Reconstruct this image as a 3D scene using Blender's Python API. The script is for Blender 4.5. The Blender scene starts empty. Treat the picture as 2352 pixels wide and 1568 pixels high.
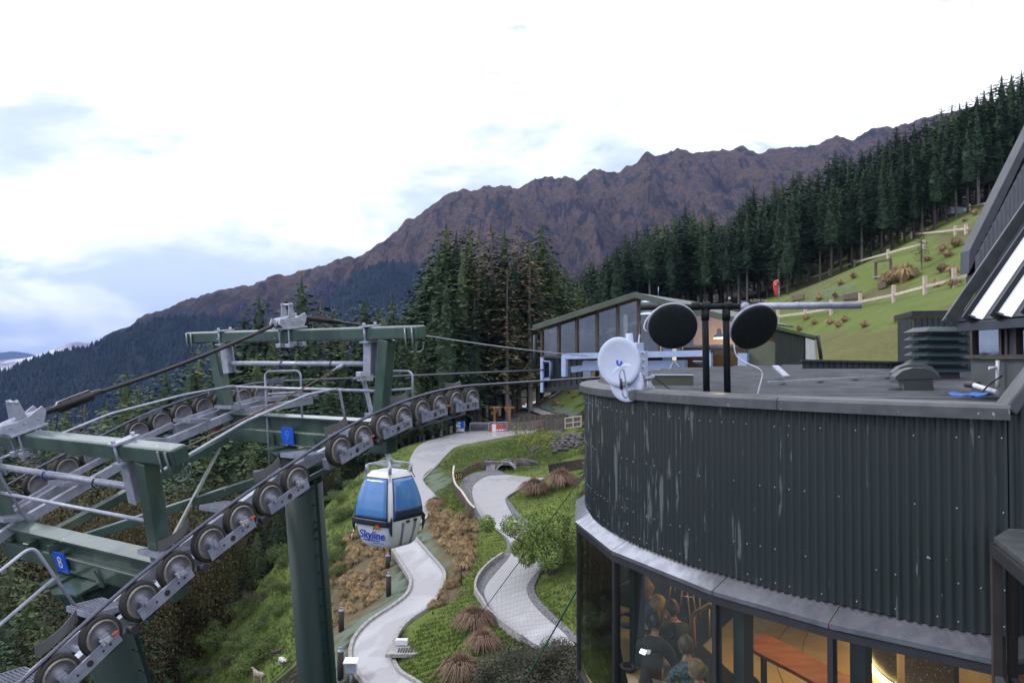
import bpy, math, random
import numpy as np
from mathutils import Vector, Matrix, noise as mnoise

random.seed(7); RNG = np.random.default_rng(7)
sc = bpy.context.scene
col = sc.collection
R = math.radians

# ------------------------------------------------------------------ camera, sky, sun, exposure
PITCH = math.atan(41 / 1882.0)
camd = bpy.data.cameras.new('camera'); cam = bpy.data.objects.new('camera', camd); col.objects.link(cam)
camd.sensor_width = 36; camd.lens = 28.8; camd.clip_start = 0.05; camd.clip_end = 90000
cam.location = (0, 0, 0); cam.rotation_euler = (math.pi / 2 + PITCH, 0, 0)
sc.camera = cam

SUN_EL, SUN_AZ = R(36), R(-82)          # azimuth from +Y towards +X
world = bpy.data.worlds.new('World'); sc.world = world; world.use_nodes = True
wn = world.node_tree; wn.nodes.clear()
def N(t, typ, **kw):
    n = t.nodes.new(typ)
    for k, v in kw.items():
        if k in ('loc',): continue
        if hasattr(n, k): setattr(n, k, v)
        else: n.inputs[k].default_value = v
    return n
def math_node(t, op, a, b=None, c=None, clamp=False):
    n = t.nodes.new('ShaderNodeMath'); n.operation = op; n.use_clamp = clamp
    for i, x in enumerate((a, b, c)):
        if x is None: continue
        if isinstance(x, (int, float)): n.inputs[i].default_value = x
        else: t.links.new(x, n.inputs[i])
    return n.outputs[0]
def mix_node(t, fac, a, b, mode='MIX'):
    n = t.nodes.new('ShaderNodeMix'); n.data_type = 'RGBA'; n.blend_type = mode
    for s, x in ((n.inputs['Factor'], fac), (n.inputs['A'], a), (n.inputs['B'], b)):
        if isinstance(x, (int, float)): s.default_value = x
        elif isinstance(x, tuple): s.default_value = x if len(x) == 4 else (*x, 1)
        else: t.links.new(x, s)
    return n.outputs['Result']
def ramp(t, fac, lo, hi):
    n = t.nodes.new('ShaderNodeMapRange'); n.interpolation_type = 'SMOOTHSTEP'
    n.inputs['From Min'].default_value = lo; n.inputs['From Max'].default_value = hi
    t.links.new(fac, n.inputs['Value']); return n.outputs['Result']

sky = wn.nodes.new('ShaderNodeTexSky'); sky.sky_type = 'NISHITA'; sky.sun_disc = False
sky.sun_elevation = SUN_EL; sky.sun_rotation = SUN_AZ; sky.altitude = 800
tc = wn.nodes.new('ShaderNodeTexCoord')
sep = wn.nodes.new('ShaderNodeSeparateXYZ'); wn.links.new(tc.outputs['Generated'], sep.inputs[0])
zz = math_node(wn, 'MAXIMUM', sep.outputs['Z'], 0.0)
def cloud_noise(sc3, scale, detail, off):
    mp = wn.nodes.new('ShaderNodeMapping'); mp.inputs['Scale'].default_value = sc3; mp.inputs['Location'].default_value = off
    wn.links.new(tc.outputs['Generated'], mp.inputs['Vector'])
    n = wn.nodes.new('ShaderNodeTexNoise'); n.inputs['Scale'].default_value = scale; n.inputs['Detail'].default_value = detail
    n.inputs['Roughness'].default_value = 0.55; n.inputs['Distortion'].default_value = 0.35
    wn.links.new(mp.outputs[0], n.inputs['Vector']); return n.outputs['Fac']
big = cloud_noise((1, 1, 2.6), 2.6, 7, (1.25, 0.35, 0.1))
fine = cloud_noise((1, 1, 2.4), 8.0, 6, (0.3, 0.1, 0.7))
# grey-blue undersides of cloud, more of them low in the sky, nearly none overhead
low = math_node(wn, 'SUBTRACT', 0.60, math_node(wn, 'MULTIPLY', zz, 0.35))
m1 = math_node(wn, 'ADD', math_node(wn, 'MULTIPLY', big, 0.75), math_node(wn, 'MULTIPLY', fine, 0.25))
gfac = math_node(wn, 'MULTIPLY', ramp(wn, math_node(wn, 'ADD', m1, math_node(wn, 'MULTIPLY', zz, -0.34)), 0.40, 0.55), 0.95)
cloudcol = mix_node(wn, gfac, (12.6, 12.9, 13.9), (6.1, 7.1, 8.7))
gap = math_node(wn, 'MULTIPLY', ramp(wn, fine, 0.60, 0.75), 0.5)
skycol = mix_node(wn, math_node(wn, 'SUBTRACT', 0.88, gap), sky.outputs[0], cloudcol)
bg = wn.nodes.new('ShaderNodeBackground'); bg.inputs['Strength'].default_value = 0.1
wo = wn.nodes.new('ShaderNodeOutputWorld')
wn.links.new(skycol, bg.inputs['Color']); wn.links.new(bg.outputs[0], wo.inputs['Surface'])

sund = bpy.data.lights.new('sun', 'SUN'); sund.energy = 1.1; sund.angle = R(14); sund.color = (1.0, 0.96, 0.9)
sun = bpy.data.objects.new('sun', sund); col.objects.link(sun)
sdir = Vector((math.sin(SUN_AZ) * math.cos(SUN_EL), math.cos(SUN_AZ) * math.cos(SUN_EL), math.sin(SUN_EL)))
sun.rotation_euler = sdir.to_track_quat('Z', 'Y').to_euler()

vs = sc.view_settings
vs.view_transform = 'Standard'; vs.look = 'None'; vs.exposure = 0.43; vs.gamma = 1.0; vs.use_curve_mapping = False
cy = sc.cycles
cy.max_bounces = 6; cy.diffuse_bounces = 3; cy.glossy_bounces = 3; cy.transmission_bounces = 4
cy.transparent_max_bounces = 12; cy.volume_bounces = 0; cy.use_denoising = True
cy.sample_clamp_indirect = 4.0; cy.caustics_reflective = False; cy.caustics_refractive = False

# ------------------------------------------------------------------ helpers
CP, SP = math.cos(PITCH), math.sin(PITCH)
def ray(x, y):
    u = (x - 1176) / 1882.0; v = (784 - y) / 1882.0
    d = Vector((u, CP - v * SP, SP + v * CP))
    return d / d.y
def at(x, y, d):
    """point at depth d (metres along +Y) on the sight line through (x, y), measured on a 2352 x 1568 picture"""
    return ray(x, y) * d
def V(*a): return Vector(a)

def vkey(name):
    return name
MATS = {}
def new_mat(name):
    m = bpy.data.materials.new(name); m.use_nodes = True
    t = m.node_tree; p = t.nodes['Principled BSDF']
    MATS[name] = m
    return m, t, p
def obj_coord(t, scale=(1, 1, 1), kind='Object'):
    c = t.nodes.new('ShaderNodeTexCoord'); mp = t.nodes.new('ShaderNodeMapping')
    mp.inputs['Scale'].default_value = scale
    t.links.new(c.outputs[kind], mp.inputs['Vector']); return mp.outputs[0]
def noise_node(t, vec, scale, detail=4, rough=0.55, dist=0.0):
    n = t.nodes.new('ShaderNodeTexNoise'); n.inputs['Scale'].default_value = scale
    n.inputs['Detail'].default_value = detail; n.inputs['Roughness'].default_value = rough; n.inputs['Distortion'].default_value = dist
    t.links.new(vec, n.inputs['Vector']); return n.outputs['Fac']
def add_bump(t, p, h, strength, dist=0.02):
    b = t.nodes.new('ShaderNodeBump'); b.inputs['Strength'].default_value = strength; b.inputs['Distance'].default_value = dist
    t.links.new(h, b.inputs['Height']); t.links.new(b.outputs[0], p.inputs['Normal'])
def mat(name, c1, c2=None, scale=4, rough=0.6, metal=0.0, bump=0.0, stretch=(1, 1, 1), lo=0.35, hi=0.65, spec=0.5,
        chips=None, chip_t=0.68, chip_scale=14, emit=None, estr=0.0, rand=0.0, bdist=0.02, rvar=0.12):
    m, t, p = new_mat(name)
    p.inputs['Roughness'].default_value = rough; p.inputs['Metallic'].default_value = metal
    p.inputs['Specular IOR Level'].default_value = spec
    vec = obj_coord(t, stretch); n = noise_node(t, vec, scale, 5)
    c2 = c2 or tuple(x * 0.75 for x in c1)
    colr = mix_node(t, ramp(t, n, lo, hi), c1, c2)
    if rand:
        oi = t.nodes.new('ShaderNodeObjectInfo')
        k = math_node(t, 'ADD', 1 - rand, math_node(t, 'MULTIPLY', oi.outputs['Random'], 2 * rand))
        hs = t.nodes.new('ShaderNodeHueSaturation'); t.links.new(colr, hs.inputs['Color']); t.links.new(k, hs.inputs['Value'])
        colr = hs.outputs[0]
    if chips:
        n2 = noise_node(t, obj_coord(t), chip_scale, 3, 0.6)
        colr = mix_node(t, ramp(t, n2, chip_t, chip_t + 0.02), colr, chips)
    t.links.new(colr, p.inputs['Base Color'])
    if rvar:
        t.links.new(math_node(t, 'ADD', rough - rvar / 2, math_node(t, 'MULTIPLY', n, rvar), clamp=True), p.inputs['Roughness'])
    if bump:
        add_bump(t, p, noise_node(t, vec, scale * 4, 4), bump, bdist)
    if emit:
        p.inputs['Emission Color'].default_value = (*emit, 1); p.inputs['Emission Strength'].default_value = estr
    return m
def glass_mat(name, tint, refl=0.08, power=3.0, rough=0.02, dirt=0.0, dirtcol=(0.35, 0.38, 0.42), opaque=None):
    m = bpy.data.materials.new(name); m.use_nodes = True; t = m.node_tree; t.nodes.clear(); MATS[name] = m
    tr = t.nodes.new('ShaderNodeBsdfTransparent'); tr.inputs['Color'].default_value = (*tint, 1)
    base = tr.outputs[0]
    if opaque:
        df = t.nodes.new('ShaderNodeBsdfDiffuse'); df.inputs['Color'].default_value = (*opaque[0], 1)
        mm = t.nodes.new('ShaderNodeMixShader'); mm.inputs[0].default_value = opaque[1]
        t.links.new(base, mm.inputs[1]); t.links.new(df.outputs[0], mm.inputs[2]); base = mm.outputs[0]
    if dirt:
        df = t.nodes.new('ShaderNodeBsdfDiffuse'); df.inputs['Color'].default_value = (*dirtcol, 1)
        mm = t.nodes.new('ShaderNodeMixShader')
        n = noise_node(t, obj_coord(t, (1, 1, 0.6)), 2.5, 6, 0.65)
        t.links.new(math_node(t, 'MULTIPLY', ramp(t, n, 0.35, 0.8), dirt), mm.inputs[0])
        t.links.new(base, mm.inputs[1]); t.links.new(df.outputs[0], mm.inputs[2]); base = mm.outputs[0]
    gl = t.nodes.new('ShaderNodeBsdfGlossy'); gl.inputs['Roughness'].default_value = rough
    lw = t.nodes.new('ShaderNodeLayerWeight'); lw.inputs['Blend'].default_value = 0.5
    f = math_node(t, 'ADD', refl, math_node(t, 'MULTIPLY', math_node(t, 'POWER', lw.outputs['Facing'], power), 1 - refl), clamp=True)
    ms = t.nodes.new('ShaderNodeMixShader'); t.links.new(f, ms.inputs[0])
    t.links.new(base, ms.inputs[1]); t.links.new(gl.outputs[0], ms.inputs[2])
    o = t.nodes.new('ShaderNodeOutputMaterial'); t.links.new(ms.outputs[0], o.inputs['Surface'])
    return m

ORIG = {}
def frame_axes(d, up=(0, 0, 1)):
    d = Vector(d).normalized(); up = Vector(up)
    s = d.cross(up)
    if s.length < 1e-4: s = d.cross(Vector((0, 1, 0)))
    s.normalize(); u = s.cross(d).normalized()
    return d, s, u
class MB:
    def __init__(self): self.v = []; self.f = []; self.m = []; self.s = []
    def add(self, vs, fs, mi=0, smooth=False):
        o = len(self.v); self.v += [tuple(p) for p in vs]
        for f in fs: self.f.append(tuple(o + i for i in f)); self.m.append(mi); self.s.append(smooth)
        return self
    def box(self, c, size, ax=None, mi=0):
        c = Vector(c); X, Y, Z = ax or (Vector((1, 0, 0)), Vector((0, 1, 0)), Vector((0, 0, 1)))
        a, b, h = size[0] / 2, size[1] / 2, size[2] / 2
        vs = [c + X * a * i + Y * b * j + Z * h * k for k in (-1, 1) for j in (-1, 1) for i in (-1, 1)]
        return self.add(vs, [(0, 2, 3, 1), (4, 5, 7, 6), (0, 1, 5, 4), (2, 6, 7, 3), (0, 4, 6, 2), (1, 3, 7, 5)], mi)
    def beam(self, p, q, w, h, up=(0, 0, 1), mi=0):
        p, q = Vector(p), Vector(q); d, s, u = frame_axes(q - p, up)
        return self.box((p + q) / 2, ((q - p).length, w, h), (d, s, u), mi)
    def ibeam(self, p, q, w, h, up=(0, 0, 1), tf=0.02, tw=0.02, mi=0):
        p, q = Vector(p), Vector(q); d, s, u = frame_axes(q - p, up)
        self.box((p + q) / 2 + u * (h / 2 - tf / 2), ((q - p).length, w, tf), (d, s, u), mi)
        self.box((p + q) / 2 - u * (h / 2 - tf / 2), ((q - p).length, w, tf), (d, s, u), mi)
        return self.box((p + q) / 2, ((q - p).length - 0.004, tw, h - 2 * tf), (d, s, u), mi)
    def tube(self, pts, r, n=8, cap=True, mi=0, smooth=True):
        pts = [Vector(p) for p in pts]; m = len(pts); rr = r if hasattr(r, '__len__') else [r] * m
        vs = []; prev = None
        for i, p in enumerate(pts):
            t = (pts[min(i + 1, m - 1)] - pts[max(i - 1, 0)])
            if t.length < 1e-9: t = Vector((0, 0, 1))
            t.normalize()
            if prev is None: _, a, b = frame_axes(t)
            else:
                a = prev - t * prev.dot(t)
                if a.length < 1e-6: _, a, b = frame_axes(t)
                a.normalize(); b = a.cross(t).normalized() * -1
                b = t.cross(a)
            prev = a; b = t.cross(a).normalized()
            for k in range(n):
                g = 2 * math.pi * k / n
                vs.append(p + (a * math.cos(g) + b * math.sin(g)) * rr[i])
        fs = [(i * n + k, i * n + (k + 1) % n, (i + 1) * n + (k + 1) % n, (i + 1) * n + k) for i in range(m - 1) for k in range(n)]
        self.add(vs, fs, mi, smooth)
        if cap:
            o = len(self.v) - len(vs)
            self.f.append(tuple(o + k for k in reversed(range(n)))); self.m.append(mi); self.s.append(False)
            self.f.append(tuple(o + (m - 1) * n + k for k in range(n))); self.m.append(mi); self.s.append(False)
        return self
    def cyl(self, p, q, r, n=16, r2=None, mi=0):
        return self.tube([p, q], [r, r if r2 is None else r2], n, True, mi)
    def lathe(self, c, axis, prof, n=24, mi=0, smooth=True, mis=None):
        c = Vector(c); d, s, u = frame_axes(axis)
        vs = []
        for r, h in prof:
            for k in range(n):
                g = 2 * math.pi * k / n
                vs.append(c + d * h + (s * math.cos(g) + u * math.sin(g)) * r)
        o = len(self.v); self.v += [tuple(p) for p in vs]
        for i in range(len(prof) - 1):
            for k in range(n):
                self.f.append((o + i * n + k, o + i * n + (k + 1) % n, o + (i + 1) * n + (k + 1) % n, o + (i + 1) * n + k))
                self.m.append(mis[i] if mis else mi); self.s.append(smooth)
        return self
    def prism(self, poly, vec, mi=0):
        n = len(poly); a = [Vector(p) for p in poly]; b = [p + Vector(vec) for p in a]
        fs = [tuple(range(n))[::-1], tuple(range(n, 2 * n))] + [(i, (i + 1) % n, n + (i + 1) % n, n + i) for i in range(n)]
        return self.add(a + b, fs, mi)
    def sphere(self, c, r, nu=14, nv=9, mi=0, sx=1, sy=1, sz=1, fn=None):
        c = Vector(c); vs = []; fs = []
        for j in range(nv + 1):
            th = math.pi * j / nv
            for i in range(nu):
                ph = 2 * math.pi * i / nu
                p = Vector((math.sin(th) * math.cos(ph) * sx, math.sin(th) * math.sin(ph) * sy, math.cos(th) * sz)) * r
                if fn: p = fn(p)
                vs.append(c + p)
        for j in range(nv):
            for i in range(nu):
                fs.append((j * nu + i, (j + 1) * nu + i, (j + 1) * nu + (i + 1) % nu, j * nu + (i + 1) % nu))
        return self.add(vs, fs, mi, True)
    def build(self, name, mats, parent=None, bevel=0.0, seg=2, **tags):
        org = ORIG.get(parent.name, Vector((0, 0, 0))) if parent else Vector((0, 0, 0))
        me = bpy.data.meshes.new(name)
        me.from_pydata([(a - org.x, b - org.y, c - org.z) for a, b, c in self.v], [], self.f)
        mats = mats if isinstance(mats, (list, tuple)) else [mats]
        for m in mats: me.materials.append(MATS[m] if isinstance(m, str) else m)
        me.polygons.foreach_set('material_index', self.m); me.polygons.foreach_set('use_smooth', self.s)
        me.update()
        o = bpy.data.objects.new(name, me); col.objects.link(o)
        if parent: o.parent = parent
        ORIG[o.name] = org
        if bevel:
            b = o.modifiers.new('bevel', 'BEVEL'); b.width = bevel; b.segments = seg; b.limit_method = 'ANGLE'; b.angle_limit = R(40)
        tag(o, **tags)
        return o
def tag(o, label=None, cat=None, group=None, kind=None):
    if label: o['label'] = label
    if cat: o['category'] = cat
    if group: o['group'] = group
    if kind: o['kind'] = kind
    return o
def thing(name, loc, label, cat, group=None):
    o = bpy.data.objects.new(name, None); col.objects.link(o); o.location = loc; o.empty_display_size = 0.3
    ORIG[o.name] = Vector(loc)
    return tag(o, label, cat, group)
def copy_tree(o, parent=None):
    c = o.copy(); col.objects.link(c); c.parent = parent
    ORIG[c.name] = ORIG.get(o.name, Vector((0, 0, 0)))
    for ch in list(o.children): copy_tree(ch, c)
    return c
def bez(pts, n=8):
    """Catmull-Rom through pts"""
    P = [Vector(p) for p in pts]; P = [P[0] * 2 - P[1]] + P + [P[-1] * 2 - P[-2]]; out = []
    for i in range(1, len(P) - 2):
        for k in range(n):
            t = k / n; a, b, c, d = P[i - 1], P[i], P[i + 1], P[i + 2]
            out.append(0.5 * ((2 * b) + (c - a) * t + (2 * a - 5 * b + 4 * c - d) * t * t + (3 * b - a - 3 * c + d) * t ** 3))
    out.append(P[-2]); return out
def fillet(pts, r, n=5):
    """polyline with rounded corners"""
    P = [Vector(p) for p in pts]; out = [P[0]]
    for i in range(1, len(P) - 1):
        a = (P[i - 1] - P[i]); b = (P[i + 1] - P[i]); q = min(r, a.length * 0.45, b.length * 0.45)
        A = P[i] + a.normalized() * q; B = P[i] + b.normalized() * q
        for k in range(n + 1):
            t = k / n; out.append(A * (1 - t) ** 2 + P[i] * 2 * t * (1 - t) + B * t * t)
    out.append(P[-1]); return out
def text_mesh(name, body, size, origin, xdir, ydir, material, parent, shear=0.0, extrude=0.002, align='CENTER', off=0.0):
    cu = bpy.data.curves.new(name, 'FONT'); cu.body = body; cu.size = size; cu.shear = shear; cu.extrude = extrude
    cu.align_x = align; cu.align_y = 'CENTER'; cu.offset = off
    tmp = bpy.data.objects.new(name + '_tmp', cu); col.objects.link(tmp)
    dg = bpy.context.evaluated_depsgraph_get(); me = bpy.data.meshes.new_from_object(tmp.evaluated_get(dg))
    bpy.data.objects.remove(tmp); bpy.data.curves.remove(cu)
    X = Vector(xdir).normalized(); Y = Vector(ydir).normalized(); Z = X.cross(Y).normalized()
    mx = Matrix((X, Y, Z)).transposed().to_4x4(); org = ORIG.get(parent.name, Vector()) if parent else Vector()
    mx.translation = Vector(origin) - org; me.transform(mx)
    me.materials.clear(); me.materials.append(MATS[material])
    o = bpy.data.objects.new(name, me); col.objects.link(o); o.parent = parent; ORIG[o.name] = org
    return o

# ------------------------------------------------------------------ materials
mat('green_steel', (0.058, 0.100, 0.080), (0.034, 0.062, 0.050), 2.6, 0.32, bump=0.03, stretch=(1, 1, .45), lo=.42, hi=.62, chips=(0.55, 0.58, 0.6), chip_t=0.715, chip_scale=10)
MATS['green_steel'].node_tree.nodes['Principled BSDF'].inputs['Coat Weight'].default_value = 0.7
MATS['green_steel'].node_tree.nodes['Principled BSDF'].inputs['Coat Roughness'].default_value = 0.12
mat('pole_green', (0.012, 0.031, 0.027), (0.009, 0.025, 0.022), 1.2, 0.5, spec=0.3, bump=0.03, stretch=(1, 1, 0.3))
mat('galv', (0.44, 0.46, 0.55), (0.33, 0.35, 0.43), 9, 0.42, 0.35, bump=0.03)
mat('galv_dull', (0.30, 0.32, 0.40), (0.22, 0.235, 0.30), 7, 0.5, 0.25, bump=0.04)
mat('sheave_disc', (0.25, 0.255, 0.29), (0.15, 0.15, 0.17), 6, 0.45, 0.25)
mat('brass_rim', (0.36, 0.33, 0.27), (0.22, 0.20, 0.17), 12, 0.32, 0.5)
mat('rubber', (0.018, 0.018, 0.02), (0.03, 0.028, 0.028), 10, 0.7)
mat('rope_steel', (0.12, 0.125, 0.17), (0.07, 0.07, 0.10), 60, 0.35, 0.5)
mat('black_cable', (0.012, 0.012, 0.014), (0.02, 0.02, 0.023), 6, 0.28)
mat('rust', (0.16, 0.05, 0.025), (0.06, 0.025, 0.015), 7, 0.85, bump=0.2)
mat('rust_rope', (0.15, 0.085, 0.05), (0.10, 0.075, 0.06), 20, 0.7)
mat('sign_blue', (0.015, 0.10, 0.62), (0.01, 0.085, 0.52), 6, 0.4)
mat('sign_white', (0.75, 0.8, 0.9), None, 5, 0.5)
mat('sign_faded', (0.10, 0.26, 0.74), None, 5, 0.5)
mat('red_plastic', (0.55, 0.07, 0.03), (0.42, 0.045, 0.025), 8, 0.5)
mat('clip_white', (0.42, 0.43, 0.48), None, 8, 0.5)
mat('blue_strap', (0.02, 0.05, 0.25), None, 8, 0.6)
mat('cabin_white', (0.86, 0.87, 0.91), (0.82, 0.83, 0.88), 3, 0.22)
mat('cabin_dark', (0.035, 0.035, 0.05), (0.025, 0.025, 0.035), 5, 0.4)
mat('cabin_groove', (0.30, 0.32, 0.37), None, 5, 0.4)
mat('logo_blue', (0.01, 0.10, 0.65), None, 5, 0.4)
mat('logo_orange', (0.85, 0.16, 0.02), None, 5, 0.4)
mat('logo_green', (0.05, 0.35, 0.08), None, 5, 0.4)
mat('steel_blue', (0.40, 0.50, 0.74), (0.34, 0.43, 0.66), 5, 0.45)
mat('dish_white', (0.56, 0.61, 0.78), (0.52, 0.57, 0.74), 6, 0.4)
mat('dish_black', (0.014, 0.019, 0.019), (0.010, 0.014, 0.015), 14, 0.62, bump=0.03, spec=0.25)
mat('concrete', (0.33, 0.32, 0.34), (0.26, 0.25, 0.27), 1.4, 0.75, bump=0.08)
mat('stone_edge', (0.115, 0.115, 0.13), (0.06, 0.06, 0.07), 7, 0.8, bump=0.3)
mat('kerb', (0.36, 0.35, 0.35), (0.24, 0.23, 0.22), 4, 0.75, bump=0.1)
mat('timber', (0.16, 0.12, 0.085), (0.10, 0.075, 0.055), 6, 0.85, bump=0.2, stretch=(1, 1, 0.25), rand=0.15)
mat('timber_grey', (0.22, 0.185, 0.16), (0.13, 0.11, 0.095), 6, 0.85, bump=0.2, stretch=(3, 3, 0.4), rand=0.2)
mat('timber_gold', (0.36, 0.16, 0.055), (0.27, 0.11, 0.04), 6, 0.7, bump=0.1, stretch=(3, 3, 0.4))
mat('timber_rail', (0.62, 0.53, 0.45), (0.48, 0.40, 0.33), 5, 0.8, rand=0.08)
mat('timber_dark', (0.045, 0.033, 0.027), (0.03, 0.022, 0.02), 5, 0.8, bump=0.2, rand=0.1)
mat('rock', (0.16, 0.145, 0.15), (0.075, 0.07, 0.075), 3, 0.9, bump=0.5, rand=0.2, bdist=0.1)
mat('white_paint', (0.72, 0.73, 0.78), (0.62, 0.63, 0.68), 5, 0.5)
mat('red_paint', (0.62, 0.06, 0.04), None, 5, 0.55)
mat('olive_panel', (0.115, 0.125, 0.085), (0.098, 0.108, 0.075), 2, 0.6)
mat('roof_olive', (0.085, 0.105, 0.080), (0.065, 0.082, 0.062), 2, 0.5)
mat('dark_clad', (0.042, 0.052, 0.056), (0.032, 0.040, 0.044), 3, 0.5)
mat('roof_sheet', (0.085, 0.094, 0.108), (0.045, 0.052, 0.066), 1.6, 0.36, bump=0.08, rvar=.3)
mat('flash_dark', (0.44, 0.45, 0.50), (0.32, 0.33, 0.38), 5, 0.25, 0.85, bump=0.006, chips=(0.75, 0.77, 0.82), chip_t=0.73, chip_scale=30)
mat('cap_metal', (0.088, 0.094, 0.102), (0.060, 0.065, 0.072), 5, 0.42, bump=0.05, chips=(0.35, 0.36, 0.38), chip_t=0.70, chip_scale=15)
mat('frame_dark', (0.036, 0.036, 0.042), (0.028, 0.028, 0.033), 5, 0.45)
mat('frame_brown', (0.06, 0.048, 0.044), None, 5, 0.5)
mat('box_grey', (0.085, 0.092, 0.098), (0.072, 0.078, 0.085), 3, 0.5)
mat('teal_metal', (0.030, 0.052, 0.06), (0.024, 0.042, 0.05), 4, 0.45)
mat('white_sheet', (0.80, 0.82, 0.85), (0.74, 0.76, 0.8), 4, 0.35)
mat('dark_sheet', (0.04, 0.046, 0.058), (0.03, 0.034, 0.044), 3, 0.35)
mat('grey_clad', (0.14, 0.145, 0.17), (0.115, 0.12, 0.14), 3, 0.5)
mat('moss', (0.09, 0.095, 0.02), (0.05, 0.05, 0.015), 20, 0.95, bump=0.6)
mat('blue_cloth', (0.03, 0.16, 0.6), None, 8, 0.6)
mat('bark', (0.085, 0.07, 0.062), (0.05, 0.042, 0.038), 5, 0.9, bump=0.3, stretch=(2, 2, 0.4), rand=0.15)
mat('bark_pale', (0.20, 0.185, 0.18), (0.13, 0.12, 0.115), 5, 0.9, stretch=(2, 2, 0.4))
def leaf(name, c1, c2, scale=0.5, rand=0.22, spec=0.25):
    m = mat(name, c1, c2, scale, 0.72, lo=0.3, hi=0.7, rand=rand, spec=spec); return m
leaf('needles', (0.076, 0.120, 0.061), (0.039, 0.066, 0.038))
leaf('needles_blue', (0.052, 0.090, 0.052), (0.026, 0.046, 0.030))
leaf('needles_mid', (0.104, 0.140, 0.059), (0.059, 0.085, 0.041))
leaf('needles_brown', (0.195, 0.146, 0.085), (0.122, 0.110, 0.055))
leaf('beech', (0.072, 0.074, 0.030), (0.085, 0.056, 0.026), 0.7)
leaf('beech_green', (0.070, 0.098, 0.032), (0.046, 0.066, 0.024), 0.7)
leaf('beech_dark', (0.042, 0.058, 0.028), (0.056, 0.046, 0.026), 0.7)
leaf('bush_bright', (0.21, 0.275, 0.065), (0.13, 0.19, 0.045), 0.8, 0.1)
leaf('bush_green', (0.105, 0.145, 0.042), (0.068, 0.10, 0.03), 0.9)
leaf('bush_dull', (0.085, 0.08, 0.055), (0.05, 0.055, 0.035), 1.2)
leaf('sapling_leaf', (0.22, 0.24, 0.04), (0.14, 0.16, 0.03), 1.5, 0.1)
leaf('tussock_tan', (0.38, 0.275, 0.15), (0.27, 0.19, 0.10), 2.0, 0.35)
leaf('tussock_red', (0.27, 0.175, 0.12), (0.18, 0.115, 0.08), 2.0)
mat('wall_dark', (0.02, 0.018, 0.017), None, 3, .7)
# ------------------------------------------------------------------ near terrain
CTRL = []
def cpx(x, y, d):
    p = at(x, y, d); CTRL.append((p.x, p.y, p.z))
for a in [(1180, 1000, 100), (1330, 978, 104), (1060, 1000, 102), (1010, 1006, 102), (960, 1012, 101), (1010, 1018, 97), (960, 1026, 96), (925, 1022, 98), (900, 1035, 95), (970, 1100, 84), (1010, 1060, 89),
          (1100, 1095, 80), (1240, 1090, 80), (1330, 1060, 86), (1100, 1200, 68), (1300, 1200, 66), (1180, 1300, 58),
          (1300, 1320, 56), (1150, 1400, 51), (1280, 1480, 45), (1050, 1480, 47), (1000, 1330, 59), (870, 1500, 49.5),
          (900, 1420, 54), (940, 1568, 45), (790, 1440, 54), (690, 1568, 51), (650, 1525, 60), (560, 1440, 72),
          (500, 1568, 66), (770, 1250, 74), (800, 1110, 90), (660, 1260, 82), (880, 1160, 80),
          (1850, 832, 56), (1950, 790, 62), (2060, 700, 72), (2230, 640, 78), (2280, 490, 112), (2200, 560, 100),
          (2000, 600, 125), (1850, 660, 130), (1790, 690, 135), (1700, 702, 150), (2352, 430, 150), (1600, 706, 158),
          (1450, 722, 155), (1400, 800, 138), (1300, 885, 128), (1225, 928, 118), (1285, 905, 116), (1330, 920, 110), (1260, 955, 110), (1110, 960, 112)]:
    cpx(*a)
CTRL += [(-46, 100, -42), (-36, 86, -37), (-60, 130, -36), (-27, 113, -26), (-8, 122, -13), (-60, 80, -39), (-60, 200, -62), (0, 135, -11), (0, 165, -13), (-30, 200, -45),
         (-35, 60, -35), (-25, 45, -31), (-40, 30, -38), (0, 20, -19), (0, 32, -17.5), (12, 20, -15), (25, 30, -9), (38, 44, -3), (30, 15, -10),
         (50, 170, 13), (20, 175, 4), (55, 205, 16), (100, 205, 35), (130, 160, 43), (150, 255, 62), (60, 262, 22), (0, 255, -5), (-45, 262, -48),
         (100, 85, 30), (135, 60, 40), (90, 40, 20), (60, 45, 6), (-95, 60, -50), (-95, 150, -52), (-95, 260, -80), (-15, 10, -24), (-60, 10, -44), (70, 10, 5)]
_C = np.array(CTRL, float)
def _phi(r2): return np.where(r2 > 1e-9, r2 * np.log(np.maximum(r2, 1e-9)), 0.0)
_n = len(_C); _K = _phi(((_C[:, None, :2] - _C[None, :, :2]) ** 2).sum(-1)) + np.eye(_n) * 60.0
_A = np.zeros((_n + 3, _n + 3)); _A[:_n, :_n] = _K; _A[:_n, _n] = 1; _A[:_n, _n + 1:] = _C[:, :2]; _A[_n:, :_n] = _A[:_n, _n:].T
_W = np.linalg.solve(_A, np.concatenate([_C[:, 2], np.zeros(3)]))
def hgt(X, Y):
    X = np.asarray(X, float); Y = np.asarray(Y, float); sh = X.shape
    x, y = X.ravel(), Y.ravel(); out = np.empty(x.size)
    for i in range(0, x.size, 20000):
        a, b = x[i:i + 20000], y[i:i + 20000]
        k = _phi((a[:, None] - _C[None, :, 0]) ** 2 + (b[:, None] - _C[None, :, 1]) ** 2)
        out[i:i + 20000] = k @ _W[:_n] + _W[_n] + a * _W[_n + 1] + b * _W[_n + 2]
    return out.reshape(sh)
def hz(x, y): return float(hgt(np.array([x]), np.array([y]))[0])
_ds = np.arange(24.0, 300.0, 0.5)
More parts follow.
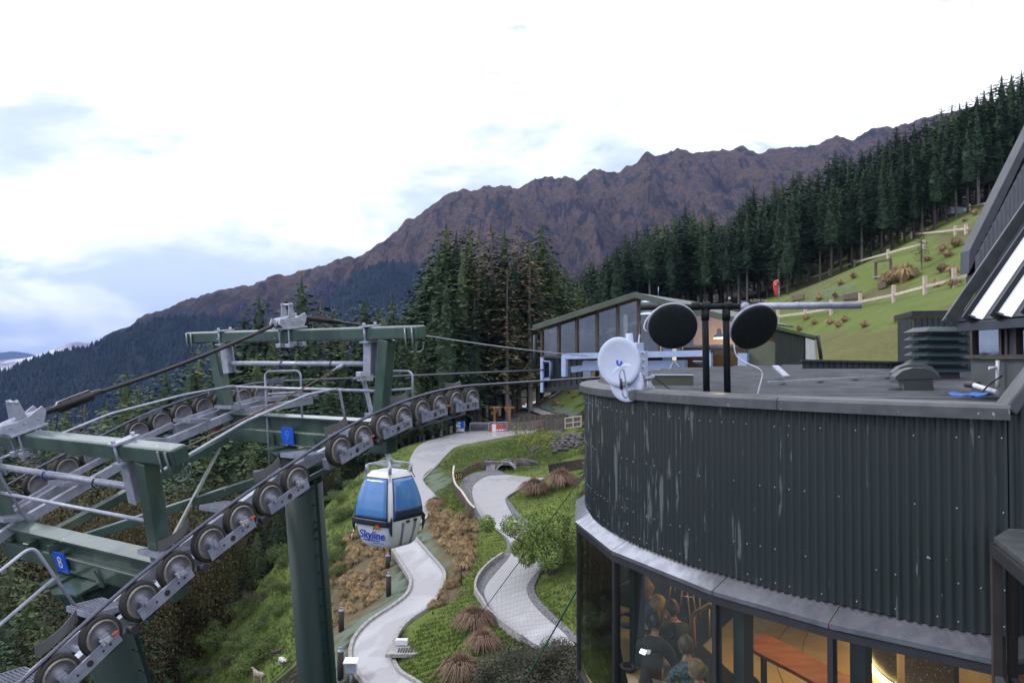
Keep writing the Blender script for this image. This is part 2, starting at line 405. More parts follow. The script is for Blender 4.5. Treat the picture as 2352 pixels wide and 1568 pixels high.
def G(px, py, dz=0.0):
    """where the sight line meets the ground"""
    r = ray(px, py); X = r.x * _ds; Z = r.z * _ds; h = hgt(X, _ds)
    below = np.where(Z < h)[0]
    if len(below) == 0: d = 299.0
    else:
        i = below[0]
        if i == 0: d = _ds[0]
        else:
            a = Z[i - 1] - h[i - 1]; b = Z[i] - h[i]; d = _ds[i - 1] + 0.5 * a / (a - b)
    return Vector((r.x * d, d, hz(r.x * d, d) + dz))

def c5(x, y): return (918.75 + 0.4731 * x, 826.9 + 0.4731 * y)
def z4(x, y): return ((560 + x / 2.4234) * .91875, (1060 + y / 2.4234) * .91875)
def c4(x, y): return ((1100 + x / 5.88) * .91875, (960 + y / 5.88) * .91875)
LOW_L = [(893, 1253), (912, 1285), (931, 1315), (943, 1338), (935, 1368), (905, 1394), (848, 1432), (814, 1470), (804, 1505), (810, 1535), (833, 1568), (870, 1600)]
LOW_R = [(948, 1231), (988, 1277), (1012, 1305), (1021, 1323), (1015, 1349), (992, 1391), (939, 1429), (912, 1463), (901, 1505), (916, 1543), (950, 1566), (1000, 1600)]
UP_L = [(1231, 989), (1160, 990), (1080, 991), (1020, 1004), (968, 1020), (944, 1050), (938, 1085), (940, 1110), (958, 1142), (930, 1185), (905, 1215), (893, 1253)]
UP_R = [(1231, 993), (1180, 1001), (1146, 1007), (1090, 1018), (1046, 1028), (1020, 1050), (1004, 1068), (971, 1101), (1008, 1150), (990, 1180), (965, 1205), (948, 1231)]
MID_OL = [c5(*p) for p in [(480, 540), (430, 540), (350, 555), (300, 590), (290, 640), (330, 720), (375, 775), (430, 805), (490, 850), (520, 900), (500, 960), (430, 1010), (380, 1070), (365, 1130), (400, 1190), (430, 1240), (510, 1310), (590, 1370), (700, 1440)]]
MID_CL = [c5(*p) for p in [(520, 560), (480, 562), (420, 568), (362, 605), (350, 650), (368, 720), (405, 780), (455, 820), (512, 862), (542, 910), (528, 962), (470, 1030), (422, 1090), (408, 1140), (432, 1200), (465, 1240), (540, 1305), (620, 1365), (730, 1430)]]
MID_CR = [c5(*p) for p in [(700, 575), (660, 600), (620, 610), (560, 640), (515, 672), (516, 700), (540, 745), (575, 785), (640, 815), (672, 850), (690, 900), (690, 1000), (640, 1065), (615, 1110), (625, 1155), (660, 1205), (720, 1265), (790, 1325), (850, 1390)]]
MID_OR = [c5(*p) for p in [(705, 578), (665, 604), (625, 614), (565, 644), (521, 675), (545, 705), (570, 740), (606, 775), (655, 805), (695, 850), (705, 900), (705, 985), (668, 1065), (652, 1110), (662, 1150), (698, 1195), (750, 1250), (820, 1310), (880, 1370)]]
GATE_L = [c4(*p) for p in [(1850, 20), (1790, 60), (1700, 140), (1500, 225), (1270, 285), (1210, 330), (1250, 380), (1400, 440), (1520, 478), (1640, 500)]]
GATE_R = [c4(*p) for p in [(1900, 22), (1845, 60), (1760, 140), (1610, 225), (1490, 290), (1450, 335), (1500, 380), (1660, 430), (1780, 462), (1880, 478)]]

# regions with their own ground cover: (polygon in picture, colour)
GRASS_LAWN = (0.125, 0.170, 0.038); GRASS_WILD = (0.120, 0.168, 0.042); EARTH = (0.13, 0.10, 0.07); TEAL = (0.15, 0.195, 0.155)
GRAVEL = (0.15, 0.145, 0.145); FOREST = (0.022, 0.020, 0.015); GRASS_HILL = (0.135, 0.178, 0.046)
REGIONS = [
    ([(900, 1000), (1335, 985), (1335, 1620), (880, 1620), (960, 1300), (1000, 1150)], GRASS_LAWN),
    ([(960, 1110), (1046, 1035), (1180, 1008), (1335, 990), (1335, 1050), (1200, 1085), (1080, 1090), (1000, 1140)], (0.070, 0.105, 0.030)),
    ([(770, 1010), (935, 1030), (950, 1060), (935, 1110), (890, 1180), (800, 1300), (700, 1500), (560, 1620), (300, 1640), (380, 1500), (660, 1240)], GRASS_WILD),
    ([(800, 1230), (900, 1180), (890, 1255), (940, 1340), (890, 1400), (760, 1520), (700, 1500), (740, 1380)], (0.145, 0.115, 0.075)),
    ([(893, 1253), (931, 1315), (943, 1338), (935, 1368), (905, 1394), (848, 1432), (814, 1470), (804, 1505), (810, 1540), (770, 1600), (755, 1500), (800, 1440), (885, 1380), (895, 1320)], TEAL),
    ([(948, 1231), (988, 1277), (1030, 1325), (1040, 1290), (1000, 1250), (985, 1200)], TEAL),
    ([(968, 1180), (1010, 1160), (1060, 1180), (1100, 1230), (1090, 1290), (1040, 1380), (990, 1400), (1025, 1330), (1020, 1280), (985, 1225)], (0.150, 0.122, 0.075)),
    ([(970, 1100), (1005, 1085), (1040, 1110), (1010, 1140), (975, 1135)], TEAL),
    ([(1290, 975), (1335, 970), (1335, 1120), (1300, 1130)], GRASS_LAWN),
    ([(1120, 985), (1200, 935), (1250, 905), (1290, 890), (1290, 960), (1300, 985)], GRAVEL),
    ([c4(*p) for p in [(1480, 290), (1450, 335), (1500, 385), (1700, 440), (1850, 470), (2070, 420), (2070, 330), (1800, 330)]], TEAL),
    ([c4(*p) for p in [(1830, 60), (1610, 225), (1480, 290), (1800, 340), (2100, 400), (2100, 40)]], GRASS_WILD),
]
def inside(px, py, poly):
    c = np.zeros(px.shape, bool); n = len(poly)
    for i in range(n):
        x1, y1 = poly[i]; x2, y2 = poly[(i + 1) % n]
        if y1 == y2: continue
        t = ((y1 > py) != (y2 > py)) & (px < (x2 - x1) * (py - y1) / (y2 - y1) + x1); c ^= t
    return c
gx = np.concatenate([np.arange(-130, -32, 4.0), np.arange(-32, 46, 0.6), np.arange(46, 110, 1.5), np.arange(110, 221, 6.0)])
gy = np.concatenate([np.arange(4, 36, 3.0), np.arange(36, 122, 0.6), np.arange(122, 170, 1.5), np.arange(170, 330, 6.0)])
GX, GY = np.meshgrid(gx, gy); GZ = hgt(GX, GY)
# keep the far rim from running off: blend to a gentle continuation
nx, ny = len(gx), len(gy)
PX = 1176 + 1882 * GX / GY; PY = 784 - 1882 * ((GZ / GY) - SP / CP) / (1 + (GZ / GY) * SP / CP)
jx = np.array([mnoise.noise(Vector((a * .45, b * .45, 1.3))) for a, b in zip(GX.ravel(), GY.ravel())]).reshape(GX.shape)
jy = np.array([mnoise.noise(Vector((a * .45, b * .45, 7.3))) for a, b in zip(GX.ravel(), GY.ravel())]).reshape(GX.shape)
jx2 = np.random.default_rng(3).normal(0, 1, GX.shape); jy2 = np.random.default_rng(4).normal(0, 1, GX.shape)
COLR = np.empty(GX.shape + (3,)); COLR[:] = FOREST
hill = (GX > 14 + (GY - 50) * 0.25) & (GY < 140) & (GX / GY > 0.28) & (PY > 800 - 0.62 * (PX - 1700)) | (inside(PX, PY, [(1720, 712), (1800, 655), (1900, 615), (2000, 555), (2090, 520), (2300, 455), (2800, 300), (2800, 1000), (1700, 1000)]))
COLR[hill] = GRASS_HILL
front = GY < 160
for poly, c in REGIONS:
    k = inside(PX + jx * 13 + jy2 * 7, PY + jy * 10 + jx2 * 5, poly) & front & (GY > 30) & (GX < 26); COLR[k] = c
# worn brown stretches on the green slope
for poly, c in [([(1850, 770), (2000, 760), (2230, 690), (2240, 840), (1830, 840)], (0.145, 0.132, 0.055)), ([(1900, 690), (2080, 650), (2100, 660), (1980, 700), (1860, 712)], (0.12, 0.105, 0.06)), ([(1795, 690), (1860, 650), (1960, 628), (1900, 660), (1830, 700)], (0.125, 0.115, 0.06)), ([(2150, 530), (2290, 490), (2290, 530), (2160, 560)], (0.125, 0.115, 0.055))]:
    k = inside(PX + jx * 40, PY + jy * 18, poly) & hill; COLR[k] = np.array(c) * 0.75 + np.array(GRASS_HILL) * 0.25
verts = np.stack([GX, GY, GZ], -1).reshape(-1, 3)
faces = [(j * nx + i, j * nx + i + 1, (j + 1) * nx + i + 1, (j + 1) * nx + i) for j in range(ny - 1) for i in range(nx - 1)]
# skirt down to the valley floor
b = MB(); b.v = [tuple(p) for p in verts]; b.f = faces; b.m = [0] * len(faces); b.s = [True] * len(faces)
rim = [i for i in range(nx)] + [j * nx + nx - 1 for j in range(1, ny)] + [(ny - 1) * nx + i for i in range(nx - 2, -1, -1)] + [j * nx for j in range(ny - 2, 0, -1)]
cen = Vector((40, 150, 0)); base = len(b.v)
for i in rim:
    p = Vector(b.v[i]); q = cen + (p - cen) * 2.6; b.v.append((q.x, q.y, -330))
for k in range(len(rim)):
    k2 = (k + 1) % len(rim); b.f.append((rim[k], base + k, base + k2, rim[k2])); b.m.append(0); b.s.append(True)
m, t, p = new_mat('ground')
at_n = t.nodes.new('ShaderNodeAttribute'); at_n.attribute_name = 'cover'
vec = obj_coord(t); n1 = noise_node(t, vec, 0.35, 5); n2 = noise_node(t, vec, 2.2, 6, 0.7); n3 = noise_node(t, vec, 9.0, 3, 0.7)
k = math_node(t, 'ADD', 0.18, math_node(t, 'ADD', math_node(t, 'MULTIPLY', n1, 0.75), math_node(t, 'MULTIPLY', n2, 0.90)))
hs = t.nodes.new('ShaderNodeHueSaturation'); t.links.new(at_n.outputs['Color'], hs.inputs['Color']); t.links.new(k, hs.inputs['Value'])
dry = mix_node(t, math_node(t, 'MULTIPLY', ramp(t, n2, 0.5, 0.66), 0.50), hs.outputs[0], (0.16, 0.145, 0.06))
dk = mix_node(t, math_node(t, 'MULTIPLY', ramp(t, n3, 0.5, 0.7), 0.28), dry, (0.04, 0.06, 0.02))
t.links.new(dk, p.inputs['Base Color']); p.inputs['Roughness'].default_value = 0.9; p.inputs['Specular IOR Level'].default_value = 0.15
add_bump(t, p, math_node(t, 'ADD', n2, n3), 0.6, 0.25)
ground = b.build('ground', 'ground', kind='structure', label='grassy hillside falling away below the building')
ca = ground.data.color_attributes.new('cover', 'FLOAT_COLOR', 'POINT')
cv = np.ones((len(b.v), 4)); cv[:, :3] = FOREST; cv[:nx * ny, :3] = COLR.reshape(-1, 3); ca.data.foreach_set('color', cv.ravel())

# valley floor out to the horizon
mat('valley', (0.03, 0.045, 0.035), (0.02, 0.03, 0.026), 0.004, 0.9)
b = MB(); b.add([(-16000, -7000, -330), (16000, -7000, -330), (16000, 18000, -330), (-16000, 18000, -330)], [(0, 1, 2, 3)])
b.build('valley_floor', 'valley', kind='structure')

# ------------------------------------------------------------------ tracks and plaza
def resample(P, n):
    P = [Vector((*p, 0)) for p in P]; P = bez(P, 8)
    L = [0]
    for a, b_ in zip(P, P[1:]): L.append(L[-1] + (b_ - a).length)
    out = []; j = 0
    for i in range(n):
        s = L[-1] * i / (n - 1)
        while j < len(L) - 2 and L[j + 1] < s: j += 1
        f = (s - L[j]) / max(L[j + 1] - L[j], 1e-9); q = P[j].lerp(P[j + 1], f); out.append((q.x, q.y))
    return out
def pair(L_, R_, n):
    """matched points along two edges (control points correspond)"""
    A = [Vector((*p, 0)) for p in L_]; B = [Vector((*p, 0)) for p in R_]
    k = max(2, n // (len(A) - 1)); return [(p.x, p.y) for p in bez(A, k)], [(p.x, p.y) for p in bez(B, k)]
def ribbon(name, L_, R_, material, dz, n=80, cross=5, **tags):
    A, B = pair(L_, R_, n); b = MB(); vs = []
    for a, c in zip(A, B):
        g1, g2 = G(*a), G(*c)
        for i in range(cross):
            q = g1.lerp(g2, i / (cross - 1)); vs.append((q.x, q.y, hz(q.x, q.y) + dz))
    fs = [(i * cross + j, i * cross + j + 1, (i + 1) * cross + j + 1, (i + 1) * cross + j) for i in range(len(A) - 1) for j in range(cross - 1)]
    b.add(vs, fs, 0, True); return b.build(name, material, **tags)
def kerb_run(name, E, material, w, h, parent, n=60, dz=0.0):
    A, _ = pair(E, E, n); pts = [G(*a) for a in A]; b = MB(); vs = []
    for i, q in enumerate(pts):
        t_ = pts[min(i + 1, len(pts) - 1)] - pts[max(i - 1, 0)]; t_.z = 0; s = Vector((t_.y, -t_.x, 0)).normalized() * w / 2
        for sx, hh in ((-1, -0.2), (-1, h), (1, h), (1, -0.2)): vs.append(q + s * sx + Vector((0, 0, hh + dz)))
    fs = [(i * 4 + j, i * 4 + j + 1, i * 4 + 5 + j, i * 4 + 4 + j) for i in range(len(pts) - 1) for j in range(3)]
    fs += [(0, 3, 2, 1), tuple(len(vs) - 4 + j for j in range(4))]
    b.add(vs, fs); return b.build(name, material, parent)
# concrete track surface with wet patches and cross joints
m, t, p = new_mat('track')
vec = obj_coord(t); n1 = noise_node(t, vec, 0.32, 4, 0.5, 0.6); n2 = noise_node(t, vec, 3, 5)
wet = ramp(t, n1, 0.50, 0.58)
c = mix_node(t, n2, (0.36, 0.355, 0.37), (0.29, 0.285, 0.30)); c = mix_node(t, wet, c, (0.37, 0.37, 0.39))
t.links.new(c, p.inputs['Base Color']); t.links.new(math_node(t, 'SUBTRACT', 0.62, math_node(t, 'MULTIPLY', wet, 0.40)), p.inputs['Roughness'])
add_bump(t, p, n2, 0.1, 0.02)
trk = ribbon('luge_track', LOW_L, LOW_R, 'track', 0.09, label='pale concrete track winding down below the gondola', kind='structure')
kerb_run('kerb', LOW_L, 'kerb', 0.22, 0.28, trk); kerb_run('kerb', LOW_R, 'kerb', 0.22, 0.22, trk)
plz = ribbon('path', UP_L, UP_R, 'track', 0.08, label='concrete path coming down from the fenced plaza', kind='structure')
kerb_run('kerb', UP_R[:8], 'kerb', 0.15, 0.12, plz)
mid = ribbon('luge_track', MID_CL, MID_CR, 'track', 0.10, label='grey track curving through the lawn with stone edges', kind='structure')
# stone setts edging: two bands either side of the concrete
m, t, p = new_mat('setts')
vec = obj_coord(t); br = t.nodes.new('ShaderNodeTexVoronoi'); br.feature = 'DISTANCE_TO_EDGE'; br.inputs['Scale'].default_value = 2.6
t.links.new(vec, br.inputs['Vector']); n2 = noise_node(t, vec, 4, 4)
c = mix_node(t, n2, (0.10, 0.10, 0.115), (0.19, 0.185, 0.20)); c = mix_node(t, ramp(t, br.outputs['Distance'], 0.02, 0.07), (0.05, 0.05, 0.05), c)
t.links.new(c, p.inputs['Base Color']); p.inputs['Roughness'].default_value = 0.8; add_bump(t, p, br.outputs['Distance'], 0.5, 0.06)
sb1 = ribbon('stone_edging', MID_OL, MID_CL, 'setts', 0.13, cross=3); sb1.parent = mid; tag(sb1, kind='stuff')
sb2 = ribbon('stone_edging', MID_CR, MID_OR, 'setts', 0.13, cross=3); sb2.parent = mid; tag(sb2, kind='stuff')
kerb_run('kerb', MID_OL[10:18], 'kerb', 0.16, 0.45, mid)
gt = ribbon('luge_track', GATE_L, GATE_R, 'track', 0.12, label='short grey track curving under the glass station', kind='structure')
kerb_run('kerb', GATE_L, 'timber_dark', 0.15, 0.25, gt); kerb_run('kerb', GATE_R, 'timber_dark', 0.15, 0.2, gt)

# ------------------------------------------------------------------ mountains
def interp(P, x):
    return float(np.interp(x, [p[0] for p in P], [p[1] for p in P]))
def range_mesh(name, ridge, D0, D1, z0, material, xs, nt, rib=0.0, ribscale=0.006, rough_=6.0, rrough=0.02, power=1.1, ridge_jag=0.0, seed=0.0, back=1.35, label=None, gully=0.0):
    """a mountain side rising from z0 at depth D0 to the given skyline at depth D1, and falling behind it"""
    ts = np.concatenate([np.linspace(0, 1, nt), [1.06, back]])
    vs = []; nxs = len(xs)
    for i, x in enumerate(xs):
        u = (x - 1176) / 1882.0
        yr = interp(ridge, x)
        for t_ in ts:
            D = D0 + (D1 - D0) * t_
            D *= 1 + 0.05 * math.sin(x * 0.004 + seed)
            X = u * D; zr = (SP / CP + (784 - yr) / 1882.0) * (D1 * (1 + 0.05 * math.sin(x * 0.004 + seed)))
            if t_ <= 1: z = z0 + (zr - z0) * t_ ** power
            elif t_ < 1.1: z = zr - (zr - z0) * 0.03
            else: z = z0
            e = max(0.0, min(1.0, t_)); env = (e * (1 - e) * 4) ** 0.7
            if rib:
                w = X * ribscale + 0.35 * mnoise.noise(Vector((X * 0.002, D * 0.002, seed)))
                r1 = 1 - abs(mnoise.noise(Vector((w, D * ribscale * 0.22, seed + 3)))) * 2
                r2 = 1 - abs(mnoise.noise(Vector((w * 2.7, D * ribscale * 0.5, seed + 9)))) * 2
                z += rib * env * (r1 * 0.7 + r2 * 0.35 - 0.4)
            z += rough_ * env * mnoise.fractal(Vector((X * rrough, D * rrough, seed)), 1.0, 2.0, 4)
            if ridge_jag and t_ > 0.9 and t_ <= 1: z += ridge_jag * mnoise.fractal(Vector((X * 0.014, 0, seed + 5)), 0.75, 2.1, 6)
            vs.append((X, D, z))
    k = len(ts); fs = [(i * k + j, (i + 1) * k + j, (i + 1) * k + j + 1, i * k + j + 1) for i in range(nxs - 1) for j in range(k - 1)]
    b = MB(); b.add(vs, fs, 0, True); o = b.build(name, material, kind='structure', label=label); return o, np.array(vs).reshape(nxs, k, 3)
m, t, p = new_mat('mountain')
vec = obj_coord(t, (0.01, 0.01, 0.01)); n1 = noise_node(t, vec, 0.9, 6, 0.6, 0.4); n2 = noise_node(t, vec, 6, 8, 0.7); n3 = noise_node(t, vec, 22, 5, 0.75)
vs_ = obj_coord(t, (0.01, 0.0022, 0.0030)); n4 = noise_node(t, vs_, 2.6, 7, 0.68, 0.5); n5 = noise_node(t, vs_, 7.5, 5, 0.6, 0.3)
geo = t.nodes.new('ShaderNodeNewGeometry'); sx = t.nodes.new('ShaderNodeSeparateXYZ'); t.links.new(geo.outputs['Position'], sx.inputs[0])
c = mix_node(t, ramp(t, n2, 0.42, 0.6), (0.28, 0.170, 0.115), (0.115, 0.092, 0.098))       # tussock and scree
c = mix_node(t, ramp(t, n3, 0.55, 0.63), c, (0.30, 0.285, 0.285))                             # rock outcrops
c = mix_node(t, math_node(t, 'MULTIPLY', ramp(t, n1, 0.5, 0.7), 0.6), c, (0.28, 0.18, 0.085))
c = mix_node(t, math_node(t, 'MULTIPLY', ramp(t, n4, 0.50, 0.60), 0.85), c, (0.048, 0.043, 0.047))
c = mix_node(t, math_node(t, 'MULTIPLY', ramp(t, n5, 0.57, 0.66), 0.6), c, (0.30, 0.215, 0.13))
scr = ramp(t, math_node(t, 'ADD', sx.outputs['Z'], math_node(t, 'MULTIPLY', n1, 320)), 430, 250)
c = mix_node(t, math_node(t, 'MULTIPLY', scr, 0.85), c, mix_node(t, ramp(t, n3, 0.4, 0.6), (0.05, 0.042, 0.042), (0.028, 0.027, 0.024)))
t.links.new(c, p.inputs['Base Color']); p.inputs['Roughness'].default_value = 0.95; p.inputs['Specular IOR Level'].default_value = 0.1
add_bump(t, p, math_node(t, 'ADD', n2, math_node(t, 'MULTIPLY', n3, 0.6)), 1.0, 90)
RIDGE = [(-500, 900), (0, 860), (200, 800), (330, 730), (400, 700), (480, 675), (560, 655), (640, 635), (720, 610), (780, 600), (810, 590), (835, 585), (870, 555), (900, 530), (930, 505), (950, 500), (985, 472), (1030, 448), (1060, 434), (1085, 432), (1105, 426), (1130, 431), (1160, 428), (1200, 420), (1225, 408), (1250, 403), (1280, 407), (1310, 416), (1340, 398), (1380, 384), (1400, 392), (1425, 394), (1440, 380), (1465, 372), (1490, 353), (1520, 352), (1545, 341), (1575, 341), (1600, 347), (1625, 350), (1660, 344), (1695, 331), (1720, 340), (1750, 347), (1780, 343), (1800, 337), (1850, 338), (1880, 325), (1920, 311), (1960, 311), (1990, 298), (2020, 304), (2060, 292), (2110, 274), (2200, 250), (2400, 215), (2900, 180)]
xs = np.concatenate([np.linspace(-500, 300, 40), np.linspace(305, 2150, 420), np.linspace(2160, 2900, 30)])
mo, MV = range_mesh('mountain', RIDGE, 900, 2700, -330, 'mountain', xs, 90, rib=125, ribscale=0.0052, rough_=55, rrough=0.010, power=1.12, ridge_jag=20, seed=2.0, label='brown craggy mountain ridge')
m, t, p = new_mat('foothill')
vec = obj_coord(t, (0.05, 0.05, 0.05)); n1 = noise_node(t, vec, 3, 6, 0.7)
t.links.new(mix_node(t, n1, (0.012, 0.022, 0.034), (0.026, 0.036, 0.046)), p.inputs['Base Color']); p.inputs['Roughness'].default_value = 0.95; p.inputs['Specular IOR Level'].default_value = 0.1  # slope colour pushed to blue, distance haze put into the albedo
FOOT = [(-600, 1020), (-200, 925), (0, 857), (60, 832), (130, 812), (200, 797), (260, 772), (330, 742), (400, 726), (470, 722), (540, 733), (620, 765), (700, 800), (800, 850), (900, 880), (1300, 900), (1800, 930)]
fo, FV = range_mesh('foothill', FOOT, 620, 1300, -330, 'foothill', np.linspace(-600, 1800, 160), 40, rib=22, ribscale=0.008, rough_=16, rrough=0.01, power=0.95, seed=5.0, label='dark forested foothill at the left')
SPUR = [(200, 905), (420, 840), (560, 775), (640, 750), (700, 720), (740, 700), (790, 652), (830, 622), (870, 604), (915, 600), (960, 612), (1020, 650), (1100, 690), (1250, 740), (1500, 800), (1900, 860)]
sp, SV = range_mesh('foothill', SPUR, 800, 1600, -330, 'foothill', np.linspace(200, 1900, 150), 40, rib=25, ribscale=0.007, rough_=18, rrough=0.01, power=0.95, seed=9.0, label='dark forested spur in front of the mountain')
m, t, p = new_mat('snow_peak')
vec = obj_coord(t, (0.001, 0.001, 0.001)); n1 = noise_node(t, vec, 2.4, 7, 0.7)
t.links.new(mix_node(t, ramp(t, n1, 0.42, 0.55), (0.75, 0.77, 0.82), (0.16, 0.14, 0.15)), p.inputs['Base Color']); p.inputs['Roughness'].default_value = 0.8
range_mesh('mountain', [(-300, 850), (60, 822), (110, 808), (150, 790), (175, 785), (200, 788), (230, 786), (260, 800), (330, 822), (600, 850)], 6000, 8000, -330, 'snow_peak', np.linspace(-300, 600, 90), 20, rib=60, ribscale=0.0026, rough_=30, rrough=0.003, seed=13, label='distant snow dusted peak')
range_mesh('mountain', [(-600, 840), (-200, 815), (-60, 806), (0, 810), (30, 806), (70, 812), (110, 824), (200, 838), (500, 850)], 9500, 12000, -330, 'foothill', np.linspace(-600, 500, 80), 16, rib=80, ribscale=0.002, rough_=40, rrough=0.002, seed=17, label='pale blue range on the far left horizon')

# woods on the far slopes: too many and too small to count
def far_wood(name, MVv, n, material, hmean, tmin, tmax, xlo, xhi, label, seed, clump=0.0):
    rg = np.random.default_rng(seed); b = MB(); nxs, k, _ = MVv.shape; vs = []; fs = []; jmax = k - 3
    for _ in range(n):
        a = rg.uniform(xlo, xhi) * (nxs - 2); tt = (tmin + (tmax - tmin) * rg.random()) * jmax
        i, j = int(a), min(int(tt), jmax - 1); fa, ft = a - i, tt - j
        q = MVv[i, j] * (1 - fa) * (1 - ft) + MVv[i + 1, j] * fa * (1 - ft) + MVv[i, j + 1] * (1 - fa) * ft + MVv[i + 1, j + 1] * fa * ft
        h = hmean * rg.uniform(0.55, 1.3); r = h * rg.uniform(0.20, 0.34); o = len(vs); ph = rg.uniform(0, 6.3)
        for s in range(5):
            g = ph + s * 1.2566; rr = r * rg.uniform(0.8, 1.2); vs.append((q[0] + rr * math.cos(g), q[1] + rr * math.sin(g), q[2] - 1.0 + h * 0.12))
        for s in range(5):
            g = ph + .6 + s * 1.2566; rr = r * rg.uniform(0.45, .8); vs.append((q[0] + rr * math.cos(g), q[1] + rr * math.sin(g), q[2] + h * rg.uniform(.45, .62)))
        vs.append((q[0] + rg.uniform(-.1, .1) * h, q[1], q[2] + h))
        for s in range(5):
            s2 = (s + 1) % 5
            fs += [(o + s, o + s2, o + 5 + s), (o + s2, o + 5 + s2, o + 5 + s), (o + 5 + s, o + 5 + s2, o + 10)]
    b.add(vs, fs, 0, False); return b.build(name, material, kind='stuff', label=label, cat='forest')
mat('wood_haze_blue', (0.018, 0.033, 0.050), (0.034, 0.050, 0.068), 0.02, 0.9, spec=0.1, rvar=0)  # blue of distant haze painted into the tree colour
mat('wood_mauve', (0.075, 0.065, 0.095), (0.045, 0.042, 0.068), 0.02, 0.95, spec=0.1, rvar=0)
far_wood('forest', FV, 24000, 'wood_haze_blue', 7.5, 0.25, 1.0, 0.15, 0.75, 'dark forest tinted haze blue, covering the left foothill', 3)
far_wood('forest', SV, 18000, 'wood_haze_blue', 8.5, 0.3, 1.0, 0.1, 0.7, 'dark forest on the spur below the brown mountain', 4)
far_wood('forest', MV, 17000, 'wood_mauve', 8, 0.42, 0.80, 0.09, 0.42, 'greyish purple scrub wood on the lower mountain side', 5)
# ------------------------------------------------------------------ vegetation
def np_mesh(name, v, f, material, smooth=False):
    me = bpy.data.meshes.new(name); me.from_pydata(v, [], f); me.materials.append(MATS[material])
    if smooth: me.polygons.foreach_set('use_smooth', [True] * len(me.polygons))
    me.update(); return me
def conifer(seed, h=24.0, r=3.6, start=0.12, whorl=0.5, cards=20, needles='needles', bark='bark', sparse=0.0, dead_to=0.0, size=0.54, trunk_r=0.26, core=0.36):
    rg = random.Random(seed); v = []; f = []
    z = start * h
    while z < h * 0.985:
        t_ = (z / h - start) / (1 - start); L0 = r * (1 - t_) ** 0.70 * (0.55 + 0.45 * min(1, t_ * 4 + 0.35)) + 0.15
        nb = rg.randint(5, 7) if z < h * .9 else 4; ph = rg.uniform(0, 6.28)
        for k in range(nb):
            if rg.random() < sparse: continue
            g = ph + k * 6.283 / nb + rg.uniform(-.25, .25); L = L0 * rg.uniform(0.5, 1.25)
            up = rg.uniform(0.05, .3) * (0.3 + t_); droop = rg.uniform(.25, .5) * (1 - t_ * .6)
            zj = rg.uniform(-.45, .45) * min(1, 3 * (1 - t_)); c, s = math.cos(g), math.sin(g); nC = max(2, int(cards * L / r + 1))
            for q in range(nC):
                e = (q + rg.uniform(.2, 1)) / nC; e0 = e * L
                bx, by, bz = c * e0, s * e0, z + zj + up * e0 - droop * e * e * L * .8
                a = g + rg.uniform(-1.15, 1.15); ln = size * rg.uniform(.6, 1.25) * (0.45 + .55 * min(1, L / 1.6)); wd = ln * rg.uniform(.22, .4)
                dz = rg.uniform(-.55, .12) * ln
                tx, ty, tz = bx + math.cos(a) * ln, by + math.sin(a) * ln, bz + dz
                mx_, my_, mz_ = (bx + tx) / 2, (by + ty) / 2, (bz + tz) / 2
                px_, py_ = -math.sin(a) * wd, math.cos(a) * wd; tw = rg.uniform(-.6, .6) * wd
                o = len(v); v += [(bx, by, bz), (mx_ + px_, my_ + py_, mz_ + tw - .1 * ln), (tx, ty, tz), (mx_ - px_, my_ - py_, mz_ - tw - .1 * ln)]
                f.append((o, o + 1, o + 2, o + 3))
        z += whorl * rg.uniform(.7, 1.25) * (1 - .35 * t_)
    if core:                  # dense ragged heart of the crown
        nr, na = 16, 9; o = len(v)
        for i in range(nr + 1):
            t_ = i / nr; zz_ = h * (start + .04 + (1 - start - .06) * t_); rr = core * r * (1 - t_) ** .75 * (.6 + .4 * min(1, t_ * 4 + .3))
            for k in range(na):
                g = 6.283 * (k + .5 * (i % 2)) / na; q = rr * rg.uniform(.65, 1.25); v.append((math.cos(g) * q, math.sin(g) * q, zz_ + rg.uniform(-.3, .3)))
        f += [(o + i * na + k, o + i * na + (k + 1) % na, o + (i + 1) * na + (k + 1) % na, o + (i + 1) * na + k) for i in range(nr) for k in range(na)]
    for k in range(10):      # leader shoot
        g = rg.uniform(0, 6.28); o = len(v); zz_ = h * rg.uniform(.955, 1.0); v += [(0, 0, zz_ + .55), (math.cos(g) * .16, math.sin(g) * .16, zz_ - .35), (math.cos(g + .9) * .16, math.sin(g + .9) * .16, zz_ - .4)]; f.append((o, o + 1, o + 2))
    crown = np_mesh('crown', v, f, needles)
    b = MB(); bend = rg.uniform(-.2, .2)
    b.tube([(0, 0, -1.5), (bend * .3, 0, h * .3), (bend, .05, h * .65), (0, 0, h * .99)], [trunk_r * 1.15, trunk_r, trunk_r * .6, .02], 7, False)
    if dead_to:               # bare dead branches on the lower stem
        for k in range(int(dead_to * h * 2.2)):
            zz_ = rg.uniform(.08, dead_to) * h; g = rg.uniform(0, 6.28); L = rg.uniform(.8, 2.4)
            b.tube([(0, 0, zz_), (math.cos(g) * L * .6, math.sin(g) * L * .6, zz_ - .1 * L), (math.cos(g) * L, math.sin(g) * L, zz_ - rg.uniform(0.05, .5))], [.05, .03, .012], 3, False)
    trunk = np_mesh('trunk', b.v, b.f, bark, True)
    return trunk, crown, h
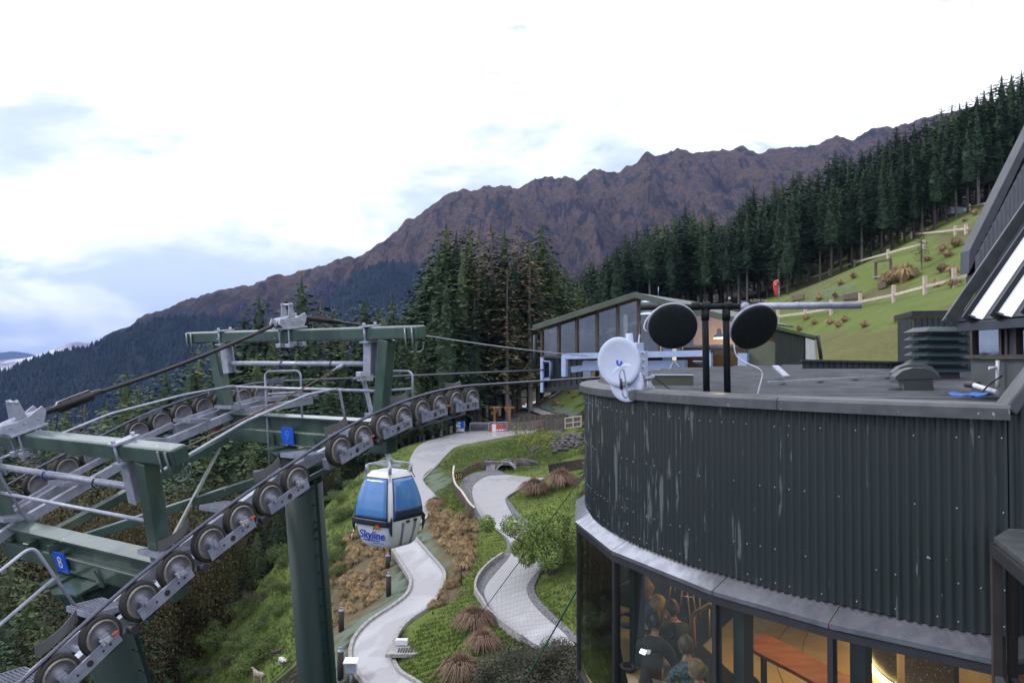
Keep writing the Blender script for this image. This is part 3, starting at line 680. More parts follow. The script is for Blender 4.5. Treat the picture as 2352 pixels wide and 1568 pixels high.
CON = {
    'dark': [conifer(11 + k, 24, 4.5 + .4 * (k % 2), .16 + .05 * (k % 3), needles=('needles', 'needles_blue')[k % 2], dead_to=.3) for k in range(5)],
    'tall': [conifer(31 + k, 26, 4.8, .20 + .06 * k, needles='needles_blue', dead_to=.42, bark=('bark', 'bark', 'bark', 'bark_pale')[k % 4]) for k in range(4)],
    'mid': [conifer(51 + k, 24, 4.6, .12, needles='needles_mid', sparse=.1, dead_to=.3) for k in range(4)],
    'brown': [conifer(71 + k, 24, 3.9, .2, needles='needles_brown', sparse=.3, core=0, cards=13, bark='bark_pale', dead_to=.5) for k in range(3)],
    'near': [conifer(91 + k, 20, 3.6, .08, cards=18, whorl=.42, size=.5, needles=('needles', 'needles_mid')[k % 2]) for k in range(4)],
}
def plant_tree(mesh, loc, height, label, group, cat='tree', name='pine_tree', rot=None, wide=1.0):
    trunk, crown, h0 = mesh; s = height / h0
    e = thing(name, loc, label, cat, group)
    e.rotation_euler = (0, 0, random.uniform(0, 6.28) if rot is None else rot); e.scale = (s * wide, s * wide, s)
    for nm, me in (('trunk', trunk), ('crown', crown)):
        o = bpy.data.objects.new(nm, me); col.objects.link(o); o.parent = e
    return e
def tree_px(kind, x, ytop, d, label, group, name='pine_tree', hmin=5, hmax=34, wide=1.0, k=None):
    p = at(x, ytop, d); g = hz(p.x, d); h = max(hmin, min(hmax, p.z - g)); L = CON[kind]
    return plant_tree(L[random.randrange(len(L)) if k is None else k], (p.x, d, g), h, label, group, name=name, wide=wide)
SIL = [(1270, 625), (1300, 612), (1330, 625), (1357, 600), (1385, 640), (1400, 575), (1423, 553), (1450, 515), (1468, 505), (1500, 508), (1541, 485), (1579, 463), (1610, 480), (1638, 477), (1662, 520), (1689, 469), (1731, 425), (1760, 430), (1781, 414), (1832, 388), (1860, 385), (1891, 367), (1921, 350), (1963, 346), (2010, 320), (2043, 296), (2080, 290), (2127, 266), (2186, 232), (2241, 211), (2288, 182), (2343, 152), (2420, 120), (2600, 60)]
FL = ('conifer whose top makes the skyline of the forest above the green slope', 'dark conifer in the middle of the forest above the green slope', 'tall conifer with a bare stem at the forest edge above the green slope'); FG = 'conifers of the forest above the green slope'
random.seed(21)
x = 1275.0
while x < 2460:                                        # skyline row
    tree_px('dark' if random.random() < .7 else 'mid', x, interp(SIL, x) + random.uniform(-4, 16), random.uniform(178, 200), FL[0], FG, hmin=18, hmax=36, wide=random.uniform(1.0, 1.5))
    x += random.uniform(15, 26)
x = 1290.0
while x < 2440:
    tree_px('dark', x, interp(SIL, x) + random.uniform(22, 60), random.uniform(160, 176), FL[1], FG, hmin=17, hmax=32, wide=random.uniform(1.1, 1.5)); x += random.uniform(16, 28)
EDGE = [(1380, 150), (1600, 158), (1700, 150), (1790, 141), (1870, 140), (2000, 138), (2100, 140), (2200, 142), (2352, 152), (2500, 160)]
x = 1395.0
while x < 2440:                                        # edge of the wood: bare stems below, crowns above
    tree_px('tall', x, interp(SIL, x) + random.uniform(45, 105), interp(EDGE, x) + random.uniform(1, 9), FL[2], FG, hmin=15, hmax=28, wide=1.3); x += random.uniform(17, 30)
for x, d in ((1500, 170), (1580, 175), (1660, 172), (1740, 168), (1820, 165), (1900, 163), (1980, 162), (2060, 162), (2150, 164), (2240, 168), (2330, 172), (1540, 168), (1620, 166), (1700, 163), (1780, 158), (1950, 156), (2110, 156), (2290, 162)):
    tree_px('dark', x, interp(SIL, x) + random.uniform(70, 130), d - 8, FL[1], FG, hmin=14, hmax=26, wide=1.3)
# clump left of the station
CL = 'tall ragged conifer in the clump between the lift towers and the glass station'; CG = 'conifers of the clump left of the station'
for x, y, d, k in [(1026, 512, 118, 'mid'), (1048, 535, 113, 'dark'), (985, 590, 120, 'dark'), (1077, 520, 124, 'mid'), (1158, 527, 122, 'dark'), (1243, 510, 124, 'mid'), (1005, 560, 112, 'dark'), (1062, 575, 110, 'mid'), (1110, 600, 116, 'dark'), (1215, 545, 119, 'mid'), (1270, 585, 122, 'mid'), (1180, 590, 113, 'dark'), (1140, 640, 114, 'mid'), (1235, 620, 116, 'dark'), (965, 640, 115, 'dark'), (1299, 613, 132, 'dark'), (1357, 601, 136, 'dark'), (1330, 650, 128, 'mid'), (940, 690, 118, 'mid'), (1025, 640, 107, 'dark'), (1090, 680, 109, 'dark'), (1290, 660, 122, 'dark')]:
    tree_px(k, x, y, d, CL, CG, hmin=14, hmax=42, wide=1.3)
BL = 'browning thin conifer showing its pale stem in the clump left of the station'
for x, y, d in [(1101, 540, 112), (1128, 515, 118), (1192, 512, 117), (1218, 560, 112), (1165, 620, 109)]:
    tree_px('brown', x, y, d, BL, 'browning conifers left of the station', hmin=16, hmax=42, wide=1.25)
# trees behind the towers
TLAB = {'dark': 'dark conifer among the valley trees behind the two lift towers', 'mid': 'olive green conifer among the valley trees behind the two lift towers', 'brown': 'thin browning conifer among the valley trees behind the two lift towers'}; TG = 'conifers behind the lift towers'
for x, y, d, k in [(595, 675, 112, 'dark'), (693, 640, 118, 'dark'), (735, 695, 126, 'brown'), (770, 700, 122, 'mid'), (835, 680, 120, 'dark'), (900, 685, 117, 'mid'), (868, 700, 125, 'mid'), (655, 690, 128, 'brown'), (560, 725, 115, 'dark'), (625, 745, 110, 'mid'), (720, 745, 112, 'dark'), (790, 760, 112, 'mid'), (850, 770, 110, 'dark'), (925, 740, 108, 'dark'), (955, 790, 104, 'mid'), (680, 800, 104, 'dark'), (590, 800, 105, 'mid'), (530, 800, 112, 'dark'), (750, 840, 100, 'dark'), (880, 850, 100, 'mid'), (820, 880, 99, 'dark'), (640, 870, 98, 'mid'),
                   (460, 800, 118, 'mid'), (440, 820, 112, 'dark'), (490, 860, 108, 'dark'), (380, 845, 114, 'dark'), (345, 900, 118, 'mid'), (290, 850, 116, 'mid'), (320, 890, 110, 'mid'), (245, 925, 122, 'mid'), (195, 935, 126, 'brown'), (150, 930, 120, 'mid'), (120, 955, 126, 'mid'), (75, 990, 122, 'brown'), (40, 1000, 128, 'mid'), (10, 1010, 124, 'dark'), (410, 930, 104, 'dark'), (270, 980, 106, 'dark'), (210, 1000, 110, 'mid'), (100, 1030, 112, 'dark'), (540, 930, 98, 'dark'), (580, 1010, 94, 'mid'), (480, 980, 97, 'mid'), (-30, 1020, 120, 'dark'), (430, 1040, 92, 'dark'), (340, 1020, 100, 'mid'), (700, 960, 96, 'dark'), (770, 980, 95, 'mid'), (840, 960, 96, 'dark'), (900, 930, 98, 'dark'), (940, 900, 101, 'dark'), (990, 870, 106, 'dark'), (1010, 930, 103, 'mid'), (1045, 850, 108, 'dark'), (965, 960, 100, 'dark')]:
    tree_px(k, x, y, d, TLAB[k], TG, hmin=7, hmax=46, wide=1.3)

# broad crowns: many leaf faces spread through lumps
def leafy(seed, n, lumps, size, material, h, spread, stem=True, name='crown'):
    rg = random.Random(seed); v = []; f = []
    L = [(Vector((rg.gauss(0, spread * .42), rg.gauss(0, spread * .42), h * rg.uniform(.35, .92))), spread * rg.uniform(.18, .36)) for _ in range(lumps)]
    for k in range(n):
        c, rr = L[rg.randrange(lumps)]
        d = Vector((rg.gauss(0, 1), rg.gauss(0, 1), rg.gauss(0, .8))).normalized(); q = c + d * rr * rg.uniform(.55, 1.08) ** .7
        if q.z < h * .04: q.z = h * rg.uniform(.04, .3)
        nrm = (d + Vector((rg.gauss(0, .6), rg.gauss(0, .6), .5 + rg.gauss(0, .5)))).normalized()
        _, a, b_ = frame_axes(nrm, (rg.gauss(0, 1), rg.gauss(0, 1), rg.gauss(0, 1)))
        s = size * rg.uniform(.5, 1.25); o = len(v)
        v += [tuple(q - a * s), tuple(q + b_ * s * .55), tuple(q + a * s), tuple(q - b_ * s * .55)]; f.append((o, o + 1, o + 2, o + 3))
    crown = np_mesh(name, v, f, material)
    b = MB()
    for c, rr in L[:max(4, lumps // 2)]:
        b.tube([(0, 0, -1), (c.x * .15, c.y * .15, c.z * .45), tuple(c)], [.05 * h * .35, .03 * h * .35, .02], 5, False)
    return np_mesh('trunk', b.v, b.f, 'bark', True), crown, h
BRO = {
    'beech': [leafy(201 + k, 20000, 30, .085, 'beech', 11, 7.0) for k in range(3)],
    'beech_green': [leafy(221 + k, 20000, 30, .085, 'beech_green', 11, 7.0) for k in range(2)],
    'beech_dark': [leafy(241 + k, 20000, 30, .085, 'beech_dark', 11, 7.0) for k in range(3)],
    'shrub': [leafy(261 + k, 5000, 14, .06, 'bush_green', 2.2, 2.2) for k in range(3)],
    'dullshrub': [leafy(281 + k, 6000, 14, .05, 'bush_dull', 2.2, 2.0) for k in range(2)],
    'bright': [leafy(291, 24000, 26, .085, 'bush_bright', 4.0, 3.0)],
}
CON.update(BRO)
QL = {'gully': 'dark pointed conifer standing among the gully trees below the towers', 'beech': 'brown leaved beech tree in the gully under the lift towers', 'beech_dark': 'dark leaved tree in the gully under the lift towers', 'beech_green': 'olive leaved tree in the gully under the lift towers', 'near': 'young dark conifer at the edge of the grassy bank under the towers'}
random.seed(77)
for x, y, d, k in [(110, 1110, 72, 'beech'), (200, 1120, 74, 'beech'), (300, 1115, 79, 'beech'), (150, 1180, 67, 'beech'), (255, 1185, 70, 'beech'), (350, 1170, 78, 'beech'), (60, 1150, 68, 'near'), (410, 1090, 84, 'near'), (470, 1120, 88, 'beech'), (540, 1110, 92, 'beech_green'), (620, 1060, 94, 'beech_dark'), (700, 1040, 92, 'beech_green'), (10, 1130, 72, 'beech_dark'), (390, 1210, 80, 'beech'), (480, 1180, 88, 'near'), (560, 1150, 92, 'near'), (640, 1110, 94, 'near'), (330, 1260, 76, 'near'), (-40, 1250, 62, 'beech'), (800, 1000, 97, 'beech_green'), (870, 980, 99, 'beech_dark'), (920, 985, 99, 'beech_green'), (745, 1060, 93, 'beech_dark'), (440, 1150, 86, 'near'), (520, 1140, 90, 'beech'), (600, 1130, 93, 'beech_dark'),
                   (20, 1250, 60, 'near'), (90, 1230, 62, 'beech_dark'), (160, 1260, 60, 'near'), (230, 1240, 64, 'near'), (290, 1290, 66, 'near'), (60, 1320, 56, 'near'), (130, 1340, 56, 'beech_dark'), (200, 1330, 60, 'near'), (265, 1370, 63, 'near'), (10, 1390, 53, 'near'), (95, 1410, 53, 'near'), (165, 1420, 55, 'near'), (230, 1430, 59, 'near'), (50, 1480, 50, 'beech_dark'), (125, 1490, 51, 'near'), (195, 1500, 54, 'near'), (-10, 1460, 51, 'near')]:
    tree_px(k, x + random.uniform(-12, 12), y + random.uniform(-15, 15), d, QL['gully'] if k == 'near' else QL[k], 'trees in the gully under the towers', name='pine_tree' if k == 'near' else 'beech_tree', hmin=5, hmax=26, wide=1.2 if k == 'near' else .62)
for x, y, d in [(440, 1270, 84), (500, 1250, 86), (560, 1230, 88), (610, 1200, 90), (650, 1170, 92), (390, 1310, 82), (470, 1330, 80), (530, 1290, 83), (590, 1260, 86), (635, 1230, 88)]:
    tree_px('near', x, y, d, QL['near'], 'young conifers under the towers', hmin=6, hmax=18, wide=1.1)
# shrubs on the bank
SL = 'low green shrub on the rough bank around the tower pole'; n_ = 0
for x, y in [(520, 1530), (500, 1490), (560, 1420), (540, 1475), (600, 1440), (590, 1390), (630, 1350), (640, 1410), (610, 1500), (575, 1545), (480, 1550), (440, 1560), (650, 1300), (800, 1040), (830, 1070), (790, 1080), (860, 1050), (810, 1120), (780, 1150), (770, 1200), (760, 1110), (785, 1250), (765, 1290), (800, 1190), (880, 1030), (905, 1020), (560, 1500), (625, 1270), (655, 1360), (770, 1330), (840, 1020), (815, 1090)]:
    g = G(x, y); plant_tree(CON['shrub'][n_ % 3] if n_ % 5 else CON['dullshrub'][n_ % 2], g - Vector((0, 0, .2)), random.uniform(.9, 2.0), SL, 'shrubs on the bank', 'shrub', 'shrub', wide=random.uniform(1.0, 1.5)); n_ += 1
g = G(1272, 1318); plant_tree(CON['bright'][0], g - Vector((0, 0, .3)), 4.2, 'bright green leafy bush beside the curved track and net fence', None, 'bush', 'bush', rot=.4, wide=.92)
DL = 'dull grey green shrub at the bottom of the lawn against the building'
for x, y, h in [(1180, 1580, 1.9), (1230, 1600, 2.2), (1285, 1575, 2.2), (1140, 1605, 1.8), (1310, 1545, 1.9), (1255, 1550, 1.6), (1310, 1605, 2.4), (1205, 1560, 1.5)]:
    g = G(x, y); plant_tree(CON['dullshrub'][n_ % 2], g - Vector((0, 0, .2)), h, DL, 'dull shrubs below the building', 'shrub', 'shrub', wide=1.2); n_ += 1

# tussock grasses
def tussock(seed, material, n=330, h=.8, r=.62):
    rg = random.Random(seed); v = []; f = []
    for k in range(n):
        g = rg.uniform(0, 6.28); lean = rg.uniform(.03, 1.0) ** .8; L = h * rg.uniform(.7, 1.15); c, s = math.cos(g), math.sin(g); w = .013
        b0 = (c * r * .18 * rg.random(), s * r * .18 * rg.random(), 0)
        m1 = (c * r * .62 * lean + b0[0], s * r * .62 * lean + b0[1], L * (.78 - .2 * lean)); tip = (c * r * 1.2 * lean + b0[0], s * r * 1.2 * lean + b0[1], L * (1.02 - .98 * lean ** 1.3))
        o = len(v); px_, py_ = -s * w, c * w
        v += [(b0[0] - px_, b0[1] - py_, -.1), (b0[0] + px_, b0[1] + py_, -.1), (m1[0] + px_, m1[1] + py_, m1[2]), (m1[0] - px_, m1[1] - py_, m1[2]), tip]
        f += [(o, o + 1, o + 2, o + 3), (o + 3, o + 2, o + 4)]
    return np_mesh('tussock', v, f, material)
TUS = {'tan': [tussock(301 + k, 'tussock_tan') for k in range(4)], 'red': [tussock(321 + k, 'tussock_red', 1000, .85, .85) for k in range(3)]}
def put_tussock(kind, g, s, label, group):
    me = TUS[kind][random.randrange(len(TUS[kind]))]; o = bpy.data.objects.new('tussock_grass', me); col.objects.link(o)
    o.location = g; o.scale = (s, s, s * random.uniform(.85, 1.15)); o.rotation_euler = (0, 0, random.uniform(0, 6.28)); tag(o, label, 'grass clump', group, 'thing'); return o
random.seed(33)
def scatter_poly(poly, n, kind, smin, smax, label, group, avoid=()):
    xs_ = [p[0] for p in poly]; ys_ = [p[1] for p in poly]; c = 0; tries = 0
    while c < n and tries < n * 30:
        tries += 1; x, y = random.uniform(min(xs_), max(xs_)), random.uniform(min(ys_), max(ys_))
        if not inside(np.array([x]), np.array([y]), poly)[0]: continue
        put_tussock(kind, G(x, y), random.uniform(smin, smax), label, group); c += 1
scatter_poly([(800, 1230), (880, 1200), (880, 1262), (885, 1330), (870, 1385), (790, 1425), (755, 1450), (760, 1350)], 105, 'tan', .45, 1.0, 'tan tussock grass on the bank left of the lower track', 'tussocks left of the lower track')
scatter_poly([(985, 1172), (1030, 1180), (1085, 1190), (1100, 1230), (1090, 1280), (1060, 1320), (1040, 1290), (1010, 1250), (990, 1215)], 95, 'tan', .5, 1.05, 'tan tussock grass on the bank between the two tracks', 'tussocks between the tracks')
scatter_poly([(1050, 1300), (1070, 1310), (1010, 1400), (985, 1405)], 22, 'tan', .4, .75, 'small tussock in the row along the lower track', 'tussock row along the lower track')
scatter_poly([(1255, 905), (1330, 900), (1330, 925), (1270, 940)], 8, 'tan', .5, .8, 'small tussock on the mound under the station', 'tussocks on the mound')
for x, y, s, lb in [(1228, 1135, 1.9, 'round red brown tussock at the end of the stone edged track'), (1288, 1118, 2.0, 'round red brown tussock against the dark retaining board'), (1090, 1440, 1.65, 'wide red brown tussock on the lawn at the foot of the kerb'), (1110, 1490, 1.3, 'dark red tussock just inside the net fence'), (1060, 1560, 1.6, 'large red tussock at the bottom edge behind the net'), (1000, 1160, 1.1, 'lone tussock beside the path right of the gondola')]:
    put_tussock('red', G(x, y), s, lb, None)
random.seed(41)
HLAB = 'small dry tussock on the fenced green slope'; HG = 'tussocks on the green slope'
for x, y, s in [(1905, 745, .9), (1940, 740, .8), (1925, 752, .8), (2150, 660, 1.0), (2190, 660, 1.1), (2200, 650, .9), (2165, 580, 1.2), (2175, 590, 1.2), (2195, 568, 1.4), (2165, 625, 1.3), (2190, 630, 1.3), (2090, 520, 1), (2105, 525, .9), (2240, 495, 1.2), (2260, 488, 1), (2270, 500, 1.2), (2130, 535, 1), (2215, 510, .9), (1985, 752, .7), (1850, 735, .8), (1870, 745, .8), (1835, 760, .7), (1960, 640, .9), (1930, 655, .9), (1880, 690, 1), (2130, 600, .9), (2060, 740, .7)]:
    g = G(x, y); put_tussock('tan', g, s * 1.2, HLAB, HG)
for x, y, s in [(2040, 655, 1.9), (2055, 650, 2.3), (2075, 648, 2.5), (2088, 640, 2.2), (2030, 650, 1.5), (2060, 640, 1.8)]:
    put_tussock('tan', G(x, y), s, 'dense dry grass clump beside the wooden frame on the slope', 'dry clumps by the wooden frame')
# rough grass of the lawns and banks
def grass_stuff(name, polys, n, hgt_, material, label, seed):
    rg = random.Random(seed); b = MB(); v = []; f = []; pts = []
    for poly, share in polys:
        xs_ = [p[0] for p in poly]; ys_ = [p[1] for p in poly]; P = np.column_stack([np.random.default_rng(seed).uniform(min(xs_), max(xs_), int(n * share * 3)), np.random.default_rng(seed + 1).uniform(min(ys_), max(ys_), int(n * share * 3))])
        P = P[inside(P[:, 0], P[:, 1], poly)]
        for ex in (MID_OL + MID_OR[::-1], LOW_L + LOW_R[::-1], UP_L + UP_R[::-1]): P = P[~inside(P[:, 0], P[:, 1], ex)]
        P = P[:int(n * share)]
        for a in P[::1]: pts.append(a)
    # ground hit by iterating on the height function, all at once
    P = np.array(pts); U = (P[:, 0] - 1176) / 1882; W = np.array([ray(0, y).z for y in P[:, 1]])
    best = np.full(len(P), 200.0); done = np.zeros(len(P), bool)
    for d in np.arange(38, 170, 0.6):
        hit = (~done) & (W * d < hgt(U * d, np.full(len(P), d))); best[hit] = d; done |= hit
    X = U * best; Y = best; Z = hgt(X, Y)
    for x, y, z, ok in zip(X, Y, Z, done):
        if not ok: continue
        for q in range(3):
            g = rg.uniform(0, 6.28); w = hgt_ * rg.uniform(.25, .5); h = hgt_ * rg.uniform(.5, 1.3); dx, dy = math.cos(g), math.sin(g); ox, oy = rg.uniform(-.25, .25), rg.uniform(-.25, .25); o = len(v)
            v += [(x + ox - dx * w, y + oy - dy * w, z - .05), (x + ox + dx * w, y + oy + dy * w, z - .05), (x + ox + rg.uniform(-.5, .5) * h, y + oy + rg.uniform(-.5, .5) * h, z + h)]; f.append((o, o + 1, o + 2))
    b.add(v, f); return b.build(name, material, kind='stuff', label=label, cat='grass')
leaf('grass_blade', (0.13, 0.175, 0.05), (0.09, 0.13, 0.038), 0.35, 0)
leaf('grass_rough', (0.155, 0.20, 0.055), (0.10, 0.145, 0.04), 0.25, 0)
grass_stuff('grass', [(REGIONS[2][0], .75), ([(1010, 1075), (1046, 1035), (1180, 1010), (1335, 995), (1335, 1045), (1200, 1085), (1080, 1090)], .25)], 7000, .2, 'grass_rough', 'rough green grass and weeds on the banks', 5)
leaf('grass_lawn', (0.135, 0.18, 0.045), (0.085, 0.125, 0.03), 0.5, 0)
grass_stuff('grass', [([(1090, 1095), (1335, 1050), (1335, 1600), (900, 1600), (960, 1450), (1040, 1390), (1100, 1260)], .8), ([(975, 1150), (1040, 1110), (1080, 1180), (1000, 1180)], .1), ([(1046, 1035), (1180, 1008), (1335, 990), (1335, 1050), (1100, 1085)], .1)], 12000, .11, 'grass_lawn', 'mown grass of the lawns between the tracks', 9)
# ------------------------------------------------------------------ gondola lift: two towers, ropes, cabin
LV = Vector((.562, .827, 0)); WV = Vector((.827, -.562, 0)); ZV = Vector((0, 0, 1))
GAUGE = 5.0; T8, T9 = -3.87, 0.0
def zc(t_):
    if t_ < T8 - 1.54: return -2.315 + .52 * -1.54 - .045 * 1.54 ** 2 + (t_ - (T8 - 1.54)) * .66
    if t_ <= T8 + 1.54: q = t_ - T8; return -2.315 + .52 * q - .045 * q * q
    if t_ >= T9 - 1.54:
        q = min(t_ - T9, 1.54); return -.87 + .19 * q - .052 * q * q + max(0, t_ - 1.54) * .012
    a, b_ = -2.315 + .52 * 1.54 - .045 * 1.54 ** 2, -.87 - .19 * 1.54 - .052 * 1.54 ** 2
    f = (t_ - (T8 + 1.54)) / ((T9 - 1.54) - (T8 + 1.54)); return a + (b_ - a) * f
def line_pt(side, t_, off=0.0, up=0.0):
    """side 1 = near rope, -1 = far rope; off = metres outward from the rope, up = along the local normal"""
    p = Vector((-1.587 + .562 * t_, 12.9 + .827 * t_, zc(t_)))
    if side < 0: p = p - WV * GAUGE
    sl = (zc(t_ + .05) - zc(t_ - .05)) / .1; n = (ZV - LV * sl).normalized()
    return p + WV * off * side + n * up
RW = 0.225
def wheel_mesh():
    b = MB(); pr = [(0.0, .05), (.05, .05), (.055, .032), (.135, .026), (.14, .062), (.158, .066), (.164, .05), (.18, .058), (.200, .05), (.205, .03), (.198, .012), (.205, 0), (.198, -.012), (.205, -.03), (.200, -.05), (.18, -.058), (.164, -.05), (.158, -.066), (.14, -.062), (.135, -.026), (.0, -.03)]
    mis = [0, 0, 0, 0, 1, 1, 2, 2, 2, 2, 2, 2, 2, 2, 2, 2, 1, 1, 0, 0]
    b.lathe((0, 0, 0), (1, 0, 0), [(r_ * 1.1, h_ * .95) for r_, h_ in pr], 30, mis=mis)
    me = bpy.data.meshes.new('sheave_wheel'); me.from_pydata(b.v, [], b.f)
    for mm in ('sheave_disc', 'brass_rim', 'rubber'): me.materials.append(MATS[mm])
    me.polygons.foreach_set('material_index', b.m); me.polygons.foreach_set('use_smooth', b.s); me.update(); return me
WHEEL = wheel_mesh(); WROT = math.atan2(WV.y, WV.x)
def tower(t0, theta, label, digit, digit_mat, sign_a, saddle_a):
    n = (ZV * math.cos(theta) - LV * math.sin(theta)); al = (LV * math.cos(theta) + ZV * math.sin(theta))
    C = Vector((-1.587 + .562 * t0, 12.9 + .827 * t0, zc(t0))) - WV * (GAUGE / 2 + .12)
    def Q(a, h, s=0.0): return C + WV * a + n * h + al * s
    root = thing('lift_tower', Q(0, -14), label, 'lift tower')
    ax = (WV, al, n)
    # pole, head plate, gussets
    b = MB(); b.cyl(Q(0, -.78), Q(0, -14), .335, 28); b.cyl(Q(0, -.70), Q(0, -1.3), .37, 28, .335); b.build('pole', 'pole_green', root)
    b = MB(); b.lathe(Q(0, -.70), n, [(0, -.02), (.52, -.02), (.52, .02), (0, .02)], 8, smooth=False)
    for g in range(4):
        d = WV * math.cos(g * 1.571 + .785) + al * math.sin(g * 1.571 + .785)
        b.prism([Q(0, -.72) + d * .34, Q(0, -.72) + d * .5, Q(0, -1.25) + d * .33], (n.cross(d)) * .025)
    for sgn in (-1, 1):
        b.prism([Q(sgn * .62, -.68, -.13), Q(sgn * .50, -.68, -.13), Q(sgn * .50, -.45, -.13)], -al * .03)
        b.prism([Q(sgn * .48, -.675, -.45), Q(sgn * .48, -.675, .45), Q(sgn * .2, -.675, .45), Q(sgn * .2, -.675, -.45)], n * .03)
    b.build('head_plate', 'green_steel', root)
    # crossarm: open girder above, box below
    b = MB(); b.box(Q(0, -.135), (4.7, .26, .03), ax); b.box(Q(0, -.27), (4.66, .09, .24), ax); b.build('girder', 'green_steel', root, bevel=.004)
    b = MB(); b.box(Q(0, -.515), (4.35, .24, .25), ax); b.build('crossarm', 'green_steel', root, bevel=.02)
    for sgn in (-1, 1):
        b = MB(); b.beam(Q(sgn * 1.9, -.39), Q(sgn * 2.22, 1.19), .2, .2, WV); b.build('post', 'green_steel', root, bevel=.012)
    b = MB(); b.beam(Q(-2.95, 1.295), Q(2.95, 1.295), .21, .21, n); tb = b.build('top_beam', 'green_steel', root, bevel=.03, seg=3)
    for sgn in (-1, 1):
        b = MB(); b.box(Q(sgn * 2.957, 1.295), (.012, .17, .17), ax); b.build('end_cap', 'green_steel', tb)
    for sgn in (-1, 1):
        b = MB(); b.ibeam(Q(sgn * 1.86, 1.185), Q(sgn * 1.80, .62), .16, .17, al, .014, .012); b.build('hanger', 'galv', root)
        b = MB(); b.box(Q(sgn * 1.86, 1.415), (.16, .34, .025), ax)
        for s in (-.13, .13): b.cyl(Q(sgn * 1.86, 1.42, s), Q(sgn * 1.86, 1.16, s), .018, 8); b.cyl(Q(sgn * 1.86, 1.47, s), Q(sgn * 1.86, 1.42, s), .024, 6)
        b.box(Q(sgn * 1.86, 1.165), (.18, .34, .03), ax); b.build('clamp', 'galv', root)
        for k in (0, 1):
            a0 = sgn * (2.72 + .14 * k)
            b = MB(); pts = [Q(a0, 1.38, -.125), Q(a0, 1.1, -.125)] + [Q(a0, 1.1 - .12 * math.sin(g), -.125 + .125 - .125 * math.cos(g)) for g in np.linspace(.2, math.pi, 9)] + [Q(a0, 1.14, .125)]
            b.tube(pts, .016, 7); b.build('hook', 'green_steel', tb)
    b = MB(); b.cyl(Q(-1.74, .80), Q(1.74, .80), .045, 14); pipe = b.build('cross_pipe', 'galv', root)
    for a0, mm in ((-.3, 'blue_strap'), (.95, 'black_cable')):
        b = MB(); b.tube([Q(a0, .80 - .02 + .07 * math.cos(g), .07 * math.sin(g)) for g in np.linspace(0, 6.0, 15)], .009, 6); b.build('strap', mm, pipe)
    b = MB(); b.cyl(Q(-2.0, .36), Q(2.0, .36), .026, 10); b.build('tie_rail', 'galv', root)
    # cable saddle on the top beam
    b = MB(); a0 = saddle_a
    b.box(Q(a0, 1.425), (.34, .5, .035), ax)
    for s in (-1, 1):
        b.prism([Q(a0 + s * .10, 1.44, -.24), Q(a0 + s * .10, 1.44, .22), Q(a0 + s * .10, 1.60, .30), Q(a0 + s * .10, 1.68, .26), Q(a0 + s * .10, 1.60, .06), Q(a0 + s * .10, 1.58, -.10), Q(a0 + s * .10, 1.60, -.30), Q(a0 + s * .10, 1.50, -.34)], WV * .025 * s)
        b.prism([Q(a0 + s * .085, 1.60, -.10), Q(a0 + s * .085, 1.60, .05), Q(a0 + s * .085, 1.86, .0), Q(a0 + s * .085, 1.86, -.07)], WV * .02 * s)
    b.tube([Q(a0, 1.50 + .06 * math.cos(q * 3), q) for q in np.linspace(-.34, .3, 7)], .075, 8)
    b.cyl(Q(a0 - .15, 1.83, -.03), Q(a0 + .15, 1.83, -.03), .02, 8)
    for s in (-1, 1):
        for q in (-.14, .14):
            b.cyl(Q(a0 + s * .12, 1.43, q), Q(a0 + s * .12, 1.12, q), .016, 8); b.box(Q(a0 + s * .12, 1.13, q), (.12, .1, .07), ax)
    for q in (-.2, -.02, .16):
        for s in (-1, 1): b.cyl(Q(a0 + s * .125, 1.53, q), Q(a0 + s * .145, 1.53, q), .018, 6)
    b.build('saddle', 'galv', root, bevel=.006)
    # number plate on the crossarm
    b = MB(); b.box(Q(sign_a, -.45, -.16), (.30, .02, .30), ax); sg = b.build('number_plate', 'sign_blue', root)
    text_mesh('numeral', digit, .25, Q(sign_a, -.45, -.1735), WV, n, digit_mat, sg)
    return root, Q, n, al
t8, Q8, n8, al8 = tower(T8, .30, 'near green lift tower with blue plate 8 at the left edge', '8', 'sign_white', -.32, -.55)
t9, Q9, n9, al9 = tower(T9, .10, 'green lift tower in the centre with the tall dark pole and faded blue plate', '9', 'sign_faded', -.12, -.05)
b = MB()                                                # ladder rail and rungs on the pole of the central tower
r0, r1 = Q9(.46, -1.2, -.12), Q9(.46, -9.5, -.12)
b.beam(r0, r1, .05, .03, WV)
for k in range(28):
    q = r0.lerp(r1, (k + .5) / 28); b.cyl(q - WV * .16 + al9 * .04, q + WV * .01, .012, 6)
for k in (2, 9, 16): q = r0.lerp(r1, k / 20); b.beam(q - WV * .16 - n9 * .06 + al9 * .05, q, .03, .04)
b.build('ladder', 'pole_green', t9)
b = MB()
for k in range(8):
    q = Q8(.34, -1.5 - .33 * k, .1); b.cyl(q, q + WV * .22, .012, 6)
b.beam(Q8(.55, -1.3, .1), Q8(.55, -6, .1), .05, .03, WV); b.build('ladder', 'pole_green', t8)

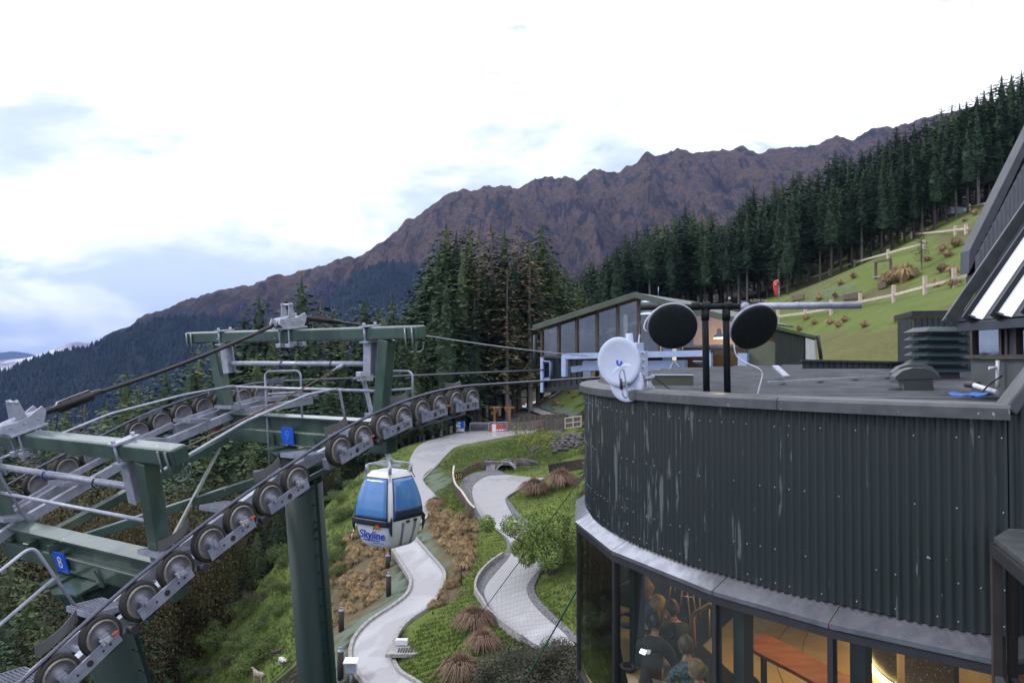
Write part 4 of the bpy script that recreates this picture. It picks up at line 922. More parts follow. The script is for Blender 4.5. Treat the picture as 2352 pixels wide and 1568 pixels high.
def train(root, t0, side, inner_beam):
    """eight sheaves and the beams carrying them"""
    ts = [t0 - 1.54 + .44 * k for k in range(8)]
    b = MB()
    if inner_beam:                                      # far rope: we look at the big inner box beam
        pts = [line_pt(side, q, -.20, -.17) for q in (ts[1] + .1, t0, ts[6] - .1)]
        for p_, q_ in zip(pts, pts[1:]): b.beam(p_, q_, .13, .2)
        for q in (ts[0] + .22, ts[2] + .22, ts[4] + .22, ts[6] + .22): b.beam(line_pt(side, q - .34, -.16, -.08), line_pt(side, q + .34, -.16, -.08), .05, .11)
    else:
        pts = [line_pt(side, q, -.24, -.19) for q in (ts[0] - .1, ts[3], ts[7] + .1)]
        for p_, q_ in zip(pts, pts[1:]): b.beam(p_, q_, .12, .16)
        b.beam(line_pt(side, t0 - .9, -.16, -.12), line_pt(side, t0 + .9, -.16, -.12), .06, .09)
    carrier = b.build('sheave_beam', 'galv', root, bevel=.008)
    for k, q in enumerate(ts):
        o = bpy.data.objects.new('sheave_wheel', WHEEL); col.objects.link(o); o.parent = carrier
        o.location = line_pt(side, q) - ORIG[root.name]; o.rotation_euler = (0, 0, WROT + (math.pi if side < 0 else 0))
    for k in range(4):                                  # a plate for each pair of wheels, on the outer face
        qa, qb = ts[2 * k], ts[2 * k + 1]; b = MB(); lift = -.085
        pa, pb = line_pt(side, qa - .10, .105, lift), line_pt(side, qb + .10, .105, lift); dv = (pb - pa).normalized(); up = WV.cross(dv) * (1 if WV.cross(dv).z > 0 else -1)
        b.beam(pa, pb, .022, .14, up)
        for q in (qa, qb):
            c = line_pt(side, q, .085, -.02); b.box(c, (.09, .07, .11), (dv, WV, up)); c2 = line_pt(side, q, .125, -.01); b.cyl(c2, c2 + WV * side * .02, .028, 8)
        pl = b.build('sheave_plate', 'galv_dull', carrier)
        b = MB(); c = pa.lerp(pb, .5) + WV * side * .0115
        for f_, rr in ((.5, .036), (.30, .014), (.72, .014), (.84, .014)):
            c = pa.lerp(pb, f_) + WV * side * .0125; b.cyl(c, c + WV * side * .003, rr, 12)
        b.build('bolt_hole', 'rubber', carrier, kind='stuff')
        b = MB(); c = pb + up * .075 - dv * .1 + WV * side * .03
        b.prism([c - dv * .05 - up * .02, c + dv * .03 - up * .02, c + dv * .01 + up * .025, c - dv * .07 + up * .05], WV * side * .02)
        b.box(c - dv * .08 + up * .015, (.03, .04, .07), (dv, WV, up)); b.build('wear_clip', 'clip_white', carrier)
        if k % 2 == 0 or side < 0:
            b = MB(); b.cyl(c + dv * .02 + up * .012 + WV * side * .035, c + dv * .10 + up * .012 + WV * side * .035, .014, 8); b.build('clip_spring', 'red_plastic', carrier)
    for k in range(3):                                  # links between pairs
        q = ts[2 * k + 1] + .22; b = MB(); c = line_pt(side, q, .05, -.15); b.cyl(c, c + WV * side * .10, .05, 12)
        b.build('pivot', 'frame_dark', carrier)
    for q in ((ts[0] + .0, ts[1] - .02), (ts[3] + .02, ts[4] - .02), (ts[6] + .02, ts[7] + .0)):   # rope catchers
        b = MB(); A = [line_pt(side, q[0] + (q[1] - q[0]) * f_, -.12, RW + .02) for f_ in np.linspace(0, 1, 7)]; nn = len(A)
        vs = []
        for i, p_ in enumerate(A):
            fl = .05 * (abs(i / (nn - 1) - .5) * 2) ** 2; vs += [p_ - WV * side * (.0 + fl) - ZV * .03, p_ - WV * side * (.05 + fl) + ZV * (.06 + fl * .6), p_ - WV * side * (.06 + fl) + ZV * (.06 + fl * .6), p_ - WV * side * (.01 + fl) - ZV * .03]
        fs = [(i * 4 + j, i * 4 + (j + 1) % 4, i * 4 + 4 + (j + 1) % 4, i * 4 + 4 + j) for i in range(nn - 1) for j in range(4)] + [(0, 1, 2, 3), (len(vs) - 4, len(vs) - 1, len(vs) - 2, len(vs) - 3)]
        b.add(vs, fs); b.build('rope_catcher', 'galv_dull' if side < 0 else 'frame_dark', carrier)
    if inner_beam:
        b = MB(); c = line_pt(side, t0, -.2, -.36); b.box(c, (.3, .3, .3), (LV, WV, ZV)); b.build('pivot_block', 'rust', carrier)
    return carrier
for root, t0 in ((t8, T8), (t9, T9)):
    train(root, t0, 1, False); train(root, t0, -1, True)
# catwalks: a stringer with stepped gratings beside each train, and hand rails
def grating(b, c, sx_, sy_):
    ax = (LV, WV, ZV); th = .012
    for s in (-1, 1): b.box(c + WV * s * sy_ / 2, (sx_, .012, .06), ax); b.box(c + LV * s * sx_ / 2, (.012, sy_, .06), ax)
    k = 9
    for i in range(1, k): b.box(c + LV * (i / k - .5) * sx_ + ZV * .018, (.006, sy_ - .02, .024), ax)
    for i in range(1, 4): b.box(c + WV * (i / 4 - .5) * sy_ + ZV * .012, (sx_ - .02, .006, .012), ax)
for root, t0, names in ((t8, T8, 0), (t9, T9, 1)):
    for side in (1, -1):
        b = MB(); q0, q1 = t0 - 1.9, t0 + 1.9
        for qa, qb in ((q0, t0), (t0, q1)): b.beam(line_pt(side, qa, -.62, -.15), line_pt(side, qb, -.62, -.15), .09, .14)
        for q in (t0 - 1.2, t0 + 1.2): b.beam(line_pt(side, q, -.22, -.22), line_pt(side, q, -.62, -.2), .05, .06)
        st = b.build('catwalk_stringer', 'galv', root)
        for k in range(5):
            q = t0 - 1.7 + .85 * k; b = MB(); c = line_pt(side, q, -.56, -.02); grating(b, c, .40, .50); b.build('step_grating', 'galv_dull', st)
def rail(root, pts, r=.020, rad=.12):
    b = MB(); b.tube(fillet(pts, rad), r, 9); return b.build('hand_rail', 'galv', root)
A = lambda side, q, up, off=-.80: line_pt(side, q, off, up)
rail(t8, [A(1, -4.8, -.1), A(1, -4.8, .95), A(1, -6.0, .95), A(1, -9.5, .95)]); rail(t8, [A(1, -4.8, .48), A(1, -9.5, .48)])
rail(t9, [A(1, -3.73, -.05), A(1, -3.73, .8), A(1, -2.2, .78), A(1, -1.2, .68), A(1, -.62, .58), A(1, -.62, -.1)])
rail(t9, [A(-1, -3.81, -.3), A(-1, -3.81, .92), A(-1, -2.2, .75), A(-1, -1.0, .52), A(-1, .0, .4), A(-1, .02, -.45)])
rail(t9, [at(620, 1085, 14.6), at(608, 853, 14.9), at(690, 851, 14.6), at(694, 968, 14.6)]); rail(t9, [at(616, 905, 14.8), at(692, 900, 14.6)])
rail(t9, [at(880, 960, 13.5), at(878, 853, 13.5), at(947, 852, 13.2), at(948, 925, 13.2)]); rail(t9, [at(879, 898, 13.5), at(948, 892, 13.2)])
# bracing between the two towers
b = MB(); b.beam(at(60, 1258, 11.7), at(520, 1008, 15.2), .13, .13); b.build('brace', 'green_steel', t9, bevel=.01)
b = MB(); b.beam(at(110, 1262, 11.4), at(770, 1045, 13.9), .10, .13); b.build('brace', 'green_steel', t9, bevel=.01)
b = MB(); b.beam(at(385, 1258, 10.5), at(506, 1026, 15.1), .03, .075); b.build('brace', 'green_steel', t9)
b = MB(); b.beam(at(690, 1110, 12.6), at(800, 1050, 13.4), .03, .075); b.build('brace', 'green_steel', t9)

# ropes
def sag(p, q, s, n=10): return [p.lerp(q, k / n) - ZV * s * 4 * (k / n) * (1 - k / n) for k in range(n + 1)]
for side, lab in ((1, 'steel haul rope running over the near sheave wheels into the station'), (-1, 'steel haul rope running over the far sheave wheels into the station')):
    b = MB(); tt = list(np.linspace(-14, -5.5, 8)) + list(np.linspace(-5.4, 1.6, 36)) + list(np.linspace(2, 14.5, 12))
    b.tube([line_pt(side, q, 0, RW + .02) for q in tt], .0225, 8); b.build('haul_rope', 'rope_steel', label=lab, cat='cable', group='haul ropes')
s8, s9 = Q8(-.55, 1.60), Q9(-.05, 1.60)
cab = thing('signal_cable', Q8(-.55, 1.60), 'thick black signal cable slung over the tops of both towers', 'cable')
b = MB(); lowend = s8 - LV * 7 - ZV * 4.6
b.tube(sag(lowend, s8, .15) + [s8 + al8 * .3 - n8 * .02] + sag(s8.lerp(s9, .08), s9, .10)[1:-1] + [s9 - al9 * .15, s9, s9 + al9 * .35 - n9 * .01], .031, 9)
b.build('cable', 'black_cable', cab)
endp = at(1350, 817, 24.0); hook = s9 + al9 * .35 - n9 * .01
b = MB(); b.tube(sag(hook, at(840, 748, 15.0), .0), .024, 8); b.build('messenger_wire', 'black_cable', cab); b = MB(); b.tube(sag(at(840, 748, 15.0), endp, .06, 14), .013, 6); b.build('messenger_wire', 'galv', cab)
def splice(p, q, L, r):
    d = (q - p).normalized(); b = MB(); b.tube([p - d * L * .85, p - d * L * .55, p - d * L * .5, p + d * L * .5, p + d * L * .55, p + d * L * .85], [.034, .05, r, r, .05, .034], 10)
    _, s_, u_ = frame_axes(d)
    b.box(p + u_ * r * .75, (L, r * 1.1, .025), (d, s_, u_)); b.box(p - u_ * r * .75, (L, r * 1.1, .025), (d, s_, u_))
    for k in range(4): b.cyl(p + d * L * (k / 3 - .5) * .9 + u_ * r * .6 - s_ * r * .8, p + d * L * (k / 3 - .5) * .9 + u_ * r * .9 + s_ * r * .8, .008, 5)
    o = b.build('splice_case', 'black_cable', cab)
    b = MB(); b.tube(bez([p - d * L * .5, p - d * L * .55 - ZV * .25, p - d * L * .75 - ZV * .5, p - d * L * 1.0 - ZV * .55], 5), .008, 5); b.build('lead', 'black_cable', cab)
splice(s8.lerp(s9, .165) - ZV * .055, s9, .46, .085); splice(hook.lerp(at(840, 748, 15), .28), at(840, 748, 15), .40, .065)
pa, pb = Q9(1.25, .80), at(398, 1040, 9.25)
b = MB(); b.tube(sag(pa, pb, .04), .011, 6); wr = b.build('stay_rope', 'rust_rope', label='rusty wire stay stretched between the two towers', cat='cable')
b = MB(); d = (pb - pa).normalized(); b.tube([pa + d * .0, pa + d * .12, pa + d * .16, pa + d * .3, pa + d * .34, pa + d * .5], [.012, .012, .035, .035, .014, .012], 8); b.build('turnbuckle', 'galv', wr)

# ------------------------------------------------------------------ gondola cabin on the far rope
gp = line_pt(-1, 4.1, 0, RW + .02)
CF = at(893, 1250, 19.5); CF = Vector((gp.x + .05, gp.y + .05, CF.z))                # floor centre under the grip
CF = at(893, 1248, 19.4)
CH = 1.72
gon = thing('gondola_cabin', CF, 'white gondola cabin with blue tinted windows and blue lettering, hanging over the track', 'gondola')
fx, fy = WV, LV                                                                       # local right and forward (uphill)
PROF = [(0.0, .40), (.03, .455), (.22, .52), (.45, .575), (.66, .60), (.85, .60), (1.1, .565), (1.35, .50), (1.55, .43), (1.66, .385), (1.72, .33)]
def half(z): return float(np.interp(z, [p_[0] for p_ in PROF], [p_[1] for p_ in PROF]))
NS = 36
def sect(z, grow=0.0, inset=1.0):
    h = half(z) + grow; out = []
    for k in range(NS):
        g = 2 * math.pi * (k + .5) / NS; c, s = math.cos(g), math.sin(g); e = 2 / 7.0
        out.append(CF + (fx * math.copysign(abs(c) ** e, c) * 1.02 + fy * math.copysign(abs(s) ** e, s)) * h * inset + ZV * z)
    return out
zs = np.linspace(0, 1.72, 26); b = MB(); vs = []
for z in zs: vs += sect(z)
fs = [(i * NS + k, i * NS + (k + 1) % NS, (i + 1) * NS + (k + 1) % NS, (i + 1) * NS + k) for i in range(len(zs) - 1) for k in range(NS)]
b.add(vs, fs, 0, True); b.add(sect(0), [tuple(reversed(range(NS)))]); b.add(sect(1.72), [tuple(range(NS))]); b.build('shell', 'cabin_white', gon)
def face_pt(face, a, z, out=0.0):
    """face 0 = towards downhill end (-LV), 1 = right side (+WV), 2 = uphill, 3 = left; a in -1..1"""
    h = half(z); nrm, tan = ((-fy, fx), (fx, fy), (fy, fx), (-fx, fy))[face]
    k = 1.02 if face in (1, 3) else 1.0; bulge = (abs(a) ** 5) * .03
    return CF + nrm * (h * k + out - bulge) + tan * a * h + ZV * z
def face_patch(name, face, a0, a1, z0, z1, out, material, na=8, nz=12, taper=0.0, skew=0.0):
    b = MB(); vs = []
    for j in range(nz + 1):
        for i in range(na + 1):
            a = a0 + (a1 - a0) * i / na; z = z0 + (z1 - z0) * j / nz + skew * (i / na - .5)
            vs.append(face_pt(face, a * (1 - taper * j / nz), z, out))
    fs = [(j * (na + 1) + i, j * (na + 1) + i + 1, (j + 1) * (na + 1) + i + 1, (j + 1) * (na + 1) + i) for j in range(nz) for i in range(na)]
    if face in (2, 1): pass
    b.add(vs, fs, 0, True); o = b.build(name, material, gon); sm = o.modifiers.new('t', 'SOLIDIFY'); sm.thickness = .012; sm.offset = 0
    return o
m, t, p = new_mat('cabin_glass')
p.inputs['Base Color'].default_value = (0.055, 0.17, 0.42, 1); p.inputs['Roughness'].default_value = 0.08; p.inputs['Specular IOR Level'].default_value = 0.7
vec = obj_coord(t, (1, 1, .25)); n1 = noise_node(t, vec, 5, 3)
t.links.new(mix_node(t, n1, (0.05, 0.17, 0.46), (0.13, 0.32, 0.66)), p.inputs['Base Color'])
mat('cabin_seat', (0.02, 0.035, 0.085), None, 5, 0.5)
for fc in range(4):
    face_patch('window_seal', fc, -.84, .84, .66, 1.60, .004, 'cabin_dark', taper=.02)
    face_patch('window', fc, -.80, .80, .69, 1.575, .014, 'cabin_glass', taper=.02)
face_patch('seat_back', 1, -.78, .78, .70, .90, .022, 'cabin_seat', nz=4)
for fc in (0, 2):
    face_patch('bumper', fc, -1.0, 1.0, .53, .67, .045, 'cabin_dark', nz=4)
    for sgn in (-1, 1):
        b = MB(); c = face_pt(fc, sgn * .95, .56, .01); nrm = (-fy if fc == 0 else fy)
        b.prism([c + ZV * .20 - nrm * .05, c + ZV * .1 + nrm * .035, c - ZV * .1 + nrm * .035, c - ZV * .26 - nrm * .05], fx * .04 * sgn); b.build('bumper_end', 'cabin_dark', gon, bevel=.015)
for fc in (1, 3):
    for a_ in (-.30, .42): face_patch('groove', fc, a_ - .07, a_ + .07, .06, .60, .006, 'cabin_groove', na=2, taper=.0)
    for a_ in (-.05, .38): b = MB(); b.box(face_pt(fc, a_, .60, .02), (.09, .04, .05), (fy, fx, ZV)); b.build('door_catch', 'cabin_dark', gon)
# lettering on the lower panel of the downhill end
zc_l = .30; nrm = -fy; up = (face_pt(0, 0, .40) - face_pt(0, 0, .15)).normalized(); so = face_pt(0, -.02, zc_l, .035)
text_mesh('lettering', 'Skyline', .285, so, fx, up, 'logo_blue', gon, shear=.28, off=.006)
b = MB(); q = so - up * .135
b.prism([q - fx * .30 - up * .012, q + fx * .22 - up * .004, q + fx * .22 + up * .018, q - fx * .30 + up * .02], nrm * .004)
b.prism([q + fx * .02 - up * .055, q + fx * .34 - up * .048, q + fx * .34 - up * .036, q + fx * .02 - up * .04], nrm * .004); b.build('underline', 'logo_blue', gon)
q = so + up * .165 + fx * .16
b = MB(); b.prism([q, q + fx * .10 + up * .01, q + fx * .15 + up * .07, q + fx * .10 + up * .12, q + fx * .02 + up * .10], nrm * .004); b.build('emblem', 'logo_orange', gon)
b = MB(); b.prism([q - fx * .01, q + fx * .01 + up * .10, q - fx * .05 + up * .05, q - fx * .08 - up * .03], nrm * .004); b.build('emblem', 'logo_green', gon)
# roof frame and hanger
rt = CF + ZV * 1.72; ht = rt + ZV * .22
b = MB()
for sx_, sy_ in ((1, 1), (1, -1), (-1, 1), (-1, -1)):
    e = rt + (fx * sx_ + fy * sy_) * .36 + ZV * .02
    b.tube(bez([ht + (fx * sx_ + fy * sy_) * .03, ht + (fx * sx_ + fy * sy_) * .18 - ZV * .03, e + ZV * .12, e], 4), .028, 7); b.cyl(e - ZV * .06, e + ZV * .13, .04, 10)
    b.beam(e, e + (fx * sx_ + fy * sy_) * .07 - ZV * .2, .03, .03)
b.beam(rt + fx * .38 + ZV * .13, rt - fx * .38 + ZV * .13, .05, .05); b.build('roof_frame', 'galv', gon)
top = gp
b = MB(); b.tube(bez([ht - ZV * .04, ht + ZV * .12 - fy * .03, ht.lerp(top, .3) - fy * .1 - fx * .05, ht.lerp(top, .75) - fx * .10, top - ZV * .06 - fx * .05], 7), [.075] * 6 + [.055] * 23, 9)
b.build('hanger_arm', 'galv', gon)
b = MB(); b.box(top + ZV * .0, (.42, .12, .16), (LV, WV, ZV)); b.box(top - LV * .12 + ZV * .08, (.22, .16, .12), (LV, WV, ZV)); b.beam(top + LV * .1, top + LV * .34 + ZV * .32, .04, .06); b.sphere(top + LV * .34 + ZV * .33, .06, 10, 6); b.beam(top - LV * .2, top - LV * .42 - ZV * .02, .05, .04); b.build('grip', 'galv', gon, bevel=.01)
# ------------------------------------------------------------------ round restaurant building
DC = Vector((9.344, 14.061, 0)); RO, RWALL, RCAP = 8.30, 8.05, 8.16
ZCAP, ZCAPB, ZWB, ZFL, ZFLOOR = -.42, -.555, -2.55, -2.70, -5.05
def pol(r, a, z): return Vector((DC.x + r * math.cos(R(a)), DC.y + r * math.sin(R(a)), z))
PANES = [-220, -206.5, -192.2, -177.65, -163.06, -147.63, -137.37, -126.81]
A0, A1 = -235.0, -126.3
rest = thing('restaurant_building', pol(RWALL, -150, -9), 'round building clad in dark corrugated metal with a band of windows below', 'building')
# corrugated wall: every rib is modelled
m, t, p = new_mat('drum_clad')
vec = obj_coord(t); st = obj_coord(t, (1, 1, .07)); n1 = noise_node(t, vec, 1.5, 4); n2 = noise_node(t, st, 16, 4, .6); n4 = noise_node(t, obj_coord(t, (1, 1, .35)), 4.0, 5, .65)
c = mix_node(t, n1, (0.016, 0.0245, 0.0255), (0.023, 0.031, 0.033))
geo = t.nodes.new('ShaderNodeNewGeometry'); sx = t.nodes.new('ShaderNodeSeparateXYZ'); t.links.new(geo.outputs['Position'], sx.inputs[0])
left = ramp(t, sx.outputs['X'], 3.4, 1.2)                                          # the weathered side
thr = math_node(t, 'SUBTRACT', n2, math_node(t, 'SUBTRACT', .145, math_node(t, 'MULTIPLY', left, .115)))
worn = math_node(t, 'MULTIPLY', ramp(t, thr, 0.50, 0.53), ramp(t, n4, .46, .56))
c = mix_node(t, math_node(t, 'MULTIPLY', worn, 0.5), c, (0.24, 0.27, 0.27))
n5 = noise_node(t, vec, 11, 2, .5); c = mix_node(t, ramp(t, n5, .76, .78), c, (0.33, 0.35, 0.38))
t.links.new(c, p.inputs['Base Color']); p.inputs['Roughness'].default_value = 0.48
PITCHR = .094
def corr_wall(path, top, bot, n_per=8, depth=.0145, pitch=PITCHR):
    """path: list of (point2d, outward normal, arc length); top/bot functions of arc length"""
    b = MB(); vs = []
    for q, nrm, s in path:
        w = math.sin(2 * math.pi * s / pitch); w = math.copysign(abs(w) ** .75, w) * depth
        for k in range(5):
            f_ = k / 4; z = bot(s) + (top(s) - bot(s)) * f_; vs.append((q.x + nrm.x * w, q.y + nrm.y * w, z))
    n = len(path); b.add(vs, [(i * 5 + k, i * 5 + 5 + k, i * 5 + 6 + k, i * 5 + 1 + k) for i in range(n - 1) for k in range(4)], 0, True); return b
# the wall is hung in separate sheets, each with its own lap
da = math.degrees(.01175 / RWALL); aa = A0; arc = 0.0; sheet = []; SH = math.degrees(PITCHR * 8 / RWALL); nextc = A0 + SH
def flush(sheet, k):
    corr_wall(sheet, lambda s: ZCAPB + .03 + .0 * s, lambda s, k=k: ZWB - .012 * (k % 2)).build('cladding_sheet', 'drum_clad', rest)
k = 0
while aa < A1:
    q = pol(RWALL + .004 * (k % 2), aa, 0); sheet.append((q, Vector((math.cos(R(aa)), math.sin(R(aa)), 0)), R(aa - A0) * RWALL))
    if aa >= nextc: flush(sheet, k); k += 1; nextc += SH; sheet = [sheet[-1]]
    aa += da
flush(sheet, k)
b = MB(); rgb = random.Random(3)
for zb in (-.74, -1.42, -2.12, -2.47):
    aa = A0
    while aa < A1:
        if rgb.random() < .62: q = pol(RWALL + .021, aa + rgb.uniform(-.05, .05), zb + rgb.uniform(-.015, .015)); b.sphere(q, .0085, 6, 4)
        aa += math.degrees(PITCHR / RWALL) * 2
b.build('fixing_screws', 'galv', rest, kind='stuff')
def arc_strip(prof, a0, a1, step=1.5, closed=True):
    b = MB(); n = max(2, int((a1 - a0) / step) + 1); vs = []
    for i in range(n):
        a = a0 + (a1 - a0) * i / (n - 1)
        for r_, z in prof: vs.append(pol(r_, a, z))
    m_ = len(prof); kk = m_ if closed else m_ - 1
    fs = [(i * m_ + j, i * m_ + (j + 1) % m_, (i + 1) * m_ + (j + 1) % m_, (i + 1) * m_ + j) for i in range(n - 1) for j in range(kk)]
    b.add(vs, fs, 0, True)
    if closed: b.add(vs[:m_], [tuple(range(m_))]); b.add(vs[-m_:], [tuple(reversed(range(m_)))])
    return b
b = arc_strip([(RWALL - .07, -.62), (RWALL - .07, ZWB)], A0, A1 + .6, 2.0, False); b.build('wall_lining', 'wall_dark', rest)
# parapet capping in lengths
cuts = [-235, -214, -196, -178, -160, -142, A1 + .2]
for a, c_ in zip(cuts, cuts[1:]):
    b = arc_strip([(RCAP, ZCAPB), (RCAP, ZCAP - .03), (RCAP - .03, ZCAP), (RCAP - .36, ZCAP + .012), (RCAP - .38, ZCAP - .02), (RCAP - .38, -.68)], a + .06, c_, 1.0, False)
    o = b.build('parapet_cap', 'cap_metal', rest); 
    for f_ in o.data.polygons: f_.use_smooth = False
# window head flashing: one folded plate per pane, joints between
for a, c_ in zip(PANES, PANES[1:]):
    p0, p1 = pol(RO, a, ZFL), pol(RO, c_, ZFL); w0, w1 = pol(RWALL - .1, a, ZWB + .03), pol(RWALL - .1, c_, ZWB + .03)
    g = (p1 - p0).normalized() * .006
    b = MB(); nn = 9; vs = []
    for i in range(nn):
        f_ = i / (nn - 1); A_ = pol(RWALL - .1, a + (c_ - a) * f_, ZWB + .03); B_ = p0.lerp(p1, f_)
        if i == 0: A_ = A_ + g; B_ = B_ + g
        if i == nn - 1: A_ = A_ - g; B_ = B_ - g
        vs += [A_, B_, B_ - ZV * .05, B_ - ZV * .05 + (DC - B_).normalized() * .03 * 0]
    fs = []
    for i in range(nn - 1): fs += [(i * 4, i * 4 + 4, i * 4 + 5, i * 4 + 1), (i * 4 + 1, i * 4 + 5, i * 4 + 6, i * 4 + 2)]
    b.add(vs, fs, 0, False); b.build('flashing', 'flash_dark', rest)
    out = ((p0 + p1) / 2 - DC); out.z = 0; out.normalize()
    b = MB(); b.beam(p0 - out * .05 - ZV * .10, p1 - out * .05 - ZV * .10, .06, .10); b.build('window_head', 'frame_dark', rest)
    d = (p1 - p0).normalized(); q0, q1 = p0 - out * .055 + d * .035, p1 - out * .055 - d * .035
    b = MB(); b.add([q0 - ZV * .15, q1 - ZV * .15, q1 - ZV * 2.45, q0 - ZV * 2.45], [(0, 1, 2, 3)]); b.build('window_pane', 'rest_glass' if 'rest_glass' in MATS else glass_mat('rest_glass', (.78, .82, .80), .12, 2.4), rest)
    b = MB(); b.beam(p0 - out * .05 - ZV * 2.48, p1 - out * .05 - ZV * 2.48, .07, .06); b.build('window_sill', 'frame_dark', rest)
    b = MB(); b.add([p0 - out * .06 - ZV * 2.51, p1 - out * .06 - ZV * 2.51, p1 - out * .06 - ZV * 14, p0 - out * .06 - ZV * 14], [(0, 1, 2, 3)]); b.build('base_wall', 'dark_clad', rest)
for a in PANES[1:-1]:
    o_ = pol(1, a, 0) - DC; o_.z = 0
    b = MB(); b.box(pol(RO - .075, a, ZFL - 1.29), (.10, .06, 2.42), (o_, o_.cross(ZV), ZV)); b.build('mullion', 'frame_dark', rest)
    b = MB(); b.box(pol(RO - .30, a + 1.4, ZFL - 1.2), (.16, .16, 2.28), (o_, o_.cross(ZV), ZV)); b.build('column', 'dark_clad', rest)
# interior: floor, ceiling, back wall
mat('floor_cream', (0.50, 0.34, 0.16), (0.44, 0.29, 0.13), 2, 0.42, bump=.02)
mat('ceiling_dark', (0.12, 0.09, 0.06), None, 3, .8)
b = MB(); ring = [pol(RO - .1, a, ZFLOOR) for a in np.linspace(-235, -126.81, 40)] + [Vector((4.45, 7.6, ZFLOOR)), Vector((9, 8.2, ZFLOOR)), Vector((13, 12, ZFLOOR)), Vector((12, 19, ZFLOOR))]
b.add(ring, [tuple(range(len(ring)))]); b.build('floor', 'floor_cream', rest)
b = MB(); dk = [pol(RO - .12, a, ZFLOOR + .006) for a in np.linspace(-232, -148.5, 30)] + [pol(6.3, -150, ZFLOOR + .006), pol(6.0, -185, ZFLOOR + .006), pol(5.6, -228, ZFLOOR + .006)]; b.add(dk, [tuple(range(len(dk)))]); b.build('carpet', 'wall_dark', rest)
b = MB(); ring2 = [Vector((q.x, q.y, ZFL + .12)) for q in ring]; ring2 = [DC + (q - DC) * .965 + ZV * (ZFL + .12) * (1 - .965) for q in ring2]; b.add(ring2, [tuple(reversed(range(len(ring2))))]); b.build('ceiling', 'ceiling_dark', rest)
b = MB(); bw = [Vector((4.6, 7.75, 0)), Vector((9, 8.3, 0)), Vector((13, 12, 0)), Vector((12, 19, 0)), Vector((6, 21.5, 0)), Vector((3.2, 19.8, 0))]
for q0, q1 in zip(bw, bw[1:]): b.add([q0 + ZV * ZFLOOR, q1 + ZV * ZFLOOR, q1 + ZV * (ZFL + .12), q0 + ZV * (ZFL + .12)], [(0, 1, 2, 3)])
b.build('back_wall', 'wall_dark', rest)
# low roof behind the parapet, ribbed sheets sloping gently up to the back
def roofz(y): return -.66 + .036 * (y - 8)
b = MB(); poly = [pol(RCAP - .3, a, 0) for a in np.linspace(-235, A1, 50)]
ys = [q.y for q in poly]
def roof_left(y): 
    dy = y - DC.y; r_ = RCAP - .33
    return DC.x - math.sqrt(max(0.01, r_ * r_ - dy * dy)) if abs(dy) < r_ else DC.x
y0 = 7.62; k = 0
while y0 < 21.6:
    y1 = min(y0 + .58, 21.7); b = MB(); vs = []; n = 14
    for i in range(n + 1):
        for yy, dz in ((y0, 0), (y0 + .04, .035), (y0 + .08, 0), (y1, 0)):
            xl = roof_left(yy); xr = 4.75 + max(0, yy - 7.8) * 1.25; xr = min(xr, 18.0); xr = max(xr, xl + .05); vs.append((xl + (xr - xl) * i / n, yy, roofz(yy) + dz))
    fs = [(i * 4 + j, i * 4 + 4 + j, i * 4 + 5 + j, i * 4 + 1 + j) for i in range(n) for j in range(3)]
    b.add(vs, fs); b.build('roof_sheet', 'roof_sheet', rest); y0 += .58; k += 1
# raking wall and cap at the right end
c0 = pol(RWALL, A1, 0); dirv = Vector((.965, -.26, 0)).normalized(); L = 2.2; path = []
for i in range(int(L / .01175)):
    s = i * .01175; path.append((c0 + dirv * s, Vector((dirv.y, -dirv.x, 0)), s))
rk = 1.42
corr_wall(path, lambda s: ZCAPB + .02 + rk * s, lambda s: ZWB + .0).build('cladding_sheet', 'drum_clad', rest)
b = MB(); i0 = c0 - dirv * .12 - Vector((dirv.y, -dirv.x, 0)) * .06; i1 = c0 + dirv * L - Vector((dirv.y, -dirv.x, 0)) * .06; b.add([i0 + ZV * ZWB, i1 + ZV * ZWB, i1 + ZV * (ZCAPB + rk * L), i0 + ZV * (ZCAPB - .02)], [(0, 1, 2, 3)]); b.build('wall_lining', 'wall_dark', rest)
b = MB(); up = (dirv + ZV * rk).normalized(); nn_ = Vector((dirv.y, -dirv.x, 0)); q = c0 + ZV * (ZCAP - .06)
b.beam(q - nn_ * .10, q + (dirv + ZV * rk) * L - nn_ * .10, .36, .12, up=nn_.cross(up)); b.build('raking_cap', 'cap_metal', rest, bevel=.02)
# projecting bay with a flat sill top at the lower right
bay = MB(); e0 = at(2283, 1233, 7.2); e1 = at(2352, 1294, 6.35); e2 = at(2330, 1205, 7.75); e3 = Vector((e1.x + 1.6, e1.y + 1.1, e0.z))
e1 = Vector((e1.x, e1.y, e0.z)); e2 = Vector((e2.x, e2.y, e0.z)); far1 = e0 + (e1 - e0) * 2.2
bay.prism([e0, far1, far1 + Vector((1.6, 1.0, 0)), e2 + Vector((1.5, .2, 0)), e2], (0, 0, -.05)); bay.build('bay_top', 'cap_metal', rest, bevel=.008)
d_ = (far1 - e0).normalized()
b = MB(); b.box(e0 + d_ * .05 - ZV * 1.1, (.07, .07, 2.1), (d_, d_.cross(ZV), ZV)); b.build('bay_post', 'frame_brown', rest)
b = MB(); b.beam(e0 + d_ * .05 - ZV * .10, far1 - ZV * .10, .08, .10); b.build('bay_head', 'frame_dark', rest)
b = MB(); b.beam(e0 + d_ * .1 - ZV * 1.2, far1 - ZV * 1.62, .06, .07); b.build('bay_rail', 'cap_metal', rest)
b = MB(); q0, q1 = e0 + d_ * .1, far1; o_ = d_.cross(ZV) * -.06; b.add([q0 + o_ - ZV * .15, q1 + o_ - ZV * .15, q1 + o_ - ZV * 2.2, q0 + o_ - ZV * 2.2], [(0, 1, 2, 3)]); b.build('window_pane', glass_mat('bay_glass', (.25, .27, .3), .05, 4), rest)

